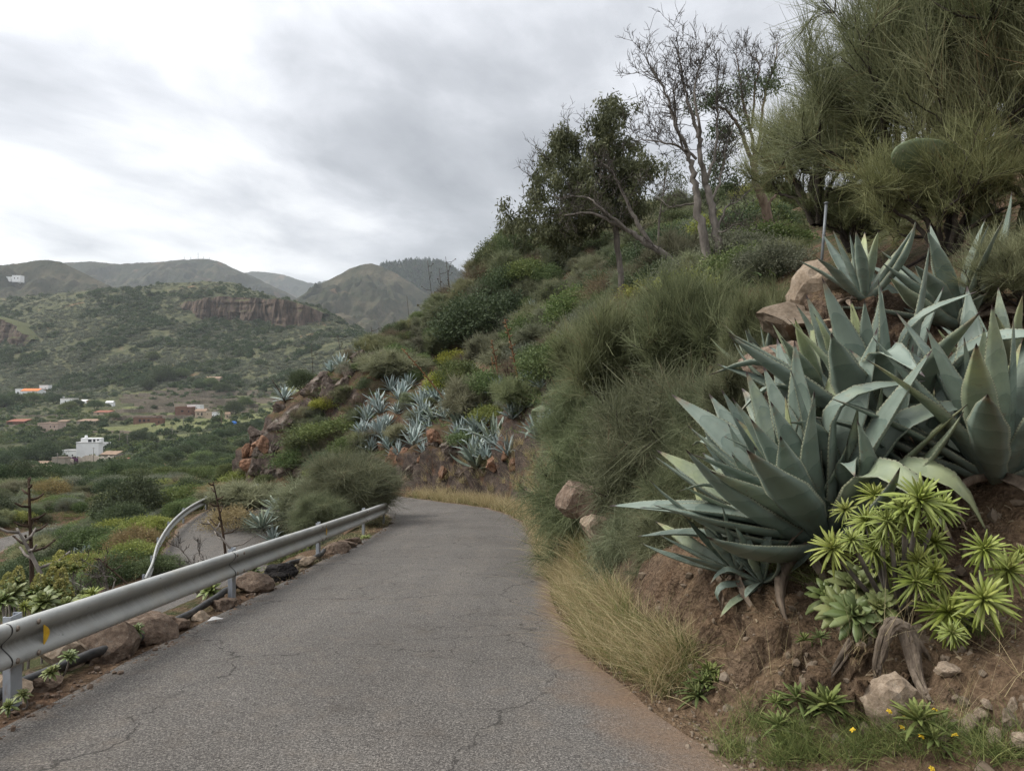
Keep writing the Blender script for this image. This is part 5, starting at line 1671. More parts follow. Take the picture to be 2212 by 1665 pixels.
grass('dry_grass', 'grass_dry', np.array([h.x for h in H_]), np.array([h.y for h in H_]), 'thin dry stalks leaning over the red earth', 6, 0.42, 0.0022, 0.35, 0.2, 6, 0.03)
H_ = [hit(a, b_, 2.6, 9, 120) for a, b_ in ((1690, 1265), (1740, 1275), (1800, 1290), (1660, 1240), (2120, 1400), (2080, 1380))]
grass('green_grass', 'grass_green', np.array([h.x for h in H_]), np.array([h.y - .05 for h in H_]), 'long hanging grass under the agaves', 60, 0.34, 0.003, 0.55, 1.1, 7, 0.05, Z=np.array([h.z + .05 for h in H_]))

# leaf litter under the agaves
g = np.random.default_rng(83)
LX = 1.7 + 3.0 * g.random(1500); LY = 4.0 + 3.2 * g.random(1500)
LZ = land(LX, LY) + .012
Dv = g.normal(size=(1500, 3)); Dv[:, 2] *= .3
V, F, a = ribbons(np.column_stack([LX, LY, LZ]), Dv, .05 + .16 * g.random(1500) ** 2, .008 + .014 * g.random(1500), g, .3, .15, 4, .2)
tag(make('leaf_litter', V, F, 'leaf_dry', None, False, {'rnd': a}), 'dry brown leaf litter and twigs lying under the agaves', kind='stuff')

# yellow flowers
FL = rosette_mesh('blossom', 'flower_yellow', 750, 12, 1, .5, el0=40, el1=5, spatula=True)
for i, (px, py) in enumerate([(1921, 1536), (1949, 1571), (2020, 1533), (1953, 1547), (2062, 1587), (1842, 1576), (2013, 1660), (1990, 1590)]):
    p = hit(px, min(py + 62, 1664))
    t = at(px, py, p.y - .04) - p
    e = empty('yellow_flower', tuple(p), ['highest yellow flower left of the stump root', 'yellow flower below the half buried rock', 'small yellow flower at the stump tail', 'tiny yellow bud above the half buried rock',
              'yellow flower in the rubble on the right', 'leftmost yellow flower beside the weeds', 'lowest yellow flower at the bottom edge', 'yellow flower between rubble and rock'][i], 'flower', 'yellow flowers on the red earth')
    sv, sf = tube_np([(0, 0, 0), tuple(t * .5 + Vector((.01, 0, 0))), tuple(t)], [.0018, .0015, .0012], 4)
    make('stem', sv, sf, 'grass_green', e, True, {'rnd': np.full(len(sv), .4)})
    link('blossom', FL, e, tuple(t), (R(35), 0, i), .017 if i not in (3,) else .009)

# ------------------------------------------------------------------ trees on the upper slope
def Z4(x, y, d):
    return np.array(at(x * .3508 + 1062, y * .3508 + 53, d))


def hanging_leaves(centres, g, per, spread, leaf=0.12, w=0.028, droop=0.9, mat='leaf_euca', e=None, fresh=0.0):
    c = np.asarray(centres); n = len(c)
    P = np.repeat(c, per, 0) + g.normal(size=(n * per, 3)) * spread
    Dv = g.normal(size=(n * per, 3)) * 0.55 + np.array([0, 0, -droop])
    V, F, a = leaf_quads(P, Dv, leaf * (.7 + .6 * g.random(n * per)), w, g, 0.05)
    a = np.clip(np.repeat(np.repeat(g.random(n) * .5, per), 4) + a * .55, 0, 1)
    return make('foliage', V - np.array(e.location), F, mat, e, False, {'rnd': a})


# leafy tree
D1 = 24.0
b0 = on(1346, D1)
e = empty('leafy_tree', tuple(b0), 'leafy dark green tree standing alone on the skyline, nearest to the sky gap', 'tree')
t = Tree(1)
tr = t.limb([np.array(b0) - (0, 0, .3), Z4(800, 1600, D1), Z4(770, 1330, D1), Z4(722, 1150, D1), Z4(700, 1000, D1 + .1), Z4(690, 850, D1)], .12, .045, 8)
tr2 = t.limb([Z4(785, 1420, D1), Z4(770, 1200, D1 + .3), Z4(790, 1050, D1 + .5), Z4(810, 900, D1 + .5)], .07, .03)
CL = [(720, 520), (740, 580), (640, 640), (700, 680), (780, 560), (640, 760), (750, 760), (830, 790), (870, 860), (800, 880), (480, 690), (410, 700), (500, 760), (340, 830), (390, 800),
      (350, 960), (280, 990), (400, 1010), (330, 1080), (420, 880), (560, 900), (520, 990), (640, 880), (150, 1170), (120, 1230), (240, 1220), (215, 1290), (300, 1190), (380, 1280), (400, 1340),
      (600, 1010), (660, 1060), (720, 960), (760, 1080), (860, 980), (890, 1080), (950, 890), (900, 930), (470, 1130), (540, 1090), (800, 1180), (870, 1190), (560, 1200), (620, 1260), (460, 1230), (690, 1150)]
cents = []
for i, (x, y) in enumerate(CL):
    c = Z4(x, y, D1 + t.g.normal() * 0.7)
    k = tr if (x < 760) else tr2
    s = k[int(len(k) * min(.95, max(.25, .95 - abs(y - 700) / 1400)))]
    q = t.limb([s, s * .55 + c * .45 + t.g.normal(size=3) * .12 + (0, 0, .1), c], .024, .006, 5, .02, t.twig)
    for _ in range(7): cents.append(c + t.g.normal(size=3) * np.array([.26, .3, .2]))
    for _ in range(2): cents.append(q[int(len(q) * (.4 + .5 * t.g.random()))] + t.g.normal(size=3) * .1)
for x0, y0, x1, y1 in [(480, 700, 440, 550), (430, 760, 380, 690), (600, 700, 560, 540), (300, 1000, 190, 900), (290, 960, 230, 860), (340, 830, 270, 760), (300, 1100, 190, 1050)]:
    q = t.limb([Z4(x0, y0, D1), Z4((x0 + x1) / 2 + 10, (y0 + y1) / 2, D1), Z4(x1, y1, D1)], .02, .005, 4, .03, t.twig)
    t.sprout(q, .012, 7, .5, 2, .2, .4)
t.finish(e, 'bark_grey', 'twig_grey')
hanging_leaves(cents, t.g, 80, np.array([.12, .12, .13]), .16, .046, .7, 'leaf_euca', e)

# small leafy tree between the two
D2 = 26.0
b0 = on(1425, D2)
e = empty('leafy_tree', tuple(b0), 'slim small leafy tree between the leafy tree and the bare one', 'tree')
t = Tree(2)
tr = t.limb([np.array(b0) - (0, 0, .3), Z4(1030, 1250, D2), Z4(1050, 1100, D2), Z4(1070, 950, D2), Z4(1090, 870, D2)], .05, .015, 6)
cents = []
for x, y in [(1080, 860), (1150, 900), (1060, 930), (1110, 960), (1050, 1000), (1100, 1020), (1000, 1080), (1040, 1110), (1120, 1090), (980, 1150), (1060, 1180), (1170, 920)]:
    c = Z4(x, y, D2 + t.g.normal() * .3)
    t.limb([tr[int(len(tr) * .6)], (tr[int(len(tr) * .6)] + c) / 2 + (0, 0, .1), c], .012, .004, 4, .02, t.twig)
    for _ in range(6): cents.append(c + t.g.normal(size=3) * .2)
t.finish(e, 'bark_grey', 'twig_grey')
hanging_leaves(cents, t.g, 26, np.array([.12, .12, .14]), .13, .032, .7, 'leaf_euca', e)

# bare tree
D3 = 18.5
b0 = on(1535, D3)
e = empty('bare_tree', tuple(b0), 'tall bare grey tree with two trunks and a crown of naked twigs', 'tree')
t = Tree(3)
ta = t.limb([np.array(on(1531, D3)) - (0, 0, .3), Z4(1335, 1600, D3), Z4(1305, 1300, D3), Z4(1272, 1100, D3), Z4(1255, 960, D3), Z4(1225, 850, D3), Z4(1200, 760, D3)], .15, .045, 9, .03)
tb = t.limb([np.array(on(1556, D3)) - (0, 0, .3), Z4(1410, 1600, D3), Z4(1382, 1280, D3), Z4(1345, 1090, D3), Z4(1312, 950, D3), Z4(1285, 780, D3 - .1), Z4(1262, 640, D3)], .14, .045, 9, .03)
limbs = [(t.limb([Z4(1200, 760, D3), Z4(1130, 620, D3 - .2), Z4(1085, 450, D3), Z4(1010, 310, D3 + .1), Z4(950, 200, D3)], .05, .014), .035),
         (t.limb([Z4(1262, 640, D3), Z4(1215, 500, D3), Z4(1185, 380, D3 + .2), Z4(1160, 250, D3), Z4(1150, 130, D3)], .05, .012), .035),
         (t.limb([Z4(1285, 760, D3), Z4(1275, 600, D3 - .3), Z4(1250, 450, D3 - .3), Z4(1262, 330, D3 - .2), Z4(1300, 210, D3)], .045, .012), .03),
         (t.limb([Z4(1320, 980, D3), Z4(1372, 800, D3 + .2), Z4(1392, 600, D3 + .3), Z4(1382, 420, D3 + .2), Z4(1405, 250, D3 + .2)], .045, .012), .03),
         (t.limb([Z4(1262, 830, D3), Z4(1180, 765, D3 - .1), Z4(1080, 730, D3 - .2), Z4(980, 712, D3 - .1), Z4(890, 715, D3)], .04, .010), .02),
         (t.limb([Z4(1345, 1100, D3), Z4(1410, 950, D3 + .3), Z4(1450, 740, D3 + .4), Z4(1500, 600, D3 + .4)], .035, .012), .02),
         (t.limb([Z4(1272, 1100, D3), Z4(1180, 1110, D3), Z4(1090, 1120, D3 - .1), Z4(1010, 1050, D3), Z4(940, 1000, D3)], .028, .008), .014),
         (t.limb([Z4(1225, 860, D3), Z4(1160, 700, D3), Z4(1130, 540, D3 + .1), Z4(1120, 380, D3)], .035, .012), .025),
         (t.limb([Z4(1390, 1250, D3), Z4(1450, 1130, D3), Z4(1540, 1070, D3), Z4(1600, 1010, D3)], .03, .01), .014),
         (t.limb([Z4(1385, 1280, D3), Z4(1440, 1270, D3 - .2), Z4(1500, 1230, D3 - .3), Z4(1570, 1260, D3 - .3)], .025, .008), .012)]
for p, r in limbs:
    t.sprout(p, r, 23 if r > .018 else 10, .85 if r > .018 else .5, 3, .18, .38, .8)
t.finish(e, 'bark_grey', 'twig_grey')

# fallen leaning bare tree
D5 = 19.5
b0 = on(1480, D5)
e = empty('bare_tree', tuple(b0), 'pale dead tree leaning far left below the leafy tree', 'tree')
t = Tree(5)
tr = t.limb([np.array(b0) - (0, 0, .2), Z4(1180, 1540, D5), Z4(1085, 1430, D5), Z4(960, 1350, D5), Z4(860, 1280, D5), Z4(760, 1225, D5), Z4(620, 1160, D5), Z4(450, 1175, D5)], .13, .02, 8)
l2 = t.limb([Z4(985, 1365, D5), Z4(900, 1230, D5), Z4(850, 1130, D5), Z4(785, 1000, D5), Z4(740, 900, D5), Z4(650, 830, D5)], .07, .012)
l3 = t.limb([Z4(870, 1290, D5), Z4(740, 1190, D5 - .2), Z4(640, 1100, D5 - .2), Z4(560, 1060, D5 - .1), Z4(440, 1060, D5)], .045, .01)
for p in (tr, l2, l3): t.sprout(p, .03, 16, .6, 3, .3, .1, .9)
t.finish(e, 'bark_grey', 'twig_grey')

# brown trunk with leaf clusters along its limbs
D6 = 20.5
b0 = on(1668, D6)
e = empty('leafy_tree', tuple(b0), 'smooth brown trunk leaning left with leaf clusters on its limbs, before the brooms', 'tree')
t = Tree(6)
tr = t.limb([np.array(b0) - (0, 0, .3), Z4(1722, 1370, D6), Z4(1695, 1150, D6), Z4(1655, 1050, D6), Z4(1620, 950, D6), Z4(1625, 850, D6)], .17, .085, 9)
l1 = t.limb([Z4(1622, 900, D6), Z4(1560, 720, D6), Z4(1500, 590, D6), Z4(1440, 525, D6), Z4(1340, 505, D6)], .07, .02)
l2 = t.limb([Z4(1622, 870, D6), Z4(1600, 680, D6), Z4(1550, 480, D6), Z4(1530, 330, D6), Z4(1500, 180, D6)], .055, .012)
l3 = t.limb([Z4(1630, 860, D6), Z4(1660, 600, D6), Z4(1690, 400, D6), Z4(1740, 260, D6), Z4(1760, 120, D6)], .05, .012)
l4 = t.limb([Z4(1600, 640, D6), Z4(1620, 400, D6), Z4(1650, 260, D6), Z4(1590, 180, D6)], .035, .01)
l5 = t.limb([Z4(1690, 1130, D6), Z4(1740, 1060, D6), Z4(1800, 1000, D6)], .05, .02)
l6 = t.limb([Z4(1500, 600, D6), Z4(1420, 700, D6), Z4(1390, 860, D6), Z4(1360, 940, D6)], .025, .01)
for p in (l2, l3, l4): t.sprout(p, .025, 14, .7, 3, .35, .4, .7)
cents = []
for x, y in [(1340, 430), (1400, 420), (1440, 470), (1380, 480), (1300, 480), (1250, 520), (1520, 400), (1545, 460), (1540, 520), (1590, 320), (1610, 370), (1720, 320), (1740, 380), (1700, 380), (1400, 640),
             (1440, 690), (1370, 620), (1400, 830), (1440, 880), (1380, 920), (1350, 950), (1480, 1000), (1520, 970), (1450, 1040), (1470, 640), (1550, 620), (1430, 760)]:
    c = Z4(x, y, D6 + t.g.normal() * .25)
    for _ in range(6): cents.append(c + t.g.normal(size=3) * np.array([.15, .2, .13]))
t.finish(e, 'bark_brown', 'twig_grey')
hanging_leaves(cents, t.g, 34, np.array([.10, .10, .10]), .11, .036, .4, 'leaf_dark', e)


# ------------------------------------------------------------------ shrubs and agaves of the right-hand slope
def twig_tangle(name, seed, n=420):
    g = np.random.default_rng(seed)
    parts = []
    c, v = dome_points(60, g, .7, .3, -.1, seed)
    P = np.repeat(c * (.2 + .6 * g.random((60, 1))), n // 10, 0) + g.normal(size=(60 * (n // 10), 3)) * .12
    Dv = np.repeat(v, n // 10, 0) * .7 + g.normal(size=P.shape) * .6 + (0, 0, .2)
    V, F, a = ribbons(P, Dv, .35 * (.5 + g.random(len(P))), .009, g, .35, .1, 4, .3)
    V[:, 2] += .3
    return mesh_np(name, V, F, 'leaf_dry', False, {'rnd': a * .7})
PROTO['twig'] = [twig_tangle('crown', 780 + i) for i in range(2)]

SR = random.Random(11)
def zone_label(kind, px, py, d):
    w = {'broom': 'olive broom', 'dark': 'dark green bush', 'mid': 'green bush', 'grey': 'grey green bush', 'lime': 'yellow green bush', 'twig': 'bare brown twiggy bush', 'rust': 'rusty brown bush'}[kind]
    if px < 560: zone = 'on the slope below the lane'
    elif py > 925: zone = 'just above the far rock cut'
    elif d > 52 and py < 760: zone = 'near the rocky ridge line'
    elif px < 900: zone = 'on the rocky spur descending to the left'
    elif px < 1130: zone = 'on the open slope with the agaves'
    elif py < 660: zone = 'under the leafy and bare trees'
    else: zone = 'on the slope behind the big roadside broom'
    return w + ' ' + zone

BUSH = [  # noted one by one: px, py (crown centre), depth, size, kind, label, squash
    (1040, 705, 49, 2.75, 'dark', 'large round dark evergreen bush on the middle of the slope', (1.05, 1, .95)),
    (1000, 735, 48, 1.6, 'dark', 'dark evergreen bush at the left foot of the large round one', (1, 1, 1)),
    (1090, 690, 50, 1.9, 'dark', 'dark evergreen bush at the right side of the large round one', (1, 1, 1)),
    (655, 828, 50, 1.05, 'dark', 'dark lone bush standing at the rim of the rocky spur', (1, 1, 1)),
    (702, 885, 44, .82, 'lime', 'round yellow flowering bush on a thin pale stem', (1, 1, .9)),
    (690, 960, 43, 1.5, 'mid', 'spreading green bush below the yellow flowering one', (1.4, 1, .8)),
    (740, 935, 43, 1.5, 'mid', 'long green bush on the spur right of the yellow flowering one', (1.6, 1, .7)),
    (650, 1000, 43, 1.2, 'mid', 'low green bush at the foot of the red outcrop', (1.3, 1, .8)),
    (720, 1000, 41, 1.1, 'dark', 'dark green bush hanging above the far grass', (1.3, 1, .8)),
    (850, 800, 48, 1.9, 'broom', 'olive bush on the spur right of the dark overhang', (1.2, 1, .8)),
    (790, 690, 56, 1.3, 'grey', 'grey green bush at the ridge with the leaning stalks', (1.5, 1, .7)),
    (1010, 960, 29, .75, 'mid', 'green bush between two groups of agaves above the cut', (1.5, 1, .6)),
    (1060, 905, 28, .8, 'lime', 'yellow green bush left of the tallest stalks', (1.0, 1, .8)),
    (760, 1065, 20.5, 1.42, 'HB', 'rounded grey green broom behind the crash barrier at the bend', (1.12, 1, .95)),
    (700, 1110, 19.0, .8, 'HB', 'smaller broom at the left foot of the rounded one behind the barrier', (1.2, 1, .8)),
    (800, 1040, 23, .9, 'HB', 'broom behind the rounded one where the barrier curls', (1.2, 1, .8)),
    (540, 1075, 33, 1.35, 'broom', 'olive bush between the two roads left of the barrier broom', (1.5, 1, .7)),
    (500, 1120, 29, 1.0, 'rust', 'reddish bush at the inner edge of the lower road', (1.1, 1, .9)),
    (590, 1130, 27, .9, 'grey', 'grey bush beside the agaves between the two roads', (1.2, 1, .8)),
    (610, 1050, 38, 1.0, 'rust', 'yellowish dry bush at the foot of the rock spur', (2.2, 1, .6)),
    (520, 1050, 42, 1.0, 'rust', 'brownish dry bush below the red outcrop', (2.0, 1, .6)),
    (285, 1095, 37, 1.5, 'dark', 'big dark round tree beyond the lower barrier', (1, 1, 1.1)),
    (265, 1125, 36, 1.1, 'dark', 'dark bush at the foot of the big dark round tree', (1, 1, 1)),
    (1400, 600, 22, 1.0, 'twig', 'brown leafless thicket below the leaning dead tree', (1.2, 1, .8)),
    (1320, 625, 25, 1.2, 'twig', 'brown leafless thicket at the trunk of the leafy tree', (1.2, 1, .8)),
    (1460, 650, 19, .8, 'twig', 'brown leafless thicket at the foot of the bare tree', (1.2, 1, .8)),
    (335, 1135, 31, .62, 'lime', 'bright yellow green bush leaning on the lower barrier', (1.2, 1, .9)),
    (285, 1195, 27, .75, 'lime', 'yellow green bush at the lower end of the lower barrier', (1.2, 1, .9)),
    (405, 1078, 41, 1.2, 'mid', 'green bush outside the far bend of the lower barrier', (1.5, 1, .8)),
    (360, 1085, 43, 1.2, 'grey', 'grey bush outside the lower barrier, next to the dark tree', (1.3, 1, .8)),
    (340, 1225, 23, .55, 'mid', 'small green bush touching the crash barrier before the lower road', (1.4, 1, .7))]
for (px, py, d, s, k, lb, sq) in BUSH:
    if k == 'HB':
        broom(px, py, d, s, HB[0], HSTEM[0], lb, sq, px * .1)
    else:
        spx = s * FP / d
        h = hit(px, py + .42 * spx * sq[2], 14, 76, 150)
        s2 = s * h.y / d
        plant('bush', k, h.x, h.y, s2, lb, 'bush', None, z=h.z - .08 * s2, sq=sq, g=SR, stems='light' if 'pale stem' in lb else 'dark')

taken = [(c[0], c[1]) for c in BUSH]
hill_poly = [(560, 1040), (640, 900), (720, 800), (860, 715), (960, 650), (1110, 535), (1300, 490), (1500, 455), (1690, 420), (1700, 600), (1500, 680), (1250, 760), (1180, 900), (1130, 960), (870, 960), (740, 1040)]
def inside(x, y, poly):
    r = False
    for i in range(len(poly)):
        x0, y0 = poly[i]; x1, y1 = poly[i - 1]
        if (y0 > y) != (y1 > y) and x < (x1 - x0) * (y - y0) / (y1 - y0) + x0: r = not r
    return r
placed = 0
spots = []
tries = 0
while placed < 165 and tries < 2500:
    tries += 1
    px, py = SR.uniform(560, 1700), SR.uniform(420, 1040)
    if not inside(px, py, hill_poly): continue
    if any(abs(px - a) < 22 and abs(py - b) < 17 for a, b in spots): continue
    if inside(px, py, [(750, 970), (860, 820), (1000, 790), (1180, 800), (1190, 900), (1120, 1010), (870, 1010)]) and SR.random() < .86: continue
    h = hit(px, py, 12, 75, 90)
    d = h.y
    if inside(px, py, [(525, 1050), (560, 930), (690, 815), (760, 780), (900, 850), (770, 900), (700, 930), (630, 960), (640, 1050)]) and SR.random() < .85: continue
    kind = SR.choices(['broom', 'mid', 'grey', 'dark', 'lime', 'twig'], [36, 22, 18, 8, 8, 8] if py > 620 else [30, 28, 10, 16, 4, 12])[0]
    s = SR.uniform(.55, 1.15) * (0.68 + d / 75) * (1.1 if px > 950 else .75)
    if h.y < 20: s *= .8
    spots.append((px, py)); placed += 1
    plant('bush', kind, h.x, h.y, s, zone_label(kind, px, py, d), 'bush', 'bushes scattered over the right hand slope', z=h.z - .12 * s, sq=(1.05, 1.0, SR.uniform(.75, 1.15)), g=SR)

# agaves on the slope, the nearer ones leaf by leaf
FIELD = [(750, 970), (860, 820), (1000, 790), (1180, 800), (1190, 900), (1120, 1010), (870, 1010)]
SPUR = [(525, 1050), (560, 930), (690, 815), (760, 780), (900, 850), (770, 900), (700, 930), (630, 960), (640, 1050)]
def slope_agave(px, py, lp, lb, i, leaves=False, dlim=(12, 75)):
    h = hit(px, py, *dlim, 120)
    L = lp / FP * h.y * 1.35
    if leaves:
        agave('agave_plant', (h.x, h.y, h.z + .02), L, 20, lb, (-0.12 + .1 * math.sin(i), -0.2), 40 + i, 'agaves on the open slope', dead=3, bent=.06, low_el=14)
    else:
        e = empty('agave_plant', (h.x, h.y, h.z), lb, 'agave', 'agaves on the open slope', i * 1.3, L)
        e.rotation_euler = (R(10), R(-5), i * 1.3)
        link('rosette', AG_FAR[i % 4], e)
Z6 = lambda x, y: (x * .2339 + 796.5, y * .2339 + 725.7)
for i, (x, y, l, lb) in enumerate([
        (1160, 990, 210, 'large agave at the lip of the rock cut, second from the lowest one'), (1000, 1260, 230, 'lowest and largest agave of the slope, hanging above the pink bank'),
        (1570, 1010, 170, 'agave half hidden at the left side of the roadside broom'), (600, 790, 130, 'agave with yellowed leaves in the middle of the open slope'),
        (840, 830, 150, 'dull dark agave at the foot of the fallen stalk'), (1380, 710, 150, 'agave at the foot of the rightmost tall stalk'),
        (1190, 570, 160, 'upper agave between the two tall stalks'), (1050, 770, 130, 'agave right of the dull dark one')]):
    slope_agave(*Z6(x, y), l * .2339, lb, i, True)
for i, (x, y, l, lb) in enumerate([
        (370, 500, 110, 'pale blue agave highest on the left of the open slope'), (560, 610, 140, 'broad agave below the pale blue one'), (640, 600, 110, 'agave touching the broad one on its right'),
        (880, 640, 140, 'agave in the middle of the agave field'), (1100, 610, 120, 'agave left of the upper agave by the stalks'), (960, 690, 120, 'agave behind the dull dark one'),
        (260, 740, 100, 'small dark agave at the left end of the agave field'), (130, 900, 120, 'dark agave at the left above the cut'), (50, 960, 110, 'leftmost dark agave above the cut'),
        (180, 860, 100, 'dark agave overlapping its neighbour above the cut'), (270, 1020, 120, 'agave standing on the edge of the brown rock face'), (430, 970, 120, 'agave beside the yellow bush above the rock face'),
        (880, 370, 90, 'small far agave below the large dark bush'), (950, 360, 80, 'far agave right of the small one below the dark bush'), (1440, 650, 100, 'agave near the pale cactus pad'), (520, 720, 110, 'agave above the yellowed one')]):
    slope_agave(*Z6(x, y), l * .2339, lb, i)
Z3 = lambda x, y: (x * .372 + 495.6, y * .372 + 495.6)
for i, (x, y, l, lb) in enumerate([
        (650, 815, 75, 'agave on top of the dark overhang of the spur'), (590, 830, 60, 'agave at the left of the overhang top'), (320, 1020, 80, 'agave on the lower end of the spur with a leaning stalk'),
        (780, 745, 70, 'agave on the ridge above the overhang'), (1480, 150, 50, 'agave far up near the skyline'), (1780, 540, 110, 'grey agave right of the large dark bush'), (1390, 610, 60, 'agave left of the large dark bush')]):
    slope_agave(*Z3(x, y), l * .372, lb, i + 3)
fr = random.Random(5)
FW = ['upper left part', 'upper middle part', 'upper right part', 'lower left part', 'lower middle part', 'lower right part']
FS = []
for i in range(1200):
    px, py = fr.uniform(780, 1180), fr.uniform(835, 1000)
    if len(FS) >= 44: break
    if not inside(px, py, FIELD) or any(abs(px - a) < 20 and abs(py - b) < 11 for a, b in FS): continue
    FS.append((px, py))
for i, (px, py) in enumerate(FS):
    slope_agave(px, py, fr.uniform(24, 40), fr.choice(['blue grey', 'pale', 'dark grey']) + ' agave in the ' + FW[min(2, int((px - 780) / 134)) + (3 if py > 915 else 0)] + ' of the agave field', i + 5)
# bushes on the island between the two roads
for i, (x, y, s_, k, lb) in enumerate([(-8.4, 30.4, 1.35, 'broom', 'tall olive broom between the upper and lower road'), (-7.4, 28, 1.0, 'grey', 'grey bush on the bank between the upper and lower road'), 
        (-8.0, 26, .8, 'mid', 'green bush on the bank below the crash barrier'), (-6.6, 24.5, .7, 'grey', 'low grey bush just below the crash barrier'), (-7.4, 32.2, .9, 'mid', 'green bush close behind the barrier broom')]):
    plant('bush', k, x, y, s_, lb, 'bush', None, sq=(1.15, 1.1, .9), g=SR)
for i, (px, py, l, d, lb) in enumerate([(622, 1118, 52, 31, 'blue agave between the two roads behind the barrier broom'), (565, 1140, 45, 29, 'darker agave lower between the two roads'), (600, 1100, 40, 33, 'agave partly behind the blue one between the roads')]):
    p = on(px, d); L = l / FP * d * 1.1
    agave('agave_plant', (p.x, p.y, at(px, py, d).z), L, 22, lb, (0, -.25), 80 + i, 'agaves between the two roads', dead=4)

# dried flower stalks of agaves
POD = mesh_np('pods', *(lambda V: (V[0], V[1]))((np.concatenate([ICO_V * .05 + np.array(c) for c in [(0, 0, 0), (.06, .02, .02), (-.04, .05, .03), (.01, -.06, .02), (.04, .05, .06)]]),
              np.concatenate([ICO_F + k * len(ICO_V) for k in range(5)]))), 'stalk_dark')
def stalk(p0, p1, rad, lb, nb=9, mat='stalk_dark', pods=True, blen=.09, start=.45, seed=0, bow=.02):
    g = np.random.default_rng(seed)
    p0, p1 = np.array(p0), np.array(p1); H = np.linalg.norm(p1 - p0)
    e = empty('agave_stalk', tuple(p0), lb, 'flower stalk')
    k = np.linspace(0, 1, 10)[:, None]
    pts = (p1 - p0) * k + np.array([bow * H, 0, 0]) * np.sin(k * np.pi)
    V, F = tube_np(pts, np.linspace(rad, rad * .4, 10), 7); make('stem', V, F, mat, e, True)
    for i in range(nb):
        t = start + (1 - start) * (i + .5) / nb
        c = pts[0] + (pts[-1] - pts[0]) * t + np.array([bow * H, 0, 0]) * math.sin(t * math.pi)
        a = i * 2.4 + g.random()
        L = H * blen * (1.25 - .7 * (t - start) / (1 - start)) * (.8 + .4 * g.random())
        q = np.array([c, c + np.array([math.cos(a) * L * .6, math.sin(a) * L * .6, L * .12]), c + np.array([math.cos(a) * L, math.sin(a) * L, L * .4])])
        V, F = tube_np(q, [rad * .6, rad * .5, rad * .35], 5); make('branch', V, F, mat, e, True)
        if pods: link('pods', POD, e, tuple(q[-1]), (0, 0, a), L * .75)
    return e
def st3(a, b, lb, i, rad=.055, **kw):
    (x0, y0), (x1, y1) = Z3(*a), Z3(*b)
    h = hit(x0, y0, 12, 78, 160)
    stalk(h, at(x1, y1, h.y), rad, lb, seed=i, **kw)
for i, (a, b, lb, kw) in enumerate([
        ((1218, 345), (1150, 180), 'branched dark stalk with pods, leftmost of the group on the ridge', {}), ((1250, 330), (1218, 225), 'short dark stalk in the ridge group', {}),
        ((1285, 300), (1270, 235), 'shortest dark stalk of the ridge group', {}), ((1318, 270), (1255, 158), 'tall leaning dark stalk at the right of the ridge group', {}),
        ((1605, 150), (1560, 78), 'dark stalk on the skyline right of the ridge group', {}), ((1070, 490), (1030, 385), 'bare leaning stalk below the ridge group', dict(nb=0)),
        ((480, 850), (474, 665), 'upright thin stalk over the dark lone bush', dict(nb=3, pods=False)), ((325, 1020), (248, 872), 'bare leaning stalk at the lower end of the spur', dict(nb=2, pods=False)),
        ((895, 635), (822, 565), 'short stalk with pods on the ridge above the overhang', {}), ((715, 705), (628, 615), 'leaning twig like stalk on the ridge edge', {}),
        ((1300, 1060), (1000, 690), 'long fallen stalk slanting across the agave field', dict(mat='stalk_rust', blen=.05)), ((1570, 985), (1520, 640), 'tall rust brown stalk with short side branches', dict(mat='stalk_rust', pods=False)),
        ((1690, 1000), (1598, 520), 'tallest rust brown stalk on the slope', dict(mat='stalk_rust', pods=False, blen=.06, nb=14)), ((1365, 830), (1340, 720), 'pale short stalk in front of the large dark bush', dict(mat='twig_grey', nb=2, pods=False)),
        ((1540, 960), (1522, 740), 'bare thin stalk left of the tall rust brown one', dict(mat='stalk_rust', nb=0))]):
    st3(a, b, lb, i, **kw)

# crags of the ridge and spur, and the faces of the cut
Z5 = lambda x, y: (x * .1914 + 495.6, y * .1914 + 778.8)
CR = []
for x, y, r, k in [(940, 400, 150, 'crag'), (1150, 380, 150, 'crag'), (740, 660, 130, 'crag'), (620, 740, 110, 'crag'), (560, 540, 95, 'crag'), (900, 560, 90, 'crag'), (1480, 90, 150, 'crag'), (1350, 170, 130, 'crag'),
                   (1280, 300, 100, 'crag'), (1620, 60, 130, 'crag'), (300, 860, 130, 'crag'), (330, 960, 100, 'crag_red'), (440, 850, 80, 'crag'), (520, 950, 90, 'crag'), (260, 1020, 90, 'crag_red'), (370, 1100, 120, 'crag_red'),
                   (200, 1130, 90, 'crag_red'), (220, 1230, 110, 'crag_red'), (280, 1300, 100, 'crag'), (640, 1250, 110, 'crag'), (460, 1290, 130, 'crag'), (800, 1290, 100, 'crag'), (900, 1260, 90, 'crag'), (480, 1050, 100, 'crag'),
                   (1040, 250, 120, 'crag'), (1420, 500, 60, 'crag'), (330, 1190, 90, 'crag'), (1600, 300, 70, 'crag_red'), (860, 480, 80, 'crag'), (1750, 20, 120, 'crag')]:
    CR.append((*Z5(x, y), r * .1914 * .95, k, 'spur'))
for x, y, r, k in [(1180, 490, 40, 'crag'), (1220, 470, 30, 'crag'), (900, 670, 45, 'crag'), (960, 570, 40, 'crag'), (1020, 650, 30, 'crag'), (1260, 430, 35, 'crag'), (1160, 540, 30, 'crag'), (1700, 280, 40, 'crag_red'), (1720, 340, 30, 'crag'),
                   (1560, 200, 26, 'crag'), (880, 640, 30, 'crag'), (1300, 400, 28, 'crag'), (1420, 300, 24, 'crag'), (1100, 560, 30, 'crag')]:
    CR.append((*Z3(x, y), r * .372, k, 'ridge'))
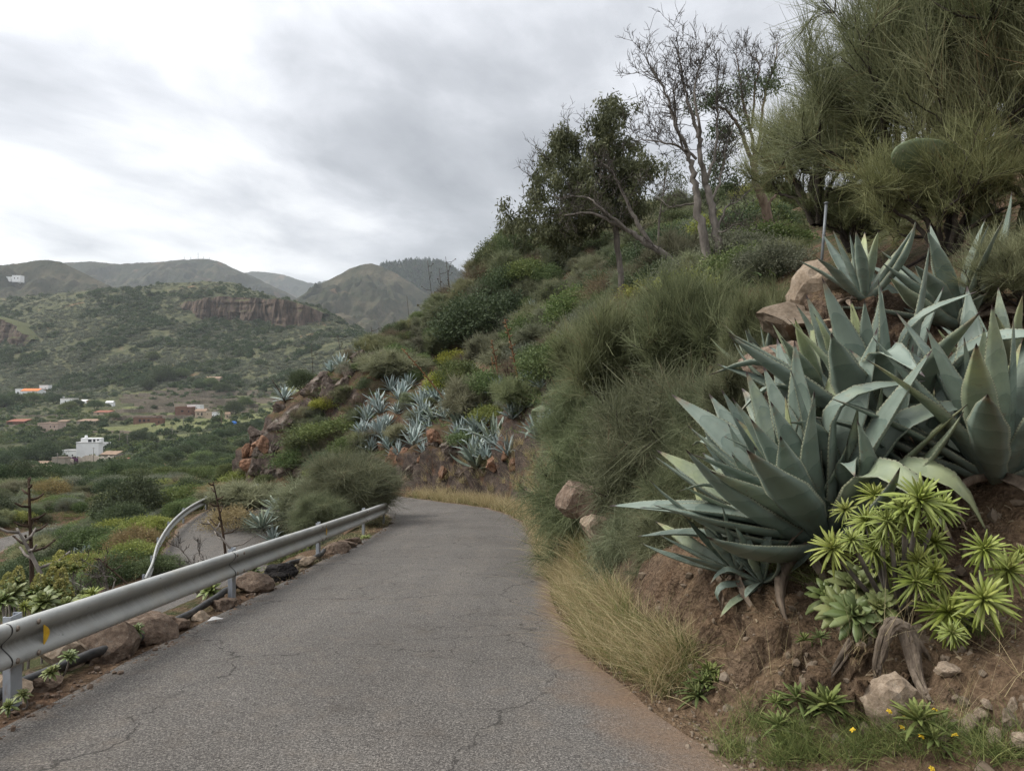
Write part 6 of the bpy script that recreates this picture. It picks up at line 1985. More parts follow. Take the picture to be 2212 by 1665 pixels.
for x, y, r, k in [(240, 1180, 95, 'crag_red'), (330, 1120, 70, 'crag_red'), (120, 1060, 60, 'crag_red'), (500, 1250, 85, 'crag_red'), (610, 1290, 80, 'crag_red'), (450, 1130, 55, 'crag'), (720, 1160, 60, 'crag'), (770, 1250, 80, 'crag'), (860, 1330, 70, 'crag'),
                   (920, 1240, 55, 'crag'), (680, 1330, 60, 'crag_red'), (1280, 1270, 80, 'crag_red'), (1000, 1370, 60, 'crag_red'), (1150, 1380, 70, 'crag_red'), (380, 1300, 70, 'crag'), (560, 1140, 50, 'crag'), (1350, 1400, 60, 'crag_red'), (820, 1140, 50, 'crag'), (620, 1060, 40, 'crag'), (700, 1060, 36, 'crag')]:
    CR.append((*Z6(x, y), r * .2339, k, 'cut'))
WHERE = {'spur': 'on the spur above the lower road', 'ridge': 'cropping out along the ridge line', 'cut': 'in the rock cut behind the bend of the lane'}
for i, (px, py, r, k, w) in enumerate(CR):
    h = hit(px, py + r * .4, 12, 78, 120)
    s = r / FP * h.y
    o = link('boulder', ROCK[k][i % len(ROCK[k])], None, (h.x, h.y + s * .25, h.z + s * .25), (i * .9, i * 1.7, i * .5), (s * 1.15, s * 1.1, s))
    tag(o, ('reddish brown boulder ' if k == 'crag_red' else 'dark brown boulder ') + WHERE[w], 'boulder', 'boulders ' + WHERE[w])

# ------------------------------------------------------------------ plants below the lane on the left
road_pts = np.vstack([lane_xy, track_xy])
def off_road(x, y, m):
    return np.hypot(road_pts[:, 0] - x, road_pts[:, 1] - y).min() > m

LW = {'broom': 'olive broom', 'dark': 'dark green bush', 'mid': 'green bush', 'grey': 'grey green bush', 'lime': 'yellow green bush', 'twig': 'bare brown twiggy bush', 'rust': 'rusty brown bush'}
left_poly = [(-60, 1035), (330, 1030), (470, 1045), (545, 1045), (640, 1090), (560, 1200), (330, 1240), (150, 1300), (-60, 1340)]
cnt = tries = 0; spots = []
while cnt < 115 and tries < 3500:
    tries += 1
    px, py = SR.uniform(-60, 640), SR.uniform(1030, 1340)
    if not inside(px, py, left_poly): continue
    if any(abs(px - a) < 20 and abs(py - b) < 13 for a, b in spots): continue
    h = hit(px, py, 6, 78, 110)
    s = SR.uniform(.45, .95) * (.55 + h.y / 55)
    if h.y < 16: s = SR.uniform(.3, .6)
    if not off_road(h.x, h.y, 2.25 + s * .75): continue
    # keep the line of sight to the lower road open
    if h.y < 30 and 300 < px < 480: s = min(s, .4)
    if h.y < 24 and px < 60: s = min(s, .4)
    kind = SR.choices(['mid', 'lime', 'grey', 'dark', 'broom', 'rust', 'twig'], [30, 12, 20, 14, 15, 5, 4])[0]
    zone = 'below the barrier, before the lower road' if h.y < 26 and px > 250 else ('on the near slope left of the lower road' if h.y < 32 else ('on the slope beyond the lower road' if h.y < 55 else 'at the valley end of the left slope'))
    spots.append((px, py)); cnt += 1
    plant('bush', kind, h.x, h.y, s, LW[kind] + ' ' + zone, 'bush', 'bushes on the slope left of the lane', z=h.z - .1 * s, sq=(1.1, 1.05, SR.uniform(.65, 1.05)), g=SR)

# yellow flowering succulents behind the barrier
def bloom_mesh(seed):
    g = np.random.default_rng(seed)
    n = 230
    t = g.random(n); a = g.random(n) * 6.28
    r = (1 - t) ** .7 * .42
    P = np.column_stack([np.cos(a) * r, np.sin(a) * r, t * 1.1])
    Dv = np.column_stack([np.cos(a), np.sin(a), np.full(n, .55)])
    V, F, rn = leaf_quads(P, Dv + g.normal(size=(n, 3)) * .3, .2, .11, g, .2)
    return mesh_np('blossom', V, F, 'bloom_yellow', False, {'rnd': rn})
BLOOM = [bloom_mesh(790 + i) for i in range(2)]
def blooming(px, py, d, r, lb, i):
    c = at(px, py, d)
    b0 = Vector((c.x - .05, d + .1, min(gz(c.x, d + .1), c.z - .35)))
    e = empty('flowering_succulent', tuple(b0), lb, 'flowering plant', 'yellow flowering plants behind the barrier')
    v = c - b0
    k = np.linspace(0, 1, 6)[:, None]
    pts = np.array(v) * k + np.array([.05 * math.sin(i), 0, 0]) * np.sin(k * 3.14)
    V, F = tube_np(pts, np.linspace(.014, .008, 6), 6); make('stem', V, F, 'bark_grey', e, True)
    link('rosette', AEO[i % 2], e, tuple(v - Vector((0, 0, r * .25))), (0.15, 0.1 * i, i), r * 1.4)
    link('blossom', BLOOM[i % 2], e, tuple(v), (.15 * math.sin(i), .15 * math.cos(i), i), r * 1.9)
names = ['leftmost low', 'second low', 'tall cone shaped', 'highest', 'high right', 'broad', 'broad right', 'lowest rusty', 'second rusty', 'lowest right', 'small right']
for i, (x, y) in enumerate([(60, 1010), (165, 940), (360, 1030), (565, 800), (710, 820), (490, 960), (580, 970), (370, 1110), (430, 1190), (560, 1080), (640, 1100)]):
    blooming(x * .224, y * .224 + 1044, 8.2 + .5 * math.sin(i * 2), .085, names[i] + ' yellow flower head on a succulent behind the barrier', i)
for i, (px, py, d, r) in enumerate([(30, 1285, 7.8, .17), (95, 1300, 7.4, .17), (5, 1300, 7.2, .16), (200, 1285, 8.4, .15), (130, 1330, 7.2, .15), (655, 1168, 14.5, .22), (425, 1255, 9.6, .16)]):
    c = at(px, py, d); b0 = Vector((c.x + .05, d + .1, min(gz(c.x, d), c.z - .3)))
    rosette_plant(b0, [(c, r), (c + Vector((.16, .1, -.08)), r * .8), (c + Vector((-.14, .12, -.05)), r * .85)], ['spiky green rosette plant at the left edge behind the barrier', 'spiky green rosette plant behind the first barrier post', 'half cut rosette plant at the far left edge', 'spiky rosette plant right of the yellow heads',
                  'low rosette plant just behind the barrier edge', 'lime rosette plant behind the third barrier post', 'rosette plant behind the barrier before the second post'][i], [ROS[0], AEO[0]], 'plant', 'rosette_plant')

# tall dead stalks at the left
h = on(70, 15.0)
stalk((h.x, 15.0, at(0, 1270, 15).z), at(62, 1032, 15.0), .05, 'tall black agave stalk with dark seed clusters at the far left', nb=12, blen=.13, start=.30, seed=50, bow=.0)
stalk(tuple(at(110, 1290, 11.5)), tuple(at(36, 1140, 11.5)), .045, 'leaning pale dead stalk crossing the black one', nb=5, mat='bark_grey', pods=False, blen=.35, start=.35, seed=51)
stalk(tuple(at(315, 1300, 12)), tuple(at(212, 1205, 12)), .022, 'dark leaning stalk with a seed tuft behind the barrier', nb=5, seed=52, blen=.10, start=.7)
stalk(tuple(at(490, 1225, 14)), tuple(at(460, 1040, 14)), .03, 'thin dark stalk with dry branches before the lower road', nb=8, mat='stalk_dark', blen=.13, start=.35, seed=53)
stalk(tuple(at(520, 1215, 13)), tuple(at(448, 1125, 13)), .025, 'grey dead branch leaning over the lower road', nb=5, mat='bark_grey', pods=False, blen=.35, start=.3, seed=54)
for i, (px, py) in enumerate([(430, 1225), (180, 1290), (235, 1250)]):
    d = 12.0
    p = at(px, py + 35, d)
    e = empty('dead_shrub', tuple(p), ['bare grey forked twigs sticking up before the lower road', 'bare grey bush among the yellow flower heads', 'thin bare shrub right of the yellow flower heads'][i], 'dead shrub')
    t = Tree(60 + i)
    b_ = np.array(p)
    for k in range(4):
        q = t.limb([b_, b_ + t.g.normal(size=3) * .08 + (0, 0, .25), b_ + t.g.normal(size=3) * .22 + (0, 0, .5)], .014, .005, 5, .01)
        t.sprout(q, .01, 5, .25, 2, .3, .4, .8)
    t.finish(e, 'bark_grey', 'twig_grey', 'stem')
for i, (px, py, L) in enumerate([(215, 1255, 40), (190, 1200, 38), (160, 1205, 34), (270, 1160, 26), (590, 1168, 40)]):
    h = hit(px, py + 14, 7, 60, 140)
    e = empty('agave_plant', (h.x, h.y, h.z + .1), ['pale agave showing just above the barrier', 'pale agave cluster below the dark round tree', 'agave left of the pale cluster below the dark tree', 'small agave at the foot of the dark round tree', 'agave leaning out behind the barrier near the lower road'][i], 'agave', 'agaves on the left slope', i, L / FP * h.y)
    link('rosette', AG_FAR[i % 4], e)
# grass and weeds on the left slope
g = np.random.default_rng(91)
n = 1500
px = -40 + 680 * g.random(n); py = 1050 + 270 * g.random(n)
pts = [hit(a, b_, 6, 70, 70) for a, b_ in zip(px, py) if inside(a, b_, left_poly)]
pts = np.array([p for p in pts if off_road(p.x, p.y, 2.3)])
grass('undergrowth', 'grass_green', pts[:, 0], pts[:, 1], 'low green undergrowth on the slope left of the lane', 18, .5, .022, .5, .5, 21, .25)
grass('dry_undergrowth', 'grass_dry', pts[::3, 0] + .2, pts[::3, 1], 'dry straw coloured undergrowth on the left slope', 12, .42, .018, .5, .5, 22, .25)
n = 900
pts = []
while len(pts) < n:
    a, b_ = g.uniform(560, 1700), g.uniform(430, 1040)
    if inside(a, b_, hill_poly) and not (inside(a, b_, FIELD) and g.random() < .6): pts.append(tuple(hit(a, b_, 12, 76, 60)))
pts = np.array(pts)
grass('undergrowth', 'leaf_mid', pts[:, 0], pts[:, 1], 'low green undergrowth on the right hand slope', 16, .42, .035, .6, .4, 23, .35)
grass('dry_undergrowth', 'grass_dry', pts[::3, 0], pts[::3, 1] + .3, 'dry grass tufts on the right hand slope', 14, .40, .022, .5, .4, 24, .2)
s = 9 + 18 * g.random(90); c = lane_at(s, 0); c1 = lane_at(s, -1)
P_ = c + (c1 - c) * (1.98 + .5 * g.random(90))[:, None]
grass('dry_grass', 'grass_dry', P_[:, 0], P_[:, 1], 'dry weeds under the crash barrier', 14, .22, .004, .5, .4, 25, .05)


# ------------------------------------------------------------------ the valley: scrub, groves, terraces
COLS = np.arange(-600, 1000, 8.0)
DS = np.exp(np.linspace(math.log(86), math.log(1500), 420))
PYT = []
for cpx in COLS:
    z = land((cpx - CX) / FP * DS, DS, roads=False)
    PYT.append(np.minimum.accumulate(CY - z / DS * FP))
PYT = np.array(PYT)
def far_depth(px, py):
    """depth at which the valley ground is seen at px, py"""
    i = np.clip(np.round((np.asarray(px) + 600) / 8).astype(int), 0, len(COLS) - 1)
    return np.array([np.interp(-y, -PYT[k], DS) for k, y in zip(i, np.asarray(py))])
def far_hit(px, py):
    d = float(far_depth([px], [py])[0])
    x = (px - CX) / FP * d
    return Vector((x, d, float(land(np.array([x]), np.array([d]), roads=False)[0])))


def scatter_object(name, label, pts, scales, protos, seed):
    """one stuff object that repeats a few clump shapes on points"""
    me = bpy.data.meshes.new(name)
    me.from_pydata([tuple(p) for p in pts], [], [])
    a = me.attributes.new('size', 'FLOAT', 'POINT'); a.data.foreach_set('value', np.asarray(scales, np.float32))
    o = link(name, me)
    ng = bpy.data.node_groups.new(name, 'GeometryNodeTree')
    ng.interface.new_socket('Geometry', in_out='INPUT', socket_type='NodeSocketGeometry')
    ng.interface.new_socket('Geometry', in_out='OUTPUT', socket_type='NodeSocketGeometry')
    N = ng.nodes
    gi, go = N.new('NodeGroupInput'), N.new('NodeGroupOutput')
    jn = N.new('GeometryNodeJoinGeometry')
    idx = N.new('GeometryNodeInputIndex')
    for k, pm in enumerate(protos):
        po_ = bpy.data.objects.new(name + '_clump', pm)
        oi = N.new('GeometryNodeObjectInfo'); oi.inputs['Object'].default_value = po_; oi.inputs['As Instance'].default_value = True
        md = N.new('FunctionNodeCompare'); md.data_type = 'INT'; md.operation = 'EQUAL'
        mm = N.new('ShaderNodeMath'); mm.operation = 'MODULO'; mm.inputs[1].default_value = len(protos)
        ng.links.new(idx.outputs[0], mm.inputs[0])
        ng.links.new(mm.outputs[0], md.inputs[2]); md.inputs[3].default_value = k
        ip = N.new('GeometryNodeInstanceOnPoints')
        ng.links.new(gi.outputs[0], ip.inputs['Points']); ng.links.new(md.outputs[0], ip.inputs['Selection']); ng.links.new(oi.outputs['Geometry'], ip.inputs['Instance'])
        at_ = N.new('GeometryNodeInputNamedAttribute'); at_.data_type = 'FLOAT'; at_.inputs['Name'].default_value = 'size'
        cx_ = N.new('ShaderNodeCombineXYZ')
        for q in range(3): ng.links.new(at_.outputs['Attribute'], cx_.inputs[q])
        ng.links.new(cx_.outputs[0], ip.inputs['Scale'])
        rv_ = N.new('FunctionNodeRandomValue'); rv_.data_type = 'FLOAT_VECTOR'; rv_.inputs[0].default_value = (0, 0, 0); rv_.inputs[1].default_value = (.2, .2, 6.28); rv_.inputs['Seed'].default_value = seed + k
        ng.links.new(rv_.outputs[0], ip.inputs['Rotation'])
        ng.links.new(ip.outputs[0], jn.inputs[0])
    ng.links.new(jn.outputs[0], go.inputs[0])
    md_ = o.modifiers.new('scatter', 'NODES'); md_.node_group = ng
    return tag(o, label, kind='stuff')

CLUMP_D = [bush_mesh('clump', 'leaf_dark', 800 + i, 22, 14, .42, .75, .8, .35, .24) for i in range(3)]
CLUMP_G = [bush_mesh('clump', 'leaf_mid', 805 + i, 22, 14, .42, .75, .65, .35, .24) for i in range(2)]
CLUMP_Y = [bush_mesh('clump', 'leaf_grey', 808 + i, 22, 12, .4, .7, .6, .35, .24) for i in range(2)]
g = np.random.default_rng(95)
def far_scatter(n, ylo, yhi, xlo, xhi, dens_seed, dens_scale, thr, smin, smax, bias=1.0):
    n2_ = n // 3                       # the same cover goes on beyond the left picture edge
    px = np.concatenate([g.uniform(xlo, xhi, n), g.uniform(xlo - 480, xlo, n2_)]); n += n2_; py = g.uniform(ylo, yhi, n)
    d = far_depth(px, py) * (1 + .01 * g.normal(size=n))
    x = (px - CX) / FP * d
    keep = (d > 86) & (d < 1450) & (fbm(x / dens_scale, d / dens_scale, octv=3, seed=dens_seed) > thr)
    x, d = x[keep], d[keep]
    z = land(x, d, roads=False)
    s = (smin + (smax - smin) * g.random(len(x)) ** 1.8)
    inter = (d > 480) & (d < 780) & ((x / d * FP + CX) > 230) & (g.random(len(d)) < .72)
    return np.stack([x, d, z - .1 * s], -1)[~inter], s[~inter]
def split_scatter(label, P, S, far_p, near_p, seed):
    n_ = P[:, 1] < 280
    scatter_object('scrub', label + ', far part', P[~n_], S[~n_], far_p, seed)
    scatter_object('scrub', label + ', near part', P[n_], S[n_], near_p, seed + 50)
# table hill and its slopes
a, s1 = far_scatter(8000, 612, 860, -100, 800, 1, 70, .0, 1.5, 4.2)
scatter_object('scrub', 'dark scrub bushes covering the table hill', a, s1, CLUMP_D, 1)
a, s1 = far_scatter(11000, 612, 860, -100, 800, 2, 50, -.3, 1.2, 3.0)
scatter_object('scrub', 'pale green scrub covering the table hill', a, s1, CLUMP_Y, 2)
# valley floor
a, s1 = far_scatter(3600, 850, 1060, -100, 760, 3, 40, .0, 1.0, 2.9)
split_scatter('dark hedges and bushes on the valley floor', a, s1, CLUMP_D, PROTO['dark'], 3)
a, s1 = far_scatter(6000, 840, 1062, -100, 760, 4, 35, -.12, .7, 2.0)
split_scatter('green field bushes on the valley floor', a, s1, CLUMP_G, PROTO['mid'], 4)
a, s1 = far_scatter(4200, 860, 1062, -100, 760, 6, 30, -.05, .5, 1.5)
split_scatter('grey green weeds on the valley floor', a, s1, CLUMP_Y, PROTO['grey'], 5)

# small scrub between the single bushes of both slopes
def near_scrub(label, poly, box, n, protos, smin, smax, seed, rnd, m=2.5):
    P, S = [], []
    while len(P) < n:
        a, b_ = rnd.uniform(box[0], box[1]), rnd.uniform(box[2], box[3])
        if not inside(a, b_, poly): continue
        if (inside(a, b_, FIELD) or inside(a, b_, SPUR)) and rnd.random() < .9: continue
        h = hit(a, b_, 8, 78, 70)
        s = rnd.uniform(smin, smax) * (.4 + h.y / 60)
        if not off_road(h.x, h.y, m + s): n -= 1; continue
        P.append((h.x, h.y, h.z - .08 * s)); S.append(s)
    return scatter_object('scrub', label, P, S, protos, seed)
near_scrub('small broom and twig scrub between the bushes of the right hand slope', hill_poly, (560, 1700, 420, 1040), 420, PROTO['broom'][:2] + PROTO['twig'], .3, .8, 31, SR)
near_scrub('small leafy scrub between the bushes of the right hand slope', hill_poly, (560, 1700, 420, 1040), 300, PROTO['mid'][:2] + PROTO['grey'][:1], .2, .55, 32, SR)
near_scrub('small leafy scrub between the bushes of the left slope', left_poly, (-60, 640, 1030, 1340), 300, PROTO['mid'][:2] + PROTO['grey'][:1], .2, .6, 33, SR, 2.3)
near_scrub('small olive scrub between the bushes of the left slope', left_poly, (-60, 640, 1030, 1340), 220, PROTO['broom'][:2] + PROTO['lime'][:1], .25, .6, 34, SR, 2.3)

near_scrub('leafy scrub on the slope beyond the left picture edge', [(-600, 1035), (-60, 1035), (-60, 1345), (-600, 1400)], (-600, -60, 1035, 1400), 260, PROTO['mid'][:2] + PROTO['grey'][:1] + PROTO['broom'][:1], .4, 1.0, 35, SR, 2.3)
# bushes on the bank right below the barrier, the flowering plants stand among them
for i, (x, y, s_, k, lb) in enumerate([(-5.6, 7.6, .62, 'grey', 'grey bush under the yellow flower heads behind the barrier'), (-6.3, 8.6, .7, 'mid', 'green bush just behind the yellow flower heads'), (-5.0, 6.2, .5, 'mid', 'low green bush behind the first barrier post'), (-6.9, 7.4, .7, 'broom', 'olive bush at the far left behind the first post'), (-5.3, 9.6, .5, 'grey', 'low grey bush behind the barrier before the second post')]):
    plant('bush', k, x, y, s_, lb, 'bush', 'bushes on the slope left of the lane', sq=(1.1, 1.1, .8), g=SR)

# single trees that stand out in the valley
VT = []
def vtree(px, py, r_px, kind, lb, name='valley_tree', sq=(1, 1, .95), group='single trees in the valley'):
    h = far_hit(px, py)
    s = r_px / FP * h.y
    e = empty(name, (h.x, h.y, h.z), lb, 'tree', group, SR.random() * 6.28, (s * sq[0], s * sq[1], s * sq[2]))
    link('crown', SR.choice(PROTO[kind]), e, (0, 0, .25)); link('trunk', STEMS['dark' if kind != 'lime' else 'light'][0], e)
    return e
for (px, py, r, k, lb) in [
        (92, 1000, 32, 'fine', 'broad dark tree with a pale trunk beside the large white house'), (40, 1005, 26, 'fine', 'dark tree behind the beige shed'), (15, 1015, 24, 'fine', 'dark tree at the left edge by the beige shed'), (128, 985, 22, 'fine', 'dark tree touching the white annex'),
        (352, 828, 26, 'fine', 'widest dark tree at the foot of the table hill'), (392, 818, 16, 'finem', 'round green tree right of the widest dark one'), (320, 842, 15, 'fine', 'dark tree left of the widest one'), (330, 778, 13, 'finem', 'round tree on the slope above the widest dark one'),
        (300, 955, 18, 'fine', 'round dark tree right of the large white house'), (310, 822, 9, 'fine', 'small dark tree near the pinkish bare patch'), (505, 895, 20, 'fine', 'dark conifer like tree right of the white hamlet'), (480, 850, 16, 'fine', 'dark tree below the upper tan house'),
        (455, 836, 14, 'finem', 'green tree touching the upper tan house'), (430, 840, 12, 'fine', 'dark tree left of the upper tan house'), (530, 880, 15, 'finem', 'green tree at the right end of the hamlet'), (195, 985, 7, 'fine', 'small dark tree in front of the large white house'),
        (150, 884, 13, 'finem', 'yellowish green tree between the terraced houses'), (165, 880, 12, 'fine', 'dark tree left of the small ornate house'), (205, 884, 14, 'fine', 'dark tree below the small ornate house'), (120, 872, 14, 'fine', 'dark tree in front of the low white house'),
        (245, 906, 11, 'finem', 'green tree right of the pinkish house'), (30, 875, 18, 'fine', 'dark tree below the orange roofed house'), (70, 868, 15, 'finem', 'green tree in front of the orange roofed house'), (5, 880, 18, 'fine', 'dark tree at the left edge below the orange roofed house')]:
    vtree(px, py, r, k, lb)
# grove along the slope foot between village and lane
for i, (px, py, r) in enumerate([(275, 1030, 22), (300, 1020, 22), (325, 1012, 22), (350, 1000, 20), (372, 995, 20), (395, 985, 19), (415, 975, 18), (435, 968, 18), (455, 960, 17), (475, 950, 17), (495, 945, 16), (515, 938, 16), (535, 930, 15), (555, 925, 14),
                                 (440, 1000, 22), (470, 990, 22), (500, 985, 20), (525, 975, 20), (410, 1020, 20), (455, 1020, 22), (495, 1015, 22), (520, 1010, 18), (140, 1040, 26), (180, 1035, 26), (215, 1040, 24), (250, 1045, 22), (95, 1045, 22), (380, 1040, 20), (340, 1042, 20), (30, 1050, 22)]):
    k = 'mid' if i in (14, 16, 18, 20, 27) else ('grey' if i in (19, 21, 28) else 'dark')
    h = far_hit(px, py)
    s = r / FP * h.y
    e = empty('grove_tree', (h.x, h.y, h.z), {'dark': 'dark leafy tree', 'mid': 'green leafy tree', 'grey': 'grey green bush like tree'}[k] + ' in the grove between village and lane', 'tree', 'trees of the grove below the village', i * 1.9, (s * 1.15, s, s * .9))
    link('crown', PROTO[k][i % len(PROTO[k])], e, (0, 0, .1)); link('trunk', STEMS['dark'][0], e)
# dry fan palm and palms
def palm(px, py, h_px, r_px, lb, mat_leaf='leaf_dark', seed=0, trunk=True):
    h = far_hit(px, py); k = h.y / FP
    e = empty('palm_tree', tuple(h), lb, 'palm')
    H, r = h_px * k, r_px * k
    g = np.random.default_rng(seed)
    if trunk:
        V, F = tube_np([(0, 0, -1), (.1, 0, H * .5), (0, 0, H)], [.35, .3, .25], 7); make('trunk', V, F, 'bark_brown', e, True)
    P = np.repeat(np.array([[0, 0, H]]), 60, 0); Dv = unit(g.normal(size=(60, 3)) + (0, 0, .35))
    V, F, a = ribbons(P, Dv, r * (.8 + .4 * g.random(60)), r * .16, g, 0, .5, 5, .2)
    make('fronds', V, F, mat_leaf, e, False, {'rnd': a})
palm(478, 917, 30, 11, 'tall palm in front of the white hamlet', 'leaf_mid', 1)
palm(418, 945, 14, 9, 'shorter palm below the hamlet', 'leaf_mid', 2)
palm(362, 1022, 10, 22, 'rust brown dry palm like plant in the grove', 'leaf_rust', 3, False)

# ------------------------------------------------------------------ village
def plaster(name, c1, c2, sc=.6):
    return material(name, lambda b: b.principled(b.ramp(b.noise(sc, 5, .65, b.pos()), [(.3, c1), (.7, c2)]), .9, spec=.1))
plaster('plaster_white', (.74, .74, .73), (.84, .84, .83)); plaster('plaster_tan', (.34, .27, .20), (.47, .38, .29)); plaster('plaster_pink', (.36, .27, .22), (.50, .39, .33))
plaster('plaster_brown', (.13, .075, .055), (.20, .12, .09)); plaster('plaster_grey', (.22, .19, .16), (.34, .30, .25)); plaster('roof_orange', (.46, .155, .06), (.58, .22, .09)); plaster('roof_red', (.20, .085, .060), (.29, .125, .085))
plaster('roof_tan', (.20, .14, .10), (.30, .215, .155)); plaster('dark_opening', (.02, .02, .022), (.045, .045, .05), 2); plaster('roof_grey', (.25, .23, .21), (.38, .36, .33)); plaster('stone_wall', (.10, .085, .065), (.25, .21, .165), 1.4)
plaster('tank_blue', (.05, .15, .45), (.08, .22, .55)); plaster('car_white', (.7, .7, .7), (.8, .8, .8))

def house(label, x0, x1, ytop, ybase, wall='plaster_white', roof='flat', roofm='roof_grey', openings=(), depth=.7, yaw=0.0, d=None, cat_='house', name='house', at_d=None, extra=None):
    """house whose front shows between x0..x1 and ytop..ybase; openings = (u, v, w, h, kind) as shares of the front"""
    px = (x0 + x1) / 2
    h = far_hit(px, ybase) if at_d is None else at(px, ybase, at_d)
    k = h.y / FP
    W, H = (x1 - x0) * k, (ybase - ytop) * k
    Dp = W * depth
    e = empty(name, tuple(h), label, cat_, rz=yaw)
    Hw = H if roof == 'flat' else H * .68
    m = MB().box((0, Dp / 2, Hw / 2 - 1.5), (W, Dp, Hw + 3)); m.build('wall', wall, e)
    if roof == 'flat':
        m = MB()
        m.box((0, Dp / 2, Hw + .12), (W + .25, Dp + .25, .22)); r_ = m.build('roof', roofm, e)
        m = MB(); t_ = .22
        for c, s_ in (((0, .1 - .1, Hw + .42), (W + .02, t_, .38)), ((0, Dp, Hw + .42), (W + .02, t_, .38)), ((-W / 2 + .11, Dp / 2, Hw + .42), (t_, Dp - .24, .376)), ((W / 2 - .11, Dp / 2, Hw + .42), (t_, Dp - .24, .376))): m.box(c, s_)
        m.build('parapet', wall, e)
    elif roof == 'gable':           # ridge along the front
        ov = .35; y0, y1 = -ov, Dp + ov; xx = W / 2 + ov; th = .18
        V = []
        for x in (-xx, xx):
            V += [(x, y0, Hw - .05), (x, Dp / 2, H), (x, y1, Hw - .05), (x, y0, Hw - .05 - th), (x, Dp / 2, H - th), (x, y1, Hw - .05 - th)]
        F = [[0, 6, 7, 1], [1, 7, 8, 2], [3, 4, 10, 9], [4, 5, 11, 10], [0, 3, 9, 6], [2, 8, 11, 5], [0, 1, 4, 3], [1, 2, 5, 4], [6, 9, 10, 7], [7, 10, 11, 8]]
        make('roof', V, F, roofm, e)
        V = [(-W / 2, 0, Hw - .1), (-W / 2, Dp, Hw - .1), (-W / 2, Dp / 2, H - th - .02), (W / 2, 0, Hw - .1), (W / 2, Dp, Hw - .1), (W / 2, Dp / 2, H - th - .02)]
        make('gable', V, [[0, 2, 1], [3, 4, 5]], wall, e)
    elif roof == 'lean':
        V = [(-W / 2 - .3, -.4, Hw - .1), (W / 2 + .3, -.4, Hw - .1), (W / 2 + .3, Dp + .3, H), (-W / 2 - .3, Dp + .3, H)]
        V = V + [(x, y, z - .2) for x, y, z in V]
        make('roof', V, [[0, 1, 2, 3], [7, 6, 5, 4], [0, 4, 5, 1], [1, 5, 6, 2], [2, 6, 7, 3], [3, 7, 4, 0]], roofm, e)
    for (u, v, w, hh, kd) in openings:
        c = (-W / 2 + u * W, -.02, v * Hw)
        f = MB().box(c, (w * W, .12, hh * Hw)).build('door' if kd == 'door' else 'window', 'dark_opening', e)
        fr = MB(); ww, h2 = w * W, hh * Hw; t_ = .08
        fr.box((c[0], -.06, c[2] + h2 / 2 + t_ / 2), (ww + 2 * t_, .14, t_)); fr.box((c[0] - ww / 2 - t_ / 2, -.06, c[2]), (t_, .14, h2)); fr.box((c[0] + ww / 2 + t_ / 2, -.06, c[2]), (t_, .14, h2))
        fr.build('frame', wall, f)
    if extra: extra(e, W, Dp, Hw, H)
    return e

def big_white(e, W, Dp, Hw, H):
    m = MB().box((W * .1, Dp * .6, Hw + 1.35), (W * .92, Dp * .6, 2.6)); m.build('upper_storey', 'plaster_white', e)
    f = MB().box((W * .05, Dp * .3 - .03, Hw + 1.1), (W * .16, .1, 1.7)).build('door', 'dark_opening', e)
    MB().box((W * .25, Dp * .3 - .03, Hw + 1.3), (W * .1, .1, 1.5)).build('window', 'dark_opening', e)
    MB().box((W * .42, Dp * .3 - .03, Hw + 1.6), (W * .08, .1, .8)).build('window', 'dark_opening', e)
    V, F = tube_np([(-W * .18, Dp * .6, Hw + 2.6), (-W * .18, Dp * .6, Hw + 3.8), (-W * .18, Dp * .6, Hw + 4.1)], [.75, .75, .45], 12); make('water_tank', V, F, 'plaster_white', e, True)
house('large white flat roofed block house with a smaller upper storey and water tank', 166, 211, 957, 989, openings=[(.08, .06, .07, .1, 'window'), (.42, .05, .2, .05, 'window')], depth=.5, yaw=.12, extra=big_white)
house('white annex with terrace at the right of the large block house', 216, 233, 958, 973, openings=[(.25, .6, .25, .35, 'window'), (.7, .55, .2, .3, 'window')])
house('low white annex at the left of the large block house', 134, 164, 974, 988, openings=[(.3, .3, .3, .35, 'window'), (.75, .35, .1, .25, 'window')])
house('beige flat shed at the lower left of the village', 57, 95, 1011, 1031, 'plaster_tan', openings=[(.35, .7, .08, .1, 'window'), (.76, .55, .14, .5, 'door')])
house('beige lower wing of the shed at the lower left', 43, 57, 1018, 1031, 'plaster_tan', openings=[(.5, .5, .2, .4, 'door')])
house('whitewashed hut behind the beige shed', 70, 103, 998, 1010, 'plaster_white', 'lean', 'roof_tan', [(.5, .4, .15, .3, 'window')])
house('grey walled house left of the purple bush', 112, 140, 990, 1012, 'plaster_grey', 'flat', 'roof_tan', [(.2, .4, .1, .3, 'window'), (.6, .3, .15, .5, 'door')])
house('pinkish house with two small windows and a chimney', 81, 124, 915, 931, 'plaster_pink', 'flat', 'roof_tan', [(.65, .6, .05, .25, 'window'), (.85, .6, .05, .25, 'window'), (.2, .5, .06, .2, 'window')],
      extra=lambda e, W, Dp, Hw, H: MB().box((-W * .06, Dp * .4, Hw + .8), (.7, .7, 1.4)).build('chimney', 'plaster_pink', e))
house('dark red shed at the left edge with a red roof', 14, 51, 906, 918, 'plaster_brown', 'lean', 'roof_red', [(.2, .3, .3, .5, 'door')])
house('white house with a bright orange gable roof', 44, 82, 839, 855, 'plaster_white', 'gable', 'roof_orange', [(.2, .4, .06, .4, 'window'), (.45, .4, .06, .4, 'window'), (.65, .4, .06, .4, 'window'), (.85, .3, .08, .6, 'door')])
house('white wing left of the orange roofed house', 33, 45, 841, 854, 'plaster_white', 'flat', 'plaster_white', [(.5, .4, .3, .4, 'door')])
house('plain white house wall right of the orange roof', 85, 104, 833, 846, 'plaster_white', 'flat', 'plaster_white', [(.7, .6, .06, .15, 'window')])
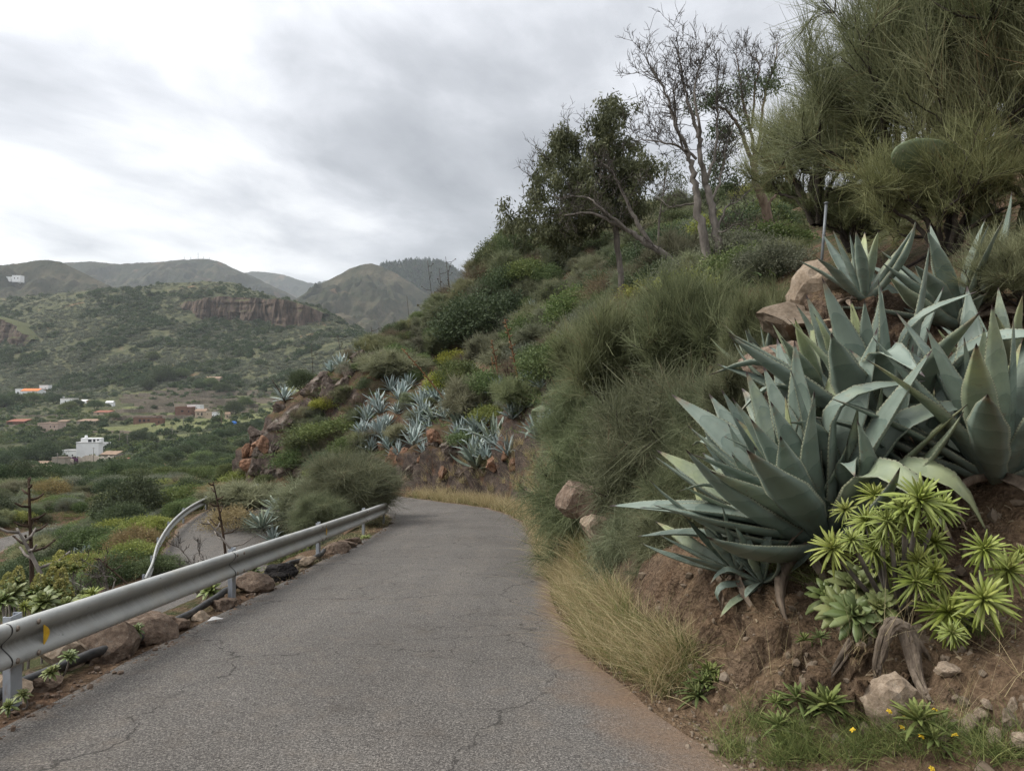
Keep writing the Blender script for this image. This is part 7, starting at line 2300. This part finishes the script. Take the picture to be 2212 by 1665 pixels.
house('low white house half hidden by a dark tree', 130, 158, 862, 872, 'plaster_white', 'flat', 'plaster_tan', [(.4, .4, .1, .4, 'window')])
house('long low white wall house above the dark trees', 115, 132, 858, 866, 'plaster_white', 'flat', 'plaster_white', [(.5, .4, .1, .4, 'window')])
house('small white house with an arched dark door', 174, 187, 863, 871, 'plaster_white', 'gable', 'plaster_white', [(.5, .35, .4, .6, 'door')])
house('tiny tan hut beside the arched white house', 187, 197, 866, 872, 'plaster_tan', 'flat', 'roof_red', [(.5, .4, .2, .4, 'window')])
house('small ornate white house at the end of a terrace', 228, 243, 866, 875, 'plaster_white', 'gable', 'plaster_white', [(.5, .4, .14, .5, 'door')])
house('long low house with a pale red roof', 202, 235, 887, 896, 'plaster_tan', 'lean', 'roof_red', [(.3, .4, .1, .5, 'door'), (.7, .4, .1, .4, 'window')])
house('low tan roofed shed on the brown terrace', 165, 206, 906, 915, 'plaster_grey', 'lean', 'roof_tan', [(.3, .4, .15, .5, 'door')])
house('small tan shed right of the pinkish house', 125, 144, 907, 914, 'plaster_grey', 'lean', 'roof_tan', [(.5, .4, .15, .5, 'door')])
house('brown hut with a tan roof right of the white block house', 217, 251, 976, 992, 'plaster_grey', 'lean', 'roof_tan', [(.6, .3, .4, .45, 'door')])
house('low hut with a red tiled roof right of the white block', 249, 271, 989, 998, 'plaster_tan', 'lean', 'roof_red', [(.5, .3, .2, .5, 'door')])
house('white two storey house in the hamlet', 404, 432, 876, 895, 'plaster_white', openings=[(.45, .75, .08, .14, 'window'), (.15, .2, .12, .35, 'door'), (.75, .7, .06, .1, 'window')])
house('brown brick house left of the white two storey one', 378, 413, 880, 897, 'plaster_brown', 'flat', 'roof_red', [(.45, .55, .16, .2, 'window'), (.85, .5, .08, .2, 'window')])
house('tan gabled house right of the white two storey one', 421, 444, 883, 898, 'plaster_tan', 'gable', 'roof_tan', [(.3, .4, .12, .4, 'window'), (.65, .35, .14, .6, 'door')])
house('flat tan house next to the tan gabled one', 445, 457, 890, 902, 'plaster_tan', openings=[(.3, .6, .14, .2, 'window')])
house('white narrow house beside the tall palm', 458, 471, 892, 907, 'plaster_white', openings=[(.3, .7, .1, .15, 'window'), (.6, .3, .14, .4, 'door')])
house('small gabled house right of the tall palm', 486, 496, 890, 903, 'plaster_tan', 'gable', 'roof_tan', [(.5, .4, .2, .5, 'door')])
house('tan house with a hipped roof alone at the hill foot', 441, 474, 813, 826, 'plaster_tan', 'gable', 'roof_tan', [(.5, .45, .06, .5, 'window'), (.7, .45, .06, .5, 'window'), (.25, .4, .08, .6, 'door')])
house('long brown shed with dark openings on the terrace', 288, 335, 901, 913, 'plaster_brown', 'flat', 'roof_grey', [(.3, .4, .1, .5, 'door'), (.5, .4, .1, .4, 'window'), (.7, .45, .1, .3, 'window')])
house('reddish end of the long brown shed', 335, 351, 906, 915, 'plaster_brown', 'flat', 'roof_red', [(.5, .4, .2, .4, 'door')])
house('small ruined hut in the bushes below the hamlet', 408, 424, 940, 952, 'plaster_tan', 'lean', 'roof_grey', [(.5, .4, .3, .4, 'door')])
house('small white block high on the left hill', 26, 44, 595, 607, at_d=2150, openings=[(.3, .5, .1, .25, 'window'), (.7, .5, .1, .25, 'window')])
house('long white building at the left edge high on the hill', -20, 24, 598, 606, at_d=2150, openings=[(.6, .5, .06, .3, 'window'), (.8, .5, .06, .3, 'window')])

# tank, vehicle and bush in the village
h = far_hit(505, 918); V, F = tube_np([(0, 0, 0), (0, 0, 1.6), (0, 0, 2.4), (0, 0, 2.6)], [1.9, 2.0, 1.6, .5], 14)
e = empty('water_tank', tuple(h), 'blue round water tank right of the hamlet', 'tank'); make('body', V, F, 'tank_blue', e, True); V, F = tube_np([(0, 0, 2.5), (0, 0, 2.8), (0, 0, 2.9)], [.5, .5, .3], 10); make('lid', V, F, 'tank_blue', e, True)
h = far_hit(468, 925)
e = empty('white_van', tuple(h), 'white van parked below the hamlet', 'van', rz=.5)
m = MB(); m.box((0, 0, 1.35), (4.6, 1.9, 1.5)); m.box((2.7, 0, .95), (1.0, 1.8, .8)); m.build('body', 'car_white', e)
MB().box((2.32, 0, 1.7), (.3, 1.7, .6)).build('windscreen', 'dark_opening', e)
WH = mesh_np('wheel', *tube_np([(0, -.12, 0), (0, 0, 0), (0, .12, 0)], [.34, .36, .34], 12), 'black_plastic', True)
for x in (-1.5, 2.2):
    for y in (-.9, .9): link('wheel', WH, e, (x, y, .35))
h = far_hit(160, 1000); e = empty('flowering_bush', tuple(h), 'dark purple flowering bush at the wall below the large white house', 'bush', scale=11 / FP * h.y)
bm_ = bush_mesh('crown', 'leaf_purple', 820, 60, 40, .14, .6, .7, .3); link('crown', bm_, e); link('stem', STEMS['dark'][0], e)

# retaining and terrace walls: level dry stone walls with uneven tops
def wall_line(label, px0, px1, py, hgt, mat='stone_wall', name='terrace_wall', seed=0, follow=True, group='terrace walls on the valley slope'):
    px = np.arange(px0, px1, 2.5)
    pyv = py + 2.2 * fbm(px / 60, np.full_like(px, seed), octv=2, seed=seed)
    d = far_depth(px, pyv); d = np.convolve(np.pad(d, 3, mode='edge'), np.ones(7) / 7, 'valid')
    x = (px - CX) / FP * d
    z = land(x, d, roads=False); z = np.convolve(np.pad(z, 3, mode='edge'), np.ones(7) / 7, 'valid')
    top = z + hgt * (1 + .35 * fbm(px / 6, np.full_like(px, seed + 9), octv=3, seed=seed))
    V = []
    for xx, dd_, zz, tt in zip(x, d, z, top): V += [(xx, dd_ - .3, zz - 1.5), (xx, dd_ - .15, tt), (xx, dd_ + .5, tt + .05), (xx, dd_ + .6, zz - 1.5)]
    n = len(px); i = np.arange(n - 1)[:, None] * 4; j = np.arange(4)[None]; j2 = (j + 1) % 4
    F = np.stack([i + j, i + 4 + j, i + 4 + j2, i + j2], -1).reshape(-1, 4)
    return tag(make(name, V, F, mat), label, 'wall', group)
TWN = ['lowest', 'second lowest', 'third', 'fourth', 'fifth', 'sixth', 'seventh', 'eighth', 'ninth', 'highest']
for k, (a, b_, y) in enumerate([(230, 420, 903), (250, 560, 897 - 8), (300, 470, 882), (290, 560, 876), (262, 590, 869), (258, 600, 864), (265, 480, 858), (300, 590, 853), (330, 560, 848), (360, 520, 843)]):
    wall_line(TWN[k] + ' dry stone terrace wall on the slope behind the hamlet', a, b_, y, 2.3, seed=900 + k)
for k, (a, b_, y, hg, lb) in enumerate([(169, 248, 1000, 3.6, 'tall grey retaining wall below the large white house'), (112, 160, 1003, 2.4, 'retaining wall left of the purple bush'), (20, 160, 900, 1.2, 'terrace wall above the pinkish house'), (0, 90, 922, 1.2, 'terrace wall left of the pinkish house'),
                                        (60, 300, 935, 1.3, 'long terrace wall below the pinkish house'), (60, 130, 1035, 1.0, 'low wall before the beige shed')]):
    wall_line(lb, a, b_, y, hg, 'plaster_grey' if k < 2 else 'stone_wall', 'retaining_wall', 920 + k, group='walls in the village')

# poles
material('pole_wood', lambda b: b.principled((.17, .15, .13), .8))
for i, (px, y0, y1, lb) in enumerate([(202, 966, 1003, 'utility pole in front of the large white house'), (258, 938, 957, 'thin pole at the right of the village, left one of two'), (275, 940, 964, 'thin pole at the right of the village, right one of two'), (124, 978, 1014, 'utility pole left of the purple bush'),
                                      (372, 925, 945, 'pole with a crossbar below the hamlet'), (396, 900, 920, 'pole in the bushes below the brick house'), (299, 876, 888, 'pole on the terraces left of the hamlet'), (275, 938, 962, 'pole beside the round dark tree'), (90, 905, 918, 'short pole above the pinkish house')]):
    if i == 7: continue
    h = far_hit(px, y1); H = (y1 - y0) / FP * h.y
    e = empty('utility_pole', tuple(h), lb, 'pole', 'poles in the village')
    V, F = tube_np([(0, 0, -1), (0, 0, H * .5), (0, 0, H)], [.16, .14, .11], 7); make('shaft', V, F, 'pole_wood', e, True)
    MB().box((0, 0, H - .5), (1.6 if i != 4 else 3.5, .12, .12)).build('crossbar', 'pole_wood', e)
for i, px in enumerate((398, 412, 428, 440, 452)):
    p = at(px, [561, 560, 559, 560, 561][i] + 2, 3895)
    e = empty('antenna_mast', tuple(p), ['leftmost thin mast on the far ridge', 'second thin mast on the far ridge', 'tallest mast on the far ridge', 'mast right of the tallest on the far ridge', 'rightmost thin mast on the far ridge'][i], 'mast', 'masts on the far ridge')
    V, F = tube_np([(0, 0, -8), (0, 0, 14), (0, 0, [22, 20, 38, 22, 18][i])], [1.4, 1.0, .6], 5); make('shaft', V, F, 'pole_wood', e, True)
    MB().box((0, 0, 12), (5, .8, .8)).build('crossbar', 'pole_wood', e)

# pine wood on the dark mountain crest: thousands of trees, one mass
def pine_proto(seed):
    g = np.random.default_rng(seed)
    n = 80
    t = g.random(n); a = g.random(n) * 6.28; r = (1 - t) * .32 + .03
    P = np.column_stack([np.cos(a) * r * .3, np.sin(a) * r * .3, .15 + t * .85]); Dv = np.column_stack([np.cos(a), np.sin(a), np.full(n, .1)])
    V, F, rn = leaf_quads(P, Dv, r * 1.1, .16, g, .1)
    return mesh_np('pine', V, F, 'leaf_dark', False, {'rnd': rn * .5})
PINE = [pine_proto(830 + i) for i in range(2)]
pm = [o for o in bpy.data.objects if o.get('label', '').startswith('dark forested')][0]
PV = np.empty(len(pm.data.vertices) * 3, np.float32); pm.data.vertices.foreach_get('co', PV); PV = PV.reshape(-1, 3)
ppx = PV[:, 0] / PV[:, 1] * FP + CX
k = np.where((ppx > 825) & (ppx < 1060) & (PV[:, 1] > 2500))[0]
k = g.choice(k, 4200)
Pn = PV[k] + g.normal(size=(4200, 3)) * np.array([6, 6, 0])
scatter_object('pine_wood', 'dark pine wood covering the forested mountain crest', Pn, 13 + 13 * g.random(4200), PINE, 9)

# ------------------------------------------------------------------ labels: tell look-alikes of one zone apart by their order
ORD = 'first second third fourth fifth sixth seventh eighth ninth tenth eleventh twelfth thirteenth fourteenth fifteenth sixteenth seventeenth eighteenth nineteenth twentieth'.split()
ORD += ['twenty-' + w for w in ORD[:9]] + ['thirtieth'] + ['thirty-' + w for w in ORD[:9]] + ['fortieth'] + ['forty-' + w for w in ORD[:9]] + ['fiftieth'] + ['fifty-' + w for w in ORD[:9]]
same = {}
for o in col.objects:
    if o.parent is None and 'label' in o and 'category' in o: same.setdefault(o['label'], []).append(o)
for lb, L_ in same.items():
    if len(L_) > 1:
        L_.sort(key=lambda o: o.location.x / max(o.location.y, .1))
        for i, o in enumerate(L_): o['label'] = lb + ', ' + ORD[min(i, len(ORD) - 1)] + ' from left'

# ------------------------------------------------------------------ air
m = bpy.data.materials.new('haze'); m.use_nodes = True; nt = m.node_tree; nt.nodes.clear()
pv = nt.nodes.new('ShaderNodeVolumePrincipled'); ou = nt.nodes.new('ShaderNodeOutputMaterial')
pv.inputs['Color'].default_value = (.80, .86, .92, 1); pv.inputs['Density'].default_value = 0.000065; pv.inputs['Anisotropy'].default_value = 0.2
nt.links.new(pv.outputs[0], ou.inputs['Volume'])
hz = MB().box((0, 3900, 480), (13000, 8600, 1120)).build('haze', m)
tag(hz, 'thin grey haze filling the valley air', kind='stuff')
